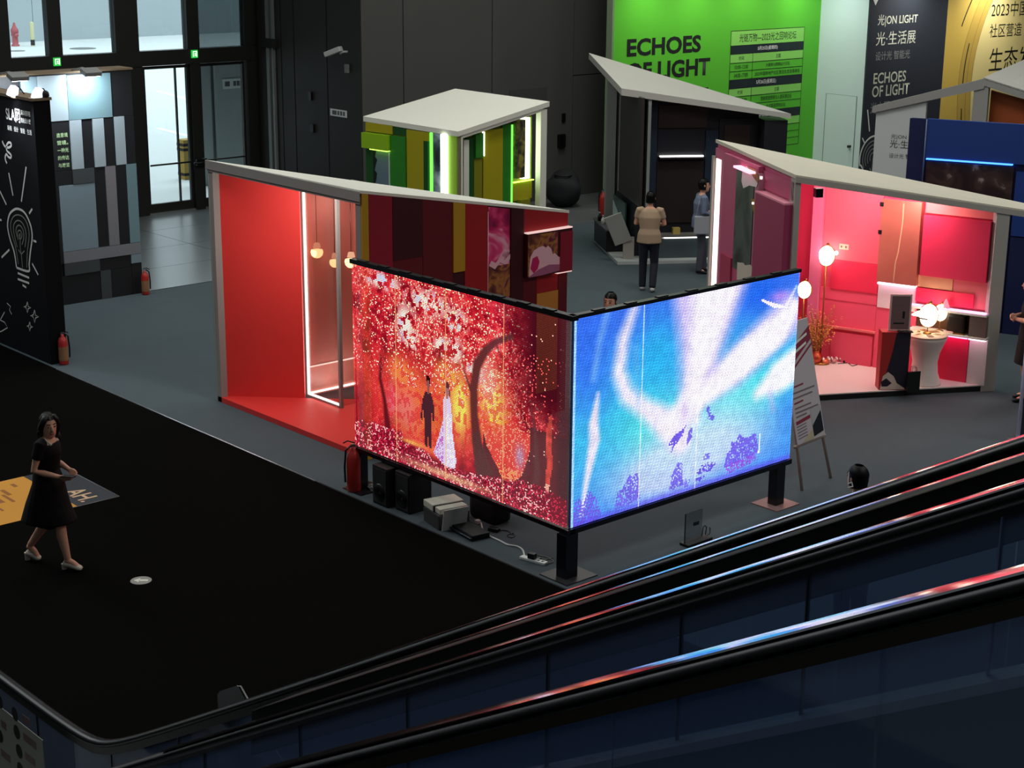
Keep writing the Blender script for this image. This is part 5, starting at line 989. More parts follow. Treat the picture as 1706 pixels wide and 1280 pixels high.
    k = inpoly(S, T, [(.43, .2), (.452, .3), (.45, .09), (.41, .125)]) & (r.random((H, W)) < .5); img[k] = np.array([200, 110, 200]) / 255
    fig((170, 110, 116), [(.465, .50), (.479, .50), (.479, .465), (.475, .44), (.469, .44), (.465, .465)]); fig((90, 40, 50), [(.464, .518), (.472, .525), (.480, .518), (.486, .46), (.481, .45), (.479, .495), (.466, .495), (.463, .45), (.459, .46)])
    for s0 in (.222, .465, .725):
        k = np.abs(S - s0) < .0032; img[k] = img[k] * .35 + np.array([255, 190, 120]) / 255 * .65
    img[(S < .006) | (T < .012)] *= 1.1
    return np.clip(img, 0, 1)
def paint_sky(W, H):
    ar = 1.57; T, S = np.meshgrid((np.arange(H) + .5) / H, (np.arange(W) + .5) / W, indexing='ij'); r = np.random.default_rng(8)
    n1, n2, n3 = vnoise(W, H, 6, 21), vnoise(W, H, 16, 22), vnoise(W, H, 40, 23)
    img = np.zeros((H, W, 3)) + np.array([58, 126, 232]) / 255
    img = mixc(img, (60, 196, 222), np.clip(1.1 - np.abs(T - .45) * 2.4, 0, 1) * .85); img = mixc(img, (54, 90, 226), np.clip((T - .8) * 4, 0, 1) * .7)
    img = mixc(img, (40, 170, 230), gau(S, T, .345, .72, .09, .2) * .9); img = mixc(img, (70, 205, 215), gau(S, T, .30, .38, .10, .16)); img = mixc(img, (84, 214, 220), gau(S, T, .77, .42, .16, .13) * .9); img = mixc(img, (30, 96, 226), gau(S, T, .82, .93, .10, .10)); img = mixc(img, (36, 120, 228), gau(S, T, .99, .25, .10, .14) * .8); img = mixc(img, (46, 100, 230), gau(S, T, .06, .8, .10, .3) * .8)
    img = mixc(img, (220, 214, 240), np.clip(gau(S, T, .62, .20, .28, .17) * .75 + gau(S, T, .36, .14, .2, .14) * .75, 0, .72)); img = mixc(img, (200, 230, 240), gau(S, T, .55, .3, .2, .2) * .5)
    W_ = (246, 240, 250); L_ = (206, 188, 240)
    def beam(pts, c, a, soft): 
        nonlocal img
        img = mixc(img, c, np.clip(segdist(S, T, pts, ar) / soft + .5, 0, 1) * a)
    beam([(.50, .44, .07), (.54, .70, .15), (.57, 1.05, .27)], L_, .92, .10); beam([(.51, .44, .05), (.545, .7, .09), (.60, 1.05, .17)], W_, .9, .08)
    beam([(.52, .46, .05), (.70, .58, .11), (.95, .78, .12)], L_, .85, .07); beam([(.52, .45, .045), (.72, .60, .085), (.90, .72, .085), (.98, .82, .04)], W_, .97, .05)
    beam([(.82, .41, .03), (.92, .47, .09), (1.02, .52, .10)], W_, .95, .06); beam([(.88, .40, .02), (.90, .30, .01)], L_, .6, .05)
    beam([(.25, 1.02, .02), (.20, .86, .035), (.185, .70, .04), (.22, .58, .045), (.30, .49, .05), (.40, .38, .08), (.46, .28, .07)], (232, 220, 246), .95, .06)
    beam([(.40, .36, .04), (.49, .46, .07)], W_, .9, .08); beam([(.08, .70, .01), (.10, .86, .012), (.13, 1.0, .012)], (150, 200, 250), .6, .05)
    beam([(.10, .62, .008), (.085, .48, .03), (.09, .40, .035), (.06, .2, .016), (.045, .05, .014)], (240, 220, 246), .9, .03)
    beam([(.27, .52, .01), (.25, .8, .012)], (120, 180, 250), .4, .05)
    beam([(.46, .42, .05), (.52, .36, .04)], (236, 230, 250), .8, .07); img = mixc(img, L_, gau(S, T, .475, .42, .02, .09) * .7); img = mixc(img, L_, gau(S, T, .60, .6, .03, .04) * .5)
    st = segdist(S, T, [(.815, .90, .004), (.88, .855, .012), (.945, .83, .004)], ar) > 0; img[st] = np.array([255, 250, 255]) / 255; img = mixc(img, (196, 130, 236), gau(S, T, .90, .90, .05, .03) * .7); beam([(.94, .84, .008), (.985, .93, .004)], W_, .9, .02)
    P = (108, 92, 222); P2 = (92, 70, 210)
    def blob(poly_, c, a=.9, holes=.25):
        nonlocal img
        k = inpoly(S, T, poly_) & (r.random((H, W)) > holes); img[k] = img[k] * (1 - a) + np.array(c) / 255 * a
    blob([(.0, .0), (.0, .09), (.03, .14), (.05, .10), (.07, .16), (.10, .12), (.13, .0)], P); blob([(.18, .02), (.19, .10), (.22, .13), (.235, .17), (.275, .175), (.285, .10), (.29, .03)], P); blob([(.42, .03), (.425, .10), (.455, .17), (.475, .15), (.48, .04)], P)
    blob([(.54, .07), (.56, .11), (.60, .12), (.63, .10), (.61, .07)], P2); blob([(.53, .035), (.54, .055), (.58, .05), (.57, .03)], P2); blob([(.57, .14), (.575, .17), (.60, .165), (.60, .14)], P2, .7)
    blob([(.67, .06), (.68, .13), (.70, .15), (.70, .19), (.72, .18), (.74, .22), (.765, .19), (.82, .195), (.83, .15), (.835, .08)], P, .95, .15); blob([(.685, .02), (.68, .07), (.83, .09), (.82, .045)], (140, 70, 210), .8, .3); k = inpoly(S, T, [(.835, .08), (.84, .2), (.845, .08)]); img[k] = 1
    blob([(.405, .27), (.43, .31), (.475, .335), (.485, .35), (.47, .30), (.435, .255), (.42, .22), (.425, .265)], P2, .9, .1); blob([(.49, .24), (.495, .31), (.515, .33), (.512, .27)], P2, .8, .1); blob([(.575, .40), (.583, .35), (.605, .335), (.62, .345), (.60, .37), (.585, .42)], P2, .8, .2); blob([(.48, .03), (.49, .07), (.52, .05), (.50, .02)], P, .7, .4)
    img = mixc(img, (90, 70, 220), np.clip((.035 - T) * 40, 0, 1) * .6)
    for s0 in (.283, .535):
        k = np.abs(S - s0) < .004; img[k] = img[k] * .45 + .55
    k = (S < .008); img[k] = np.array([150, 200, 255]) / 255
    mo = .5 + .5 * np.sin((S * 1.57 * 46 + T * 34) * 2 * math.pi / 1.6) * np.sin((S * 1.57 * 30 - T * 62) * 2 * math.pi / 1.5); img = img * (.82 + .24 * mo)[..., None] * (.94 + .12 * n3)[..., None]
    return np.clip(img, 0, 1)
def led_mesh(name, img, fr, u0, u1, z0, z1, m, parent, thresh, fill=(.86, .70)):
    H, W = img.shape[:2]; lum = img.max(axis=2); jj, ii = np.nonzero(lum > thresh); n = len(ii)
    du, dz = (u1 - u0) / W, (z1 - z0) / H; uc = u0 + (ii + .5) * du; zc = z0 + (jj + .5) * dz
    V = np.zeros((n, 4, 3))
    for k, (a, b) in enumerate(((-1, -1), (1, -1), (1, 1), (-1, 1))):
        u = uc + a * du * fill[0] / 2; V[:, k, 0] = fr.O[0] + u * fr.du[0] + 0.002 * fr.nrm[0]; V[:, k, 1] = fr.O[1] + u * fr.du[1] + 0.002 * fr.nrm[1]; V[:, k, 2] = zc + b * dz * fill[1] / 2
    me = bpy.data.meshes.new(name); me.vertices.add(n * 4); me.vertices.foreach_set('co', V.ravel()); me.loops.add(n * 4); me.loops.foreach_set('vertex_index', np.arange(n * 4)); me.polygons.add(n); me.polygons.foreach_set('loop_start', np.arange(n) * 4); me.polygons.foreach_set('loop_total', np.full(n, 4)); me.update(calc_edges=True)
    c = img[jj, ii]; c = np.where(c <= .04045, c / 12.92, ((c + .055) / 1.055) ** 2.4); col = np.ones((n, 4, 4)); col[:, :, :3] = c[:, None, :]
    at = me.color_attributes.new('led', 'FLOAT_COLOR', 'POINT'); at.data.foreach_set('color', col.ravel())
    return link(name, me, m, parent)
def led_mat(name, strength):
    m = bpy.data.materials.new(name); m.use_nodes = True; nt = m.node_tree; nt.nodes.clear(); a = nt.nodes.new('ShaderNodeAttribute'); a.attribute_name = 'led'; e = nt.nodes.new('ShaderNodeEmission'); o = nt.nodes.new('ShaderNodeOutputMaterial')
    e.inputs[1].default_value = strength; nt.links.new(a.outputs['Color'], e.inputs[0]); nt.links.new(e.outputs[0], o.inputs[0]); return m
M_rail = mat('screen_rail_black', (16, 16, 24), 0.3, 0.2, 0.5)
LX, LY0, LY1, LZ0, LZ1 = 10.711, 11.12, 14.68, 0.53, 2.66
s1 = thing('led_screen', 'transparent screen showing a couple walking in a red autumn forest', 'screen', (LX, LY0, 0), group='led screens at the aisle corner')
f1 = Frame((0.0, LY1 - LY0), (0, -1), (-1, 0), (LX, LY0))
SW = LY1 - LY0
tag(led_mesh('led_pixels', paint_forest(210, 126), f1, 0.0, SW - 0.02, LZ0, LZ1, led_mat('led_forest', 1.55), s1, .27), kind='stuff')
box('bottom_rail', (-0.03, -0.03, LZ0 - 0.055), (0.07, SW + 0.02, LZ0 - 0.01), M_rail, s1); box('top_rail', (-0.02, -0.03, LZ1 + 0.005), (0.06, SW + 0.02, LZ1 + 0.055), M_rail, s1)
for u in (0.0, 0.222, 0.465, 0.725): 
    y = SW * (1 - u); tube('module_joint', [(0.03, y, LZ0), (0.03, y, LZ1)], 0.008, M_rail, s1, 6)
for k in range(9): box('signal_box', (-0.02, 0.25 + k * 0.38, LZ1 + 0.055), (0.04, 0.40 + k * 0.38, LZ1 + 0.066), M_gloss_black, s1)
box('support_post', (0.0, SW - 0.1, 0.0), (0.10, SW, LZ0 - 0.055), M_rail, s1); box('base_plate', (-0.12, SW - 0.25, 0.0), (0.25, SW + 0.1, 0.012), M_rail, s1)
s2 = thing('led_screen', 'bright blue screen with white light rays and purple silhouettes', 'screen', (LX, LY0, 0), group='led screens at the aisle corner')
f2 = Frame((0.03, 0.0), (1, 0), (0, -1), (LX, LY0))
SW2 = 14.165 - LX - 0.03
tag(led_mesh('led_pixels', paint_sky(210, 132), f2, 0.0, SW2, LZ0, LZ1 + 0.015, led_mat('led_sky', 1.95), s2, .05, (.80, .84)), kind='stuff')
box('bottom_rail', (0.0, -0.03, LZ0 - 0.06), (SW2 + 0.04, 0.07, LZ0 - 0.005), M_rail, s2); box('top_rail', (0.0, -0.015, LZ1 + 0.02), (SW2 + 0.04, 0.06, LZ1 + 0.055), M_rail, s2)
box('back_sheet', (0.03, 0.02, LZ0), (SW2 + 0.03, 0.03, LZ1 + 0.015), mat('screen_back', (20, 24, 60), 0.5), s2)
for k in range(7): box('signal_box', (0.3 + k * 0.45, 0.0, LZ1 + 0.055), (0.45 + k * 0.45, 0.05, LZ1 + 0.066), M_gloss_black, s2)
box('corner_post', (-0.06, -0.04, 0.012), (0.10, 0.10, LZ0 - 0.06), M_rail, s2); box('base_plate', (-0.15, -0.15, 0.0), (0.28, 0.25, 0.012), mat('plate_dark', (60, 60, 62), 0.4, 0.5), s2)
xp = 14.0 - LX
box('support_post', (xp - 0.06, -0.02, 0.012), (xp + 0.08, 0.10, LZ0 - 0.06), M_rail, s2); box('base_plate', (xp - 0.18, -0.14, 0.0), (xp + 0.22, 0.24, 0.012), mat('plate_warm', (150, 120, 118), 0.4, 0.3), s2)

# ------------------------------------------------------------------ equipment under the screens
M_spk = mat('speaker_black', (14, 14, 15), 0.6)
for k, (px, py, w, h) in enumerate(((638, 841, 0.28, 0.46), (675, 852, 0.26, 0.46))):
    c = G(px, py); sp_ = thing('loudspeaker', ['black loudspeaker under the forest screen next to the extinguisher', 'black loudspeaker under the forest screen next to the printer'][k], 'loudspeaker', (c[0] + 0.12, c[1], 0), group='loudspeakers under the screen')
    bm = bmesh.new(); bmbox(bm, (-0.16, -w / 2, 0), (0.16, w / 2, h), 0.015); frombm('cabinet', bm, M_spk, sp_)
    box('grille', (-0.168, -w / 2 + 0.02, 0.03), (-0.16, w / 2 - 0.02, h - 0.03), mat('speaker_grille', (28, 28, 30), 0.8), sp_); lathe('woofer', [(0.02, 0.004), (0.09, 0.012), (0.10, 0.0)], M_gloss_black, sp_, seg=16, rot=(0, -math.pi / 2, 0), loc=(-0.169, 0, 0.16))
    tube('handle', [(-0.02, -0.06, h), (-0.02, -0.05, h + 0.03), (-0.02, 0.05, h + 0.03), (-0.02, 0.06, h)], 0.008, M_spk, sp_, 6)
c = G(735, 876); pr_ = thing('printer', 'white and black desktop printer on the floor under the screen', 'printer', (c[0] + 0.1, c[1] + 0.02, 0), math.radians(-12))
M_prw = mat('printer_white', (196, 194, 180), 0.5); M_prk = mat('printer_grey', (58, 56, 56), 0.5)
box('body', (-0.19, -0.17, 0.0), (0.19, 0.20, 0.17), M_prk, pr_, 0.012); box('top_cover', (-0.19, -0.03, 0.172), (0.19, 0.20, 0.25), M_prw, pr_, 0.012); box('lid', (-0.17, -0.16, 0.172), (0.17, -0.04, 0.235), M_prw, pr_, 0.01); box('lid_gap', (-0.18, -0.042, 0.16), (0.18, -0.028, 0.238), M_joint, pr_)
bm = bmesh.new(); bmbox(bm, (-0.15, -0.004, 0.0), (0.15, 0.004, 0.26), 0.002, Matrix.Translation((-0.02, -0.20, 0.0)) @ Matrix.Rotation(math.radians(12), 4, 'X')); frombm('paper_tray', bm, mat('tray_paper', (206, 204, 200), 0.6), pr_)
c = G(782, 889); am = thing('amplifier', 'flat black control box lying in front of the printer', 'control box', (c[0], c[1], 0), math.radians(-8))
box('case', (-0.10, -0.22, 0.0), (0.12, 0.22, 0.06), M_spk, am, 0.006); box('front_plate', (-0.104, -0.2, 0.008), (-0.1005, 0.2, 0.052), mat('plate_steel_blue', (50, 56, 60), 0.3, 0.5), am); tube('rack_bar', [(-0.11, -0.22, 0.03), (-0.12, -0.22, 0.03), (-0.12, 0.22, 0.03), (-0.11, 0.22, 0.03)], 0.012, mat('plate_steel_blue', (50, 56, 60), 0.3, 0.5), am, 6)
c = G(800, 866); bk = thing('equipment_bag', 'soft black bag standing behind the printer', 'bag', (c[0] + 0.1, c[1] - 0.05, 0))
bm = bmesh.new(); bmbox(bm, (-0.13, -0.22, 0), (0.13, 0.22, 0.32), 0.06); frombm('bag_body', bm, M_spk, bk, smooth=True); tube('strap', [(0, -0.1, 0.31), (0, -0.08, 0.42), (0, 0.08, 0.42), (0, 0.1, 0.31)], 0.014, M_matt_black, bk, 6); box('zip_line', (-0.003, -0.16, 0.318), (0.003, 0.16, 0.326), M_metal, bk)
c = G(889, 936); ps = thing('power_strip', 'white power strip with a black plug on the carpet', 'power strip', (c[0], c[1], 0), math.radians(62))
box('body', (-0.16, -0.035, 0.0), (0.16, 0.035, 0.03), mat('strip_white', (226, 228, 226), 0.4), ps, 0.008); box('plug', (-0.06, -0.03, 0.031), (0.02, 0.03, 0.09), M_gloss_black, ps, 0.006)
for x in (0.05, 0.10): box('socket', (x, -0.015, 0.0302), (x + 0.025, 0.015, 0.0312), mat('grey_print', (90, 94, 92), 0.7), ps)
ps.rotation_euler.z = math.atan2(*(G(908, 941) - G(872, 931))[1::-1])
cp_ = [G(x, y, 0.008) for x, y in ((795, 871), (801, 871), (805, 884), (815, 893), (832, 901), (846, 908), (862, 911), (871, 917), (874, 928))]
wc = thing('mains_cable', 'white mains cable snaking from the printer to the power strip', 'cable', tuple(cp_[0])); 
tube('sheath', smooth_pts([np.array(p) - cp_[0] for p in cp_]), 0.010, mat('cable_white', (206, 208, 206), 0.5), wc, 8); box('plug_end', (-0.02, -0.03, -0.006), (0.03, 0.02, 0.03), mat('cable_white', (206, 208, 206), 0.5), wc)
c = G(823, 885); ad = thing('power_adapter', 'small black power adapter on the carpet behind the cable', 'adapter', (c[0], c[1], 0), 0.3)
box('brick', (-0.035, -0.06, 0), (0.035, 0.06, 0.04), M_gloss_black, ad, 0.006)
wp = [G(x, y, 0.006) - np.array([c[0], c[1], 0]) for x, y in ((830, 884), (840, 884), (848, 886), (852, 890), (858, 892), (852, 896), (845, 892), (856, 888))]
cR = Matrix.Rotation(-0.3, 3, 'Z'); tube('lead', smooth_pts([cR @ Vector(p) for p in wp]), 0.005, M_gloss_black, ad, 5)
c = G(905, 930); la = thing('loose_lead', 'thin grey lead curled beside the power strip', 'cable', (c[0], c[1], 0))
tube('wire', smooth_pts([G(x, y, 0.005) - np.array([c[0], c[1], 0]) for x, y in ((892, 925), (900, 926), (912, 929), (918, 932), (922, 936), (914, 939), (905, 936), (912, 932), (921, 930))]), 0.005, mat('lead_grey', (120, 118, 112), 0.5), la, 5); box('jack', (-0.1, -0.02, 0), (-0.04, 0.01, 0.02), M_gloss_black, la, 0.003)
ga = G(610, 815); gl_ = thing('crumpled_cloth', 'crumpled white cloth between the speakers and the extinguisher', 'cloth', (ga[0] + 0.06, ga[1] - 0.12, 0.0))
bm = bmesh.new(); bmesh.ops.create_icosphere(bm, subdivisions=2, radius=0.09, matrix=Matrix.Diagonal((0.8, 1.3, 0.5, 1)))
for v in bm.verts: v.co *= 1 + .25 * math.sin(v.co.x * 70 + v.co.y * 40); v.co.z = max(0.002, v.co.z + .03)
frombm('crumple', bm, mat('cloth_grey', (130, 130, 128), 0.8), gl_); box('hem', (-0.05, -0.12, 0.0), (0.05, -0.1, 0.01), mat('cloth_grey', (130, 130, 128), 0.8), gl_)
# clear acrylic holder on a black base
c = G(1156, 905); ac = thing('acrylic_stand', 'clear acrylic sign holder on a black base beneath the blue screen', 'sign holder', (c[0], c[1], 0))
box('base', (-0.16, -0.07, 0), (0.22, 0.06, 0.03), M_gloss_black, ac, 0.004); box('clear_sheet', (-0.14, 0.0, 0.03), (0.12, 0.008, 0.36), glass('acrylic', (225, 228, 230), 0.35), ac); box('sheet_edge', (-0.148, -0.002, 0.03), (-0.14, 0.01, 0.36), mat('acrylic_edge', (50, 52, 54), 0.3), ac); box('dark_clip', (0.0, 0.009, 0.19), (0.08, 0.02, 0.23), M_gloss_black, ac)
tube('wire', smooth_pts([(0.16, 0.03, 0.03), (0.2, 0.05, 0.12), (0.26, 0.06, 0.10), (0.24, 0.05, 0.01), (0.34, 0.08, 0.008), (0.36, 0.1, 0.06)]), 0.006, M_gloss_black, ac, 5)
# easel poster behind the blue screen
e0, e1 = G(1337, 817), G(1383, 797); ex = Vector((e1[0] - e0[0], e1[1] - e0[1], 0)).normalized()
ez = thing('easel_poster', 'white easel poster with maroon diagonal band beside the blue screen', 'poster', tuple((e0 + e1) / 2), math.atan2(ex.y, ex.x))
wd = (Vector(e1) - Vector(e0)).length; tl = math.radians(14); M_wood = mat('easel_wood', (170, 150, 140), 0.6)
LT = lambda x, s: (x, s * math.sin(tl), s * math.cos(tl))
for sgn in (-1, 1): tube('leg', [LT(sgn * wd * 0.52, 0.0), LT(sgn * wd * 0.30, 1.9)], 0.018, M_wood, ez)
tube('leg', [(0, 0.75, 0.0), LT(0, 1.75)], 0.018, M_wood, ez)
tube('ledge', [LT(-wd * 0.55, 0.52), LT(wd * 0.55, 0.52)], 0.02, M_wood, ez)
class TF:
    def pt(s, u, z, w): return (u, z * math.sin(tl) - 0.03 - w, z * math.cos(tl))
    nrm = (0, -1)
tf = TF(); hw = 0.29
bm = bmesh.new(); V_ = [tf.pt(u, z, w) for w in (-0.012, 0.0) for u, z in ((-hw, 0.54), (hw, 0.54), (hw, 1.95), (-hw, 1.95))]; vv = [bm.verts.new(v) for v in V_]
for f in BF: bm.faces.new([vv[i] for i in f])
frombm('board', bm, mat('poster_white', (200, 190, 194), 0.5), ez)
def pflat(nm, P, m, w=0.003):
    bm = bmesh.new(); bm.faces.new([bm.verts.new(tf.pt(u, z, w)) for u, z in P]); frombm(nm, bm, m, ez)
M_maro = mat('poster_maroon', (146, 52, 74), 0.5)
pflat('maroon_band', [(-hw, 1.40), (hw, 1.70), (hw, 1.86), (-hw, 1.58)], M_maro); pflat('maroon_band', [(-hw, 1.33), (hw, 1.63), (hw, 1.66), (-hw, 1.36)], M_maro)
for (u0, u1, z, h) in ((-.2, .22, 1.70, .03), (-.22, .18, 1.60, .03)): pflat('title_bar', [(u0, z - .06), (u1, z + .06), (u1, z + .06 + h), (u0, z - .06 + h)], M_wht_print, .005)
for k, (u0, u1, z) in enumerate(((-.24, .0, 1.20), (-.24, .22, 1.13), (-.24, .16, 1.07), (-.24, -.05, 1.01), (-.24, .1, .95), (-.24, .24, .90), (-.24, -.02, .85))): pflat('text_bar', [(u0, z), (u1, z + .01), (u1, z + .028), (u0, z + .018)], M_maro if k in (0, 3) else mat('poster_text', (130, 110, 118), 0.6))
pflat('heading_bar', [(-.26, .77), (.04, .80), (.04, .84), (-.26, .81)], M_maro); pflat('photo_dark', [(.06, .57), (.27, .60), (.27, .85), (.06, .70)], mat('photo_navy', (30, 34, 40), 0.5)); pflat('photo_pale', [(.06, .70), (.27, .85), (.27, .92), (.06, .90)], mat('photo_pale', (180, 180, 180), 0.5)); pflat('corner_flash', [(-.2, .55), (.05, .55), (.05, .66)], mat('flash_cream', (196, 180, 150), 0.5))
for k in range(5): pflat('text_bar', [(-.26, .60 + k * .035), (-.06, .615 + k * .035), (-.06, .627 + k * .035), (-.26, .612 + k * .035)], mat('poster_text', (130, 110, 118), 0.6))
# slim white pole banner at the right edge
c = G(1694.5, 739); bn = thing('banner_stand', 'slim banner stand with a pale edge at the right border', 'banner', (c[0], c[1], 0), imgx)
tube('pole', [(0, 0, 0), (0, 0, 2.2)], 0.022, mat('pole_lilac', (206, 206, 236), 0.4), bn); box('sheet', (0.03, -0.005, 0.1), (0.85, 0.005, 2.15), mat('banner_dark', (40, 40, 60), 0.6), bn); box('foot', (-0.1, -0.15, 0), (0.9, 0.15, 0.03), M_metal, bn)
# floor stickers
fm_ = thing('floor_sign', 'orange and navy floor graphic behind the walking person in the black dress', 'floor graphic', (7.7, 16.9, 0.001))
M_or = mat('sticker_orange', (208, 148, 58), 0.7, 0, 0.2, 0.04, 3); M_nvs = mat('sticker_navy', (30, 36, 44), 0.6)
box('navy_sheet', (0.27, -0.7, 0.0), (0.78, 0.65, 0.004), M_nvs, fm_); box('orange_sheet', (-0.9, -0.7, 0.0), (0.27, 0.65, 0.004), M_or, fm_)
text3('title_letters', 'AH.', (0.60, -0.16, 0.0045), (0, -1, 0), (1, 0, 0), 0.24, mat('sticker_cream', (214, 178, 140), 0.7), fm_, 0.46, 0.015).location = (-0.24, 0.0, 0)
for k, (x, y, w, l) in enumerate(((0.02, 0.42, .05, .12), (-0.16, 0.25, .05, .22), (-0.22, 0.05, .04, .3), (-0.34, 0.1, .06, .3), (-0.44, -0.05, .03, .5), (-0.5, 0.2, .03, .45), (-0.6, 0.3, .05, .2))): box('text_bar', (x, y - l / 2, 0.0041), (x + w, y + l / 2, 0.0049), mat('sticker_brown', (150, 92, 34), 0.7), fm_)
tube('edge_line', [(0.785, -0.705, 0.004), (0.785, 0.65, 0.004)], 0.006, mat('sticker_edge', (110, 116, 120), 0.4), fm_, 5); tube('edge_line', [(-0.0, -0.705, 0.004), (0.785, -0.705, 0.004)], 0.006, mat('sticker_edge', (110, 116, 120), 0.4), fm_, 5)
c = G(235, 968); ars = thing('arrow_sticker', 'round white arrow sticker on the black carpet', 'sticker', (c[0], c[1], 0.001), imgx)
prism('disc', [(0.105 * math.cos(a), 0.105 * math.sin(a)) for a in np.linspace(0, 2 * math.pi, 28, endpoint=False)], 0.0, 0.004, mat('sticker_grey', (150, 152, 146), 0.8), ars); box('arrow_bar', (-0.02, -0.02, 0.0042), (0.07, 0.02, 0.006), mat('sticker_white', (236, 238, 226), 0.5), ars); prism('arrow_head', [(-0.075, 0.0), (-0.015, -0.05), (-0.015, 0.05)], 0.0042, 0.006, mat('sticker_white', (236, 238, 226), 0.5), ars)
# ------------------------------------------------------------------ escalator across the foreground
T30 = math.tan(math.radians(30))
def hz(Y, z12=-0.58, flat=1.0):
    d = z12 + (12 - Y) * T30 - flat; return flat + (d + math.sqrt(d * d + 0.16 ** 2)) / 2
def sfrac(Y, z12=-0.58): d = z12 + (12 - Y) * T30 - 1.0; return (1 + d / math.sqrt(d * d + 0.16 ** 2)) / 2
es = thing('escalator', 'dark escalator with glass balustrades rising across the foreground', 'escalator', (4.5, 9.3, 0))
OX, OY = 4.5, 9.3
YS = list(np.linspace(11.4, 8.2, 26)) + list(np.linspace(7.9, -2.4, 18))
def epath(X, dz, z12=-0.58, ys=None, fl=1.0): return [(X - OX, y - OY, (hz(y, z12) + dz(y) if callable(dz) else hz(y, z12) + dz)) for y in (ys or YS)]
M_rub = mat('handrail_rubber', (6, 6, 7), 0.34, 0, 0.22); M_prof = mat('balustrade_profile', (26, 26, 27), 0.4, 0.3); M_esgl = glass('balustrade_glass', (200, 212, 222), 0.2, 0.03); add_haze(M_esgl, (140, 160, 205), 0.10); M_glint = mat('glint_steel', (225, 226, 230), 0.09, 1.0); M_skirt = mat('skirt_metal', (120, 126, 122), 0.35, 0.7)  # haze in the glass imitates bluish reflections; the bright steel is for added reflecting strips
def bm_band(bm, P, sec):
    """sweep a section (list of (dx, dz)) along path points without twisting"""
    R = [[bm.verts.new((x + dx, y, z + dz)) for dx, dz in sec] for x, y, z in P]; n = len(sec)
    for A, B in zip(R, R[1:]):
        for k in range(n): bm.faces.new((A[k], A[(k + 1) % n], B[(k + 1) % n], B[k]))
    bm.faces.new(R[0][::-1]); bm.faces.new(R[-1])
def band(name, P, sec, m, parent, smooth=False):
    bm = bmesh.new(); bm_band(bm, P, sec); return frombm(name, bm, m, parent, smooth=smooth)
oval = [(0.042 * math.cos(a), 0.030 * math.sin(a)) for a in np.linspace(0, 2 * math.pi, 14, endpoint=False)]
def crown(w, tilt, t=0.005):
    """nearly flat steel strip added on a rail, tilted to mirror the screens to the viewer"""
    k0, k1, k2 = tilt + 0.03, tilt, tilt - 0.03; z1 = w / 6 * k1; z0 = -z1 - w / 3 * k0; z3 = z1 + w / 3 * k2
    return [(-w / 2, z0 - t), (w / 2, z3 - t), (w / 2, z3), (w / 6, z1), (-w / 6, -z1), (-w / 2, z0)]
def pane(name, X, ys, bot, top, m, th=0.012):
    bm = bmesh.new(); Rr = []
    for y in ys: Rr.append([bm.verts.new((X - OX + dx, y - OY, z)) for dx, z in ((0.0, bot(y)), (th, bot(y)), (th, top(y)), (0.0, top(y)))])
    for A, B in zip(Rr, Rr[1:]):
        for k in range(4): bm.faces.new((A[k], A[(k + 1) % 4], B[(k + 1) % 4], B[k]))
    bm.faces.new(Rr[0][::-1]); bm.faces.new(Rr[-1]); return frombm(name, bm, m, es)
YA = [y for y in YS if y < 7.0]
M_jd = mat('joint_dark', (34, 36, 40), 0.4); M_jb = mat('joint_bright', (120, 130, 165), 0.4)
# outer balustrade (furthest from the viewer)
band('handrail', [(0.10, 11.46 - OY, 0.975)] + epath(4.60, -0.030), oval, M_rub, es, True)
band('newel_end', [(0.10, 11.2 - OY, 0.70), (0.10, 11.45 - OY, 0.74), (0.10, 11.52 - OY, 0.86), (0.10, 11.46 - OY, 0.975)], oval, M_rub, es, True)
band('glint_strip', epath(4.605, 0.003, ys=YA), crown(0.060, 0.095), M_glint, es)  # added reflector: makes the bright line of screen light along the rubber rail
band('guide_profile', epath(4.60, -0.075), [(0.03, 0.03), (-0.03, 0.03), (-0.025, -0.03), (0.025, -0.03)], M_prof, es)
seams = [11.3, 10.2, 9.1, 8.2, 7.5, 6.83, 6.14, 5.46, 4.78, 4.02, 3.34, 2.66, 1.95, 1.2, 0.4, -0.6, -1.6, -2.4]
for a, b in zip(seams, seams[1:]):
    pane('glass_pane', 4.595, np.linspace(a - 0.006, b + 0.006, 5), lambda y: hz(y) - 0.84, lambda y: hz(y) - 0.10, M_esgl)
for y in seams[1:4]: box('pane_joint', (0.09, y - OY - 0.005, hz(y) - 0.84), (0.11, y - OY + 0.005, hz(y) - 0.1), M_jd, es)
band('outer_cladding', epath(4.60, -0.9), [(0.04, 0.06), (0.0, 0.06), (0.0, -0.9), (0.04, -0.9)], M_prof, es)
# dark cover between outer balustrade and the steps, with an added reflecting strip on its edge
Z2 = -0.63
band('cover_panel', epath(4.20, -0.02, Z2, YA), [(0.36, 0.005), (0.02, 0.0), (-0.015, -0.005), (-0.03, -0.25), (0.0, -0.26), (0.36, -0.05)], mat('cover_grey', (20, 20, 21), 0.6, 0.1, 0.2), es)
band('glint_strip', epath(4.195, 0.0, Z2, YA), crown(0.050, 0.10), M_glint, es)
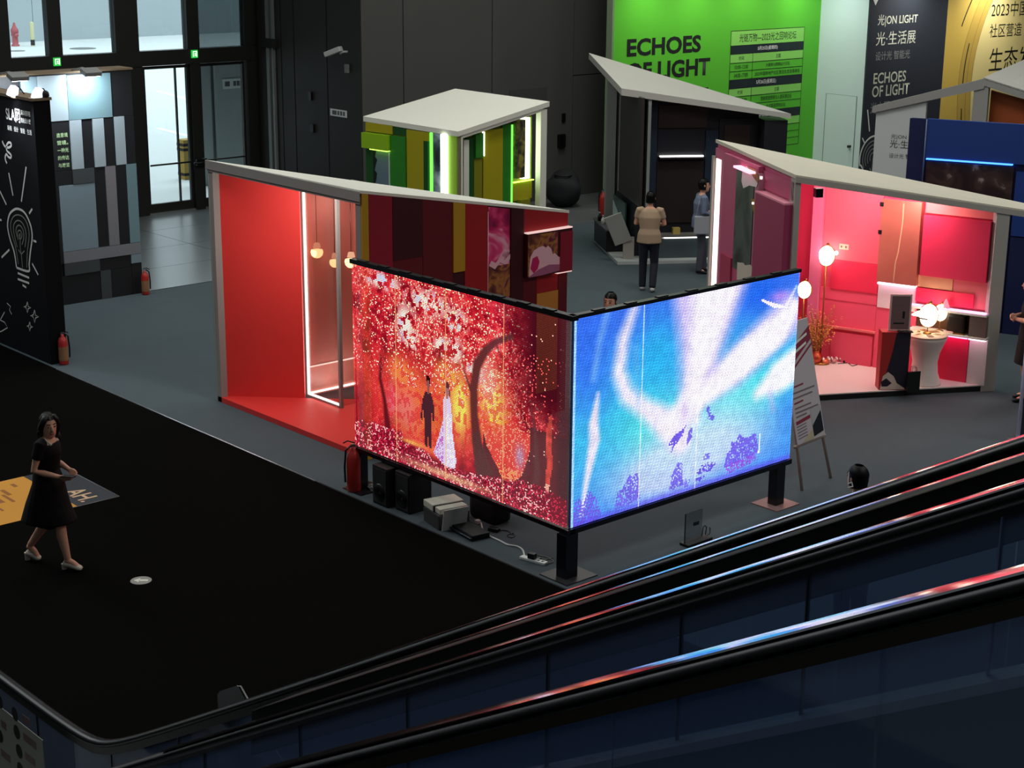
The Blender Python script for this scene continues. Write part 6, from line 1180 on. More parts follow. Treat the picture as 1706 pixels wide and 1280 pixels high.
# inner balustrade
BX, BZ = 3.35, -0.680
YB_ = list(np.linspace(10.2, 8.2, 14)) + list(np.linspace(7.9, -2.4, 18)); YBt = [y for y in YB_ if y < 6.6]
band('handrail', epath(BX, -0.034, BZ, YB_), oval, M_rub, es, True)
band('glint_strip', epath(BX + 0.002, 0.002, BZ, YBt), crown(0.070, 0.075), M_glint, es)
band('guide_profile', epath(BX, -0.06, BZ, YB_), [(0.03, 0.02), (-0.03, 0.02), (-0.025, -0.015), (0.025, -0.015)], M_prof, es)
sb = [9.6, 8.5, 7.4, 6.5, 5.75, 5.0, 4.3, 3.56, 2.99, 2.54, 1.98, 1.4, 0.7, -0.2, -1.2, -2.4]
for a, b in zip(sb, sb[1:]): pane('glass_pane', BX - 0.006, np.linspace(a - 0.005, b + 0.005, 4), lambda y: hz(y, BZ) - 0.50, lambda y: hz(y, BZ) - 0.075, M_esgl)
for y in sb[2:-1]: box('pane_joint', (BX - OX - 0.007, y - OY - 0.002, hz(y, BZ) - 0.5), (BX - OX + 0.007, y - OY + 0.002, hz(y, BZ) - 0.075), M_jb if abs(y - 1.98) < .05 else M_jd, es)
band('deck_trim', epath(BX - 0.01, -0.50, BZ, YB_), [(0.05, 0.012), (-0.05, 0.0), (-0.055, -0.03), (0.05, -0.03)], mat('deck_steel', (190, 194, 198), 0.3, 0.9), es)
band('skirt_panel', epath(BX - 0.03, -0.53, BZ, YB_), [(0.04, 0.0), (-0.02, 0.0), (-0.03, -0.5), (0.04, -0.5)], M_skirt, es)
# steps
st_bm = bmesh.new(); bmbox(st_bm, (-1.0, -0.2, -0.02), (-0.36, 0.2, 0.0)); bmbox(st_bm, (-1.0, 0.19, -0.23), (-0.36, 0.2, -0.02)); st0 = frombm('step', st_bm, mat('step_grey', (70, 72, 72), 0.45, 0.6), es)
ysx = np.arange(8.7, -1.0, -0.40)
for k, y in enumerate(ysx):
    o = st0 if k == 0 else st0.copy()
    if k: COL.objects.link(o); o.parent = es
    o.location = (0, y - OY, hz(y) - 1.02)
box('landing_plate', (-1.0, 8.95 - OY, 0.0), (-0.1, 11.2 - OY, 0.03), M_skirt, es)
# nearest balustrade
NX, NZ = 2.2, -0.776
YN = list(np.linspace(9.6, 8.0, 12)) + list(np.linspace(7.6, -2.4, 18))
oval2 = [(0.045 * math.cos(a), 0.028 * math.sin(a)) for a in np.linspace(0, 2 * math.pi, 16, endpoint=False)]
band('handrail', epath(NX, -0.032, NZ, YN), oval2, M_rub, es, True)
band('glint_strip', epath(NX + 0.005, 0.0, NZ, [y for y in YN if y < 6]), crown(0.078, 0.040), M_glint, es)
band('guide_profile', epath(NX, -0.068, NZ, YN), [(0.035, 0.02), (-0.035, 0.02), (-0.03, -0.012), (0.03, -0.012)], mat('guide_brown', (60, 52, 44), 0.45, 0.3), es)
ns = [9.4, 7.6, 5.6, 3.9, 2.9, 2.14, 1.5, 0.7, -0.5, -1.5, -2.4]
for a, b in zip(ns, ns[1:]): pane('glass_pane', NX - 0.006, np.linspace(a - 0.004, b + 0.004, 4), lambda y: hz(y, NZ) - 0.80, lambda y: hz(y, NZ) - 0.078, M_esgl)
band('near_deck', epath(2.25, -0.80, NZ, YN), [(0.95, 0.0), (-0.1, 0.0), (-0.1, -0.4), (0.95, -0.4)], M_skirt, es)
# sticker panel and guard plate on the far balustrade
nt_ = thing('safety_notice', 'pale safety notice with black symbols on the escalator glass', 'notice', (4.485, 10.4, 0.2))
box('sheet', (-0.006, -0.52, 0.0), (0.0, 0.9, 0.66), mat('notice_pale', (150, 152, 138), 0.6), nt_)
fn_ = Frame((-0.006, 0.9), (0, -1), (-1, 0), (4.485, 10.4))
for (x, y) in ((25, 1190), (28, 1220), (32, 1252), (34, 1282), (0, 1169), (0, 1226)):
    u, z = fn_.at(x, y); z -= 0.2; bm = bmesh.new(); vs_ = [bm.verts.new(fn_.pt(u + 0.05 * math.cos(a), z + 0.055 * math.sin(a), 0.0015)) for a in np.linspace(0, 2 * math.pi, 14, endpoint=False)]; bm.faces.new(vs_); frombm('symbol', bm, mat('notice_black', (20, 22, 20), 0.7), nt_)
for (x0, y0, x1, y1) in ((37, 1195, 50, 1206), (39, 1226, 60, 1244), (42, 1258, 58, 1272), (2, 1205, 10, 1211), (2, 1254, 17, 1265)):
    a, b = fn_.at(x0, y0), fn_.at(x1, y1); zm = (a[1] + b[1]) / 2 - 0.2; wbox('text_bar', fn_, a[0], b[0], zm - 0.03, zm + 0.03, 0.0005, 0.0015, mat('notice_grey', (60, 62, 56), 0.7), nt_)
gd = thing('guard_plate', 'small clear guard plate sticking up behind the handrail', 'guard plate', (4.70, 7.4, 1.6))
fgd = Frame((0.0, 0.0), (0, -1), (-1, 0), (4.70, 7.4)); 
def plate(nm, P, m, th=0.008):
    Q = [fgd.at(*p) for p in P]; bm = bmesh.new(); A = [bm.verts.new(fgd.pt(u, z - 1.6, 0)) for u, z in Q]; B = [bm.verts.new(fgd.pt(u, z - 1.6, -th)) for u, z in Q]; n = len(Q)
    bm.faces.new(A); bm.faces.new(B[::-1])
    for i in range(n): bm.faces.new((A[i], B[i], B[(i + 1) % n], A[(i + 1) % n]))
    frombm(nm, bm, m, gd)
M_pl = mat('guard_acrylic', (120, 122, 118), 0.5)
plate('plate', [(365, 1200), (362, 1158), (366, 1152), (394, 1143), (400, 1145), (418, 1180), (432, 1200)], M_pl); plate('bright_edge', [(397, 1143.5), (400, 1144), (413, 1167), (410, 1168)], mat('guard_edge', (150, 150, 148), 0.3), 0.010)
plate('lower_stay', [(402, 1230), (438, 1217), (470, 1268), (434, 1276)], M_pl)

# ------------------------------------------------------------------ people
M_skin = mat('skin', (214, 160, 134), 0.55); M_hair = mat('hair_black', (16, 14, 14), 0.5); M_lip = mat('lip', (160, 70, 70), 0.5); M_eye = mat('eye_dark', (26, 18, 16), 0.3)
def ring_chain(bm, pts, seg=14):
    """closed tube through (x, y, z, side radius, front radius); rings stay square to the path, front = +x"""
    P = [Vector(p[:3]) for p in pts]; rings = []
    for i, p in enumerate(pts):
        t = P[min(i + 1, len(P) - 1)] - P[max(i - 1, 0)]; t = t.normalized() if t.length > 1e-6 else Vector((0, 0, 1))
        ref = Vector((1, 0, 0)) if abs(t.x) < 0.8 else Vector((0, 0, 1))
        a = (ref - t * ref.dot(t)).normalized(); b = t.cross(a)
        ra, rb_ = p[3], (p[4] if len(p) > 4 else p[3])
        rings.append([bm.verts.new(P[i] + b * (ra * math.cos(2 * math.pi * k / seg)) + a * (rb_ * math.sin(2 * math.pi * k / seg))) for k in range(seg)])
    for A, B in zip(rings, rings[1:]):
        for k in range(seg): bm.faces.new((A[k], A[(k + 1) % seg], B[(k + 1) % seg], B[k]))
    for Rg, pp_, s in ((rings[0], pts[0], 0), (rings[-1], pts[-1], -1)):
        j = 1 if s == 0 else -2; t = (P[s] - P[j]).normalized(); tip = bm.verts.new(P[s] + t * min(pp_[3], 0.6 * pp_[-1] if len(pp_) > 4 else pp_[3]) * 0.7)
        for k in range(seg): bm.faces.new((Rg[k], Rg[(k + 1) % seg], tip) if s == -1 else (Rg[(k + 1) % seg], Rg[k], tip))
def remeshed(name, bm, voxel, m, parent, smooth_it=2):
    bmesh.ops.recalc_face_normals(bm, faces=bm.faces); me = bpy.data.meshes.new(name); bm.to_mesh(me); bm.free()
    o = bpy.data.objects.new(name, me); COL.objects.link(o); r = o.modifiers.new('r', 'REMESH'); r.mode = 'VOXEL'; r.voxel_size = voxel; s = o.modifiers.new('s', 'SMOOTH'); s.iterations = smooth_it; s.factor = 0.5
    m2 = bpy.data.meshes.new_from_object(o.evaluated_get(bpy.context.evaluated_depsgraph_get())); bpy.data.objects.remove(o); bpy.data.meshes.remove(me); m2.name = name
    return link(name, m2, m, parent, smooth=True)
def rotz(v, a): c, s = math.cos(a), math.sin(a); return (c * v[0] - s * v[1], s * v[0] + c * v[1], v[2])
def hand(bm, w, d, n, s=1.0, side=1, curl=0.5):
    """palm, four fingers and a thumb; w wrist, d along the forearm, n palm normal (fingers curl towards it)"""
    w, d, n = Vector(w), Vector(d).normalized(), Vector(n); n = (n - d * n.dot(d)).normalized(); l = d.cross(n) * side
    def seg(P, R):
        rr = []
        for i, p in enumerate(P):
            t = (P[min(i + 1, len(P) - 1)] - P[max(i - 1, 0)]).normalized(); a = t.orthogonal().normalized(); b = t.cross(a)
            rr.append([bm.verts.new(p + (a * math.cos(k * math.pi / 3) + b * math.sin(k * math.pi / 3)) * R[i]) for k in range(6)])
        for A, B in zip(rr, rr[1:]):
            for k in range(6): bm.faces.new((A[k], A[(k + 1) % 6], B[(k + 1) % 6], B[k]))
        bm.faces.new(rr[0][::-1]); bm.faces.new(rr[-1])
    for k, o in enumerate((-0.027, -0.009, 0.009, 0.027)):      # palm as four merged rays
        seg([w + l * o * 0.5 * s, w + d * 0.045 * s + l * o * s, w + d * 0.088 * s + l * o * s], [0.014 * s, 0.014 * s, 0.011 * s])
        L = (0.058, 0.072, 0.076, 0.066)[k] * s; b = w + d * 0.085 * s + l * o * s; k1 = curl * 0.7; k2 = curl * 1.5; k3 = curl * 2.1
        p1 = b + (d * math.cos(k1) + n * math.sin(k1)) * L * 0.45; p2 = p1 + (d * math.cos(k2) + n * math.sin(k2)) * L * 0.32; p3 = p2 + (d * math.cos(k3) + n * math.sin(k3)) * L * 0.23
        seg([b, p1, p2, p3], [0.0095 * s, 0.009 * s, 0.008 * s, 0.0065 * s])
    b = w + d * 0.025 * s + l * 0.026 * s; p1 = b + (d * 0.6 + l * 0.7 + n * 0.3).normalized() * 0.04 * s; p2 = p1 + (d * 0.85 + l * 0.25 + n * 0.4).normalized() * 0.035 * s
    seg([b - l * 0.01 * s, b, p1, p2], [0.012 * s, 0.012 * s, 0.0105 * s, 0.008 * s])
def person(label, loc, rz, J, outfit, vox=0.009, head_yaw=0.0, tilt=0.0, hair='short', female=False, hands=True, name='person', eyes=True):
    """J: joints in own axes (x forward, y left, z up)"""
    g_ = thing(name, label, 'person', (loc[0], loc[1], loc[2] if len(loc) > 2 else 0.0), rz)
    sk = J.get('scale', 1.0); bm = bmesh.new(); fm_k = 0.9 if female else 1.0
    pel, wai, che, nb = J['pelvis'], J['waist'], J['chest'], J['neck']; hd = J['head']
    # torso, neck
    ring_chain(bm, [(pel[0], pel[1], pel[2] - 0.07, 0.13, 0.09), (*pel, 0.165 * (1.05 if female else 1), 0.115), (*wai, 0.135 * fm_k, 0.095), (*che, 0.165 * fm_k, 0.112), (nb[0], nb[1], nb[2] - 0.06, 0.15 * fm_k, 0.08), (*nb, 0.07, 0.06)], 18)
    ring_chain(bm, [(nb[0], nb[1], nb[2] - 0.05, 0.055 * fm_k, 0.055), (nb[0] + 0.4 * (hd[0] - nb[0]), nb[1] + .4 * (hd[1] - nb[1]), nb[2] + 0.05, 0.05 * fm_k, 0.052), (hd[0] - 0.01, hd[1], hd[2] - 0.04, 0.05, 0.05)], 12)
    def hp(x, y, z):
        v = (x, y, z); c, s = math.cos(tilt), math.sin(tilt); v = (c * v[0] + s * v[2], v[1], -s * v[0] + c * v[2]); v = rotz(v, head_yaw); return (hd[0] + v[0], hd[1] + v[1], hd[2] + v[2])
    rr = []
    for (x, z, a, b) in ((0.052, -0.118, 0.022, 0.022), (0.042, -0.105, 0.045, 0.045), (0.024, -0.075, 0.060, 0.072), (0.012, -0.04, 0.068, 0.088), (0.004, 0.0, 0.073, 0.096), (-0.004, 0.04, 0.075, 0.098), (-0.012, 0.075, 0.066, 0.086), (-0.016, 0.10, 0.045, 0.06), (-0.016, 0.115, 0.015, 0.02)):
        rr.append([bm.verts.new(hp(x + b * math.sin(t), a * math.cos(t), z)) for t in np.linspace(0, 2 * math.pi, 18, endpoint=False)])
    for A, B in zip(rr, rr[1:]):
        for k in range(18): bm.faces.new((A[k], A[(k + 1) % 18], B[(k + 1) % 18], B[k]))
    bm.faces.new(rr[0][::-1]); bm.faces.new(rr[-1])
    nose = [hp(0.098, 0, 0.02), hp(0.112, 0, -0.012), hp(0.118, 0, -0.028), hp(0.098, 0, -0.036)]; bm_tube(bm, nose, [0.008, 0.012, 0.014, 0.010], 7)
    for s in (-1, 1):
        e = [hp(-0.005, s * 0.074, 0.02), hp(-0.012, s * 0.082, 0.012), hp(-0.010, s * 0.080, -0.018), hp(0.0, s * 0.072, -0.03)]; bm_tube(bm, e, [0.008, 0.012, 0.010, 0.007], 6)
    # limbs
    for s, k in ((1, 'L'), (-1, 'R')):
        sh, el, wr = J['sh' + k], J['el' + k], J['wr' + k]
        ring_chain(bm, [(sh[0], sh[1] * 0.7, sh[2] + 0.005, 0.05), (*sh, 0.056 * fm_k), (*(np.array(sh) * .5 + np.array(el) * .5), 0.045 * fm_k), (*el, 0.038 * fm_k), (*(np.array(el) * .6 + np.array(wr) * .4), 0.037 * fm_k), (*wr, 0.025 * fm_k)], 12)
        if hands: hand(bm, wr, Vector(wr) - Vector(el), J.get('palm' + k, (0, 0, -1)), 0.92 if female else 1.0, s, J.get('curl', 0.45))
        hp_, kn, an = J['hip' + k], J['kn' + k], J['an' + k]; fo = J['foot' + k]
        mid = np.array(hp_) * .5 + np.array(kn) * .5; cal = np.array(kn) * .65 + np.array(an) * .35
        ring_chain(bm, [(hp_[0], hp_[1], hp_[2] + 0.05, 0.08), (*hp_, 0.088), (*mid, 0.074), (*kn, 0.054), (cal[0] - 0.012, cal[1], cal[2], 0.053), (*an, 0.034)], 14)
        ring_chain(bm, [(an[0] - 0.02, an[1], an[2] - 0.01, 0.034), (*(np.array(an) * .5 + np.array(fo) * .5), 0.036, 0.03), (*fo, 0.036, 0.022)], 10)
    remeshed('body', bm, vox, M_skin, g_, 2)
    # hair
    bm = bmesh.new(); hr = []
    prof = ((0.03, 0.08), (0.078, 0.075), (0.102, 0.055), (0.126, 0.018))
    for iz, z in enumerate(np.linspace(-0.075 if hair != 'long' else -0.11, 0.125, 11)):
        kk = math.sqrt(max(0.02, 1 - ((z - 0.03) / 0.105) ** 2)); a = 0.084 * kk; b = 0.108 * kk
        if z < 0.03: a, b = 0.082, 0.100 - max(0, -z) * 0.25
        row = []
        lim = 0.62 if z < 0.055 else 1.0
        for t in np.linspace(-math.pi * lim, math.pi * lim, 19):
            x = -0.012 - b * math.cos(t); y = a * math.sin(t); row.append(bm.verts.new(hp(x, y, z)))
        hr.append(row)
    for A, B in zip(hr, hr[1:]):
        for k in range(18): bm.faces.new((A[k], A[k + 1], B[k + 1], B[k]))
    bm.faces.new(hr[-1])
    bmesh.ops.solidify(bm, geom=list(bm.faces), thickness=-0.012); ho = frombm('hair', bm, M_hair, g_, smooth=True)
    if hair == 'long':
        bm = bmesh.new(); ring_chain(bm, [(*hp(-0.06, 0, 0.06), 0.07, 0.05), (*hp(-0.075, 0, -0.02), 0.082, 0.05), (*hp(-0.075, 0.0, -0.11), 0.08, 0.04), (hd[0] - 0.085, hd[1], hd[2] - 0.20, 0.065, 0.032), (hd[0] - 0.09, hd[1], hd[2] - 0.26, 0.03, 0.02)], 14)
        for s in (-1, 1): ring_chain(bm, [(*hp(0.03, s * 0.035, 0.10), 0.03, 0.035), (*hp(0.045, s * 0.062, 0.065), 0.024, 0.034), (*hp(0.022, s * 0.080, 0.0), 0.018, 0.036), (*hp(-0.02, s * 0.086, -0.08), 0.018, 0.03), (*hp(-0.03, s * 0.07, -0.17), 0.012, 0.02)], 8)
        frombm('hair', bm, M_hair, g_, smooth=True)
    if eyes:
        for s in (-1, 1):
            ball('eye', hp(0.090, s * 0.032, 0.008), 0.011, M_eye, g_, (0.9, 1.3, 0.55), 8)
            bm = bmesh.new(); bm_tube(bm, [hp(0.096, s * 0.015, 0.034), hp(0.094, s * 0.035, 0.040), hp(0.080, s * 0.052, 0.032)], 0.004, 5); frombm('eyebrow', bm, M_hair, g_)
        bm = bmesh.new(); bm_tube(bm, [hp(0.088, -0.024, -0.066), hp(0.098, -0.008, -0.064), hp(0.098, 0.008, -0.064), hp(0.088, 0.024, -0.066)], [0.003, 0.007, 0.007, 0.003], 6); frombm('lips', bm, M_lip, g_)
    outfit(g_, J)
    return g_, hp
def sleeve(bm, J, k, r0, r1, frac, end='el'):
    sh, el, wr = map(np.array, (J['sh' + k], J['el' + k], J['wr' + k]))
    pts = [(sh[0], sh[1] * 0.65, sh[2] + 0.012, r0 * 0.95), (*(sh + np.array([0, 0, 0.004])), r0 * 1.06)]
    if frac <= 1: pts += [(*(sh * (1 - frac * .5) + el * frac * .5), r0), (*(sh * (1 - frac) + el * frac), r1)]
    else: pts += [(*el, r0 * 0.85), (*(el * (2 - frac) + wr * (frac - 1)), r1)]
    ring_chain(bm, pts, 14)
def top_mesh(bm, J, k=1.0, low=0.0, fem=False):
    pel, wai, che, nb = J['pelvis'], J['waist'], J['chest'], J['neck']; f = .92 if fem else 1.0
    ring_chain(bm, [(pel[0], pel[1], pel[2] + low, 0.205 * k, 0.145 * k), (pel[0], pel[1], pel[2] + 0.08, 0.192 * k, 0.138 * k), (*wai, 0.16 * k * f, 0.122 * k), (*che, 0.19 * k * f, 0.135 * k), (nb[0], nb[1], nb[2] - 0.07, 0.175 * k * f, 0.10 * k), (nb[0], nb[1], nb[2] - 0.025, 0.10, 0.075)], 18)
def leg_mesh(bm, J, k, r=(0.105, 0.085, 0.068, 0.062)):
    h, kn, an = (np.array(J[a + k]) for a in ('hip', 'kn', 'an'))
    ring_chain(bm, [(h[0], h[1], h[2] + 0.08, r[0]), (*h, r[0]), (*(h * .5 + kn * .5), r[1]), (*kn, r[2] + 0.006), (*(kn * .5 + an * .5), r[2]), (an[0], an[1], an[2] - 0.02, r[3])], 14)
def shoe(g_, J, k, m, sole=None, heel=0.0):
    an, fo = np.array(J['an' + k]), np.array(J['foot' + k]); d = fo - an; bm = bmesh.new()
    hz_ = np.array([an[0] - 0.045 * d[0] / (np.linalg.norm(d[:2]) + 1e-6), an[1] - 0.045 * d[1] / (np.linalg.norm(d[:2]) + 1e-6), fo[2] + (an[2] - fo[2]) * 0.35 + 0.0])
    ring_chain(bm, [(*hz_, 0.038, 0.034), (*(hz_ * .5 + fo * .5 + np.array([0, 0, 0.012])), 0.043, 0.036), (*fo, 0.045, 0.028), (*(fo + d * 0.22 * np.array([1, 1, 0.3])), 0.034, 0.018)], 12)
    remeshed('shoe', bm, 0.008, m, g_, 2)
    if heel:
        hx = hz_ + np.array([0.0, 0, 0]); bm = bmesh.new(); bm_tube(bm, [(hx[0], hx[1], hx[2]), (hx[0] + J.get('heeldx' + k, 0.0), hx[1], max(hx[2] - heel - 0.02, 0.0))], [0.028, 0.024], 10); frombm('heel', bm, m, g_)
# --- the woman crossing the aisle
M_blackdress = mat('dress_black', (8, 8, 9), 0.8, 0, 0.2)
def woman_outfit(g_, J):
    bm = bmesh.new(); pel, wai, che, nb = J['pelvis'], J['waist'], J['chest'], J['neck']
    ring_chain(bm, [(*wai, 0.132, 0.108), (*che, 0.165, 0.125), (nb[0] + 0.005, nb[1], nb[2] - 0.105, 0.158, 0.105), (nb[0], nb[1], nb[2] - 0.085, 0.15, 0.095)], 18)
    for k in 'LR': sleeve(bm, J, k, 0.056, 0.058, 0.5)
    ring_chain(bm, [(0.0, 0, wai[2] + 0.03, 0.135, 0.11), (*pel, 0.19, 0.15), (0.0, 0, 0.68, 0.215, 0.22), (0.0, 0, 0.50, 0.235, 0.29)], 22)
    remeshed('dress', bm, 0.009, M_blackdress, g_, 3)
    for s in (-1, 1):
        bm = bmesh.new(); bm_tube(bm, [(nb[0] + 0.075, s * 0.07, nb[2] - 0.07), (nb[0] + 0.01, s * 0.088, nb[2] - 0.012), (nb[0] - 0.07, s * 0.075, nb[2] - 0.06)], 0.016, 8); frombm('collar_strap', bm, mat('strap_cream', (200, 190, 178), 0.7), g_)
    for k in 'LR': shoe(g_, J, k, mat('shoe_cream', (206, 196, 180), 0.45), heel=0.06)
    c = np.array(J['wrR']) + np.array([0.10, 0.0, 0.015]); box('phone', tuple(c - (0.07, 0.035, 0.005)), tuple(c + (0.07, 0.035, 0.005)), M_matt_black, g_, 0.003)
pf = G(118, 943); pr0 = G(38, 940)
wz = math.atan2(RW[1], RW[0]) - math.radians(12)
mid = (pf * 0.62 + pr0 * 0.38)
JW = dict(pelvis=(0.02, 0, 0.90), waist=(0.03, 0, 1.06), chest=(0.04, 0, 1.23), neck=(0.045, 0, 1.385), head=(0.065, 0, 1.50),
          shL=(0.05, 0.155, 1.335), elL=(0.0, 0.20, 1.07), wrL=(0.20, 0.12, 1.0), shR=(0.04, -0.155, 1.335), elR=(-0.02, -0.20, 1.075), wrR=(0.21, -0.13, 1.01), palmL=(0, -1, 0.3), palmR=(0, 1, 0.4), curl=0.55,
          hipL=(0.02, 0.085, 0.86), knL=(-0.02, 0.08, 0.49), anL=(-0.27, 0.07, 0.17), footL=(-0.19, 0.07, 0.035), hipR=(0.03, -0.085, 0.86), knR=(0.16, -0.075, 0.50), anR=(0.21, -0.07, 0.115), footR=(0.33, -0.07, 0.028))
w_, hp_w = person('person in a short-sleeved black dress and cream heels walking', (mid[0], mid[1], 0.001), wz, JW, woman_outfit, 0.007, -math.radians(42), 0.05, 'long', True)
ball('earring', hp_w(-0.005, -0.092, -0.045), 0.013, emit('earring_glint', (255, 255, 250), 1.2) if False else mat('pearl', (250, 248, 240), 0.1, 0, 1.0), w_, seg=10)
# --- visitors at the black booth and elsewhere
def man_outfit(shirt, trousers, shoes, sl=0.55, skirt=False):
    def f(g_, J):
        bm = bmesh.new(); top_mesh(bm, J, 1.08, -0.07)
        for k in 'LR': sleeve(bm, J, k, 0.064, 0.062 if sl <= 1 else 0.042, sl)
        remeshed('shirt', bm, 0.011, shirt, g_, 3)
        bm = bmesh.new(); pel = J['pelvis']; ring_chain(bm, [(pel[0], pel[1], pel[2] - 0.1, 0.165, 0.12), (pel[0], pel[1], pel[2] + 0.06, 0.168, 0.122)], 16)
        for k in 'LR': leg_mesh(bm, J, k)
        remeshed('trousers', bm, 0.011, trousers, g_, 2)
        for k in 'LR': shoe(g_, J, k, shoes)
    return f
def std(lean=0.0, **kw):
    J = dict(pelvis=(0, 0, 0.95), waist=(0.0 + lean * .3, 0, 1.12), chest=(lean * .7, 0, 1.32), neck=(lean, 0, 1.50), head=(lean + 0.03, 0, 1.65), shL=(lean * .9, 0.19, 1.44), elL=(-0.03 + lean, 0.24, 1.16), wrL=(0.05 + lean, 0.23, 0.93), shR=(lean * .9, -0.19, 1.44), elR=(-0.03 + lean, -0.24, 1.16), wrR=(0.05 + lean, -0.23, 0.93),
             hipL=(0, 0.09, 0.92), knL=(0.02, 0.10, 0.50), anL=(-0.02, 0.10, 0.09), footL=(0.11, 0.11, 0.03), hipR=(0, -0.09, 0.92), knR=(0.02, -0.10, 0.50), anR=(-0.02, -0.10, 0.09), footR=(0.11, -0.11, 0.03))
    J.update(kw); return J
fwd = math.atan2(FW[1], FW[0])
c = G(1083, 486); JB = std(0.03, elL=(0.05, 0.25, 1.2), wrL=(0.27, 0.12, 1.22), elR=(0.05, -0.26, 1.2), wrR=(0.26, -0.16, 1.16), palmL=(0, -1, 0), palmR=(0, 1, 0), knR=(0.03, -0.1, 0.50), anR=(-0.13, -0.09, 0.12), footR=(-0.03, -0.09, 0.03), knL=(0.05, 0.1, 0.5), anL=(0.03, 0.1, 0.09))
person('person in a khaki shirt with white shoes seen from behind', (c[0] + 0.02, c[1] + 0.08, 0), fwd - 0.15, JB, man_outfit(mat('shirt_khaki', (168, 146, 120), 0.8), mat('trousers_navy', (28, 32, 44), 0.8), mat('shoe_white', (206, 206, 204), 0.5)), 0.011)
c = G(1163, 455); JM = std(0.02, elR=(0.0, -0.24, 1.18), wrR=(0.24, -0.2, 1.13), elL=(0.02, 0.23, 1.18), wrL=(0.25, 0.1, 1.12), palmL=(0, -1, 0), palmR=(0, 1, 0), knL=(0.1, 0.09, 0.5), anL=(0.12, 0.09, 0.09), footL=(0.25, 0.09, 0.03))
m2, _ = person('person in a blue grey shirt holding papers by the pink booth', (c[0], c[1], 0), math.atan2(RW[1], RW[0]) + 0.15, JM, man_outfit(mat('shirt_blue_grey', (104, 116, 140), 0.8), mat('trousers_grey', (74, 76, 88), 0.8), mat('shoe_black', (20, 20, 22), 0.5), 1.7), 0.011)
box('papers', (0.28, -0.22, 1.12), (0.46, 0.08, 1.135), mat('paper_white', (222, 218, 214), 0.6), m2)
tbg = thing('shoulder_bag', 'pale tote bag at the side of the person in blue grey', 'bag', (c[0] - 0.14, c[1] - 0.16, 0.78), math.atan2(RW[1], RW[0]) + 0.15)
box('pouch', (-0.14, -0.05, 0), (0.14, 0.03, 0.34), mat('tote_pale', (160, 164, 172), 0.8), tbg, 0.02); tube('strap', [(-0.1, 0, 0.33), (-0.02, 0.08, 0.66), (0.06, 0, 0.33)], 0.012, mat('tote_pale', (160, 164, 172), 0.8), tbg, 6)
c = G(1018, 501, 1.66); person('dark haired visitor hidden behind the corner of the two screens', (c[0], c[1], 0), fwd + math.pi - 0.4, std(), man_outfit(mat('shirt_black', (22, 22, 26), 0.8), mat('trousers_navy', (28, 32, 44), 0.8), mat('shoe_black', (20, 20, 22), 0.5)), 0.012)
c = G(1432, 804, 1.62); person('dark haired passer-by with a white mask strap behind the escalator', (c[0], c[1], 0), fwd + 0.5, std(), man_outfit(mat('shirt_ink', (24, 24, 36), 0.8), mat('trousers_navy', (28, 32, 44), 0.8), mat('shoe_black', (20, 20, 22), 0.5)), 0.012)
ms = [o for o in bpy.data.objects if o.get('label', '').startswith('dark haired passer-by')][0]
bm = bmesh.new(); bm_tube(bm, [(0.06, 0.078, 1.60), (0.0, 0.088, 1.635), (-0.015, 0.087, 1.60), (0.05, 0.08, 1.57)], 0.006, 6); frombm('mask_strap', bm, M_wht_print, ms)
def right_outfit(g_, J):
    man_outfit(mat('shirt_black', (22, 22, 26), 0.8), mat('trousers_black', (16, 16, 18), 0.8), mat('shoe_black', (20, 20, 22), 0.5))(g_, J)
def shorts_outfit(g_, J):
    bm = bmesh.new(); top_mesh(bm, J, 1.0, -0.06)
    for k in 'LR': sleeve(bm, J, k, 0.075, 0.068, 0.5)
    remeshed('shirt', bm, 0.011, mat('shirt_black', (22, 22, 26), 0.8), g_, 3)
    bm = bmesh.new(); ring_chain(bm, [(0, 0, 1.0, 0.17, 0.125), (0, 0, 0.80, 0.19, 0.15), (0, 0, 0.55, 0.20, 0.17)], 18); remeshed('skirt', bm, 0.011, mat('trousers_black', (16, 16, 18), 0.8), g_, 2)
    for k in 'LR': shoe(g_, J, k, mat('shoe_black', (20, 20, 22), 0.5))
c = G(1704, 668); person('person in black with folded arms cut off by the right border', (c[0], c[1], 0), math.atan2(-RW[1], -RW[0]) - 0.3, std(0.0, elL=(0.03, 0.25, 1.18), wrL=(0.20, 0.02, 1.16), elR=(0.03, -0.25, 1.18), wrR=(0.21, 0.0, 1.2), palmL=(-1, 0, 0), palmR=(-1, 0, 0)), shorts_outfit, 0.011)

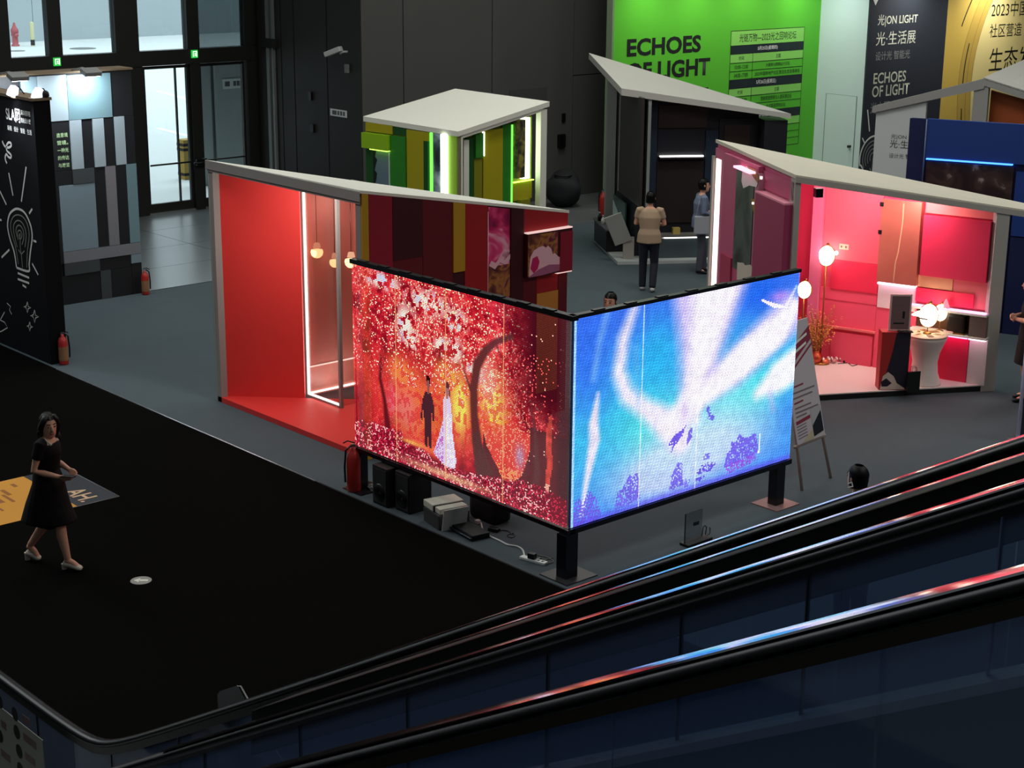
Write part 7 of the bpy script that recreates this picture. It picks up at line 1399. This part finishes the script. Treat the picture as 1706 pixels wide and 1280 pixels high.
# ------------------------------------------------------------------ pieces that belong to a part go one level deeper
RULES = {'panel': ('slogan_line', 'table_row', 'table_rule', 'table_text', 'title_text', 'subtitle_text', 'slogan_text', 'bulb_outline', 'bulb_arcs', 'ray_stroke', 'star_mark', 'colour_band', 'contour_line', 'bold_line', 'logo_text', 'tag_text', 'swirl_drawing', 'star_drawing'),
         'panel_core': ('wall_text',), 'door_leaf': ('door_gap', 'knob', 'door_handle'), 'cylinder': ('paper_label',), 'valve': ('lever', 'hose'), 'body': ('eye', 'eyebrow', 'lips', 'dark_print', 'pale_print', 'plum_patch', 'nozzle'),
         'top_cover': ('lid_gap',), 'grille': ('woofer',), 'board': ('maroon_band', 'title_bar', 'text_bar', 'heading_bar', 'photo_dark', 'photo_pale', 'corner_flash'), 'sheet': ('printed_bottle', 'printed_bar', 'symbol', 'text_bar', 'print_patch'),
         'navy_sheet': ('title_letters',), 'orange_sheet': ('text_bar',), 'disc': ('arrow_bar', 'arrow_head'), 'lamp_box': ('door_symbol', 'running_figure'), 'plate': ('print', 'bright_edge'), 'picture_box': ('print_ground', 'face_print', 'ear_print', 'neck_print', 'box_side_panel', 'box_light_edge'),
         'copper_panel': ('crack_line', 'hook'), 'wall_socket': ('socket_hole',), 'picture': ('torn_white_print', 'ochre_print', 'torn_black_edge', 'picture_frame'), 'lamp_head': ('lamp_lens',), 'housing': ('lamp_face', 'lens'), 'shade': ('lamp_face',), 'title_panel': ('title_text',), 'mirror': ('mirror_glare',), 'clear_sheet': ('sheet_edge', 'dark_clip'), 'globe': ('beak', 'dark_slot', 'ring'), 'petal_picture': ('torn_edge', 'picture_edge'), 'case': ('front_plate',), 'top_rail': ('signal_box',), 'bowl': ('cap',)}
base_name = lambda o: o.name.split('.')[0]
for root in [o for o in bpy.data.objects if o.type == 'EMPTY' and o.parent is None]:
    kids = list(root.children); first = {}
    for k in kids: first.setdefault(base_name(k), k)
    moves = [(p, k) for p, names in RULES.items() if p in first for k in kids if base_name(k) in names and k is not first[p]]
    if len(kids) - len({id(k) for _, k in moves}) < 2: continue
    for part, names in RULES.items():
        if part not in first: continue
        p_ = first[part]; inv = p_.matrix_basis.inverted()
        for k in kids:
            if base_name(k) in names and k.parent is root and k is not p_: k.parent = p_; k.matrix_parent_inverse = inv
    shoes = [k for k in kids if base_name(k) == 'shoe']; heels = [k for k in kids if base_name(k) == 'heel']
    for a_, b_ in zip(shoes, heels): b_.parent = a_
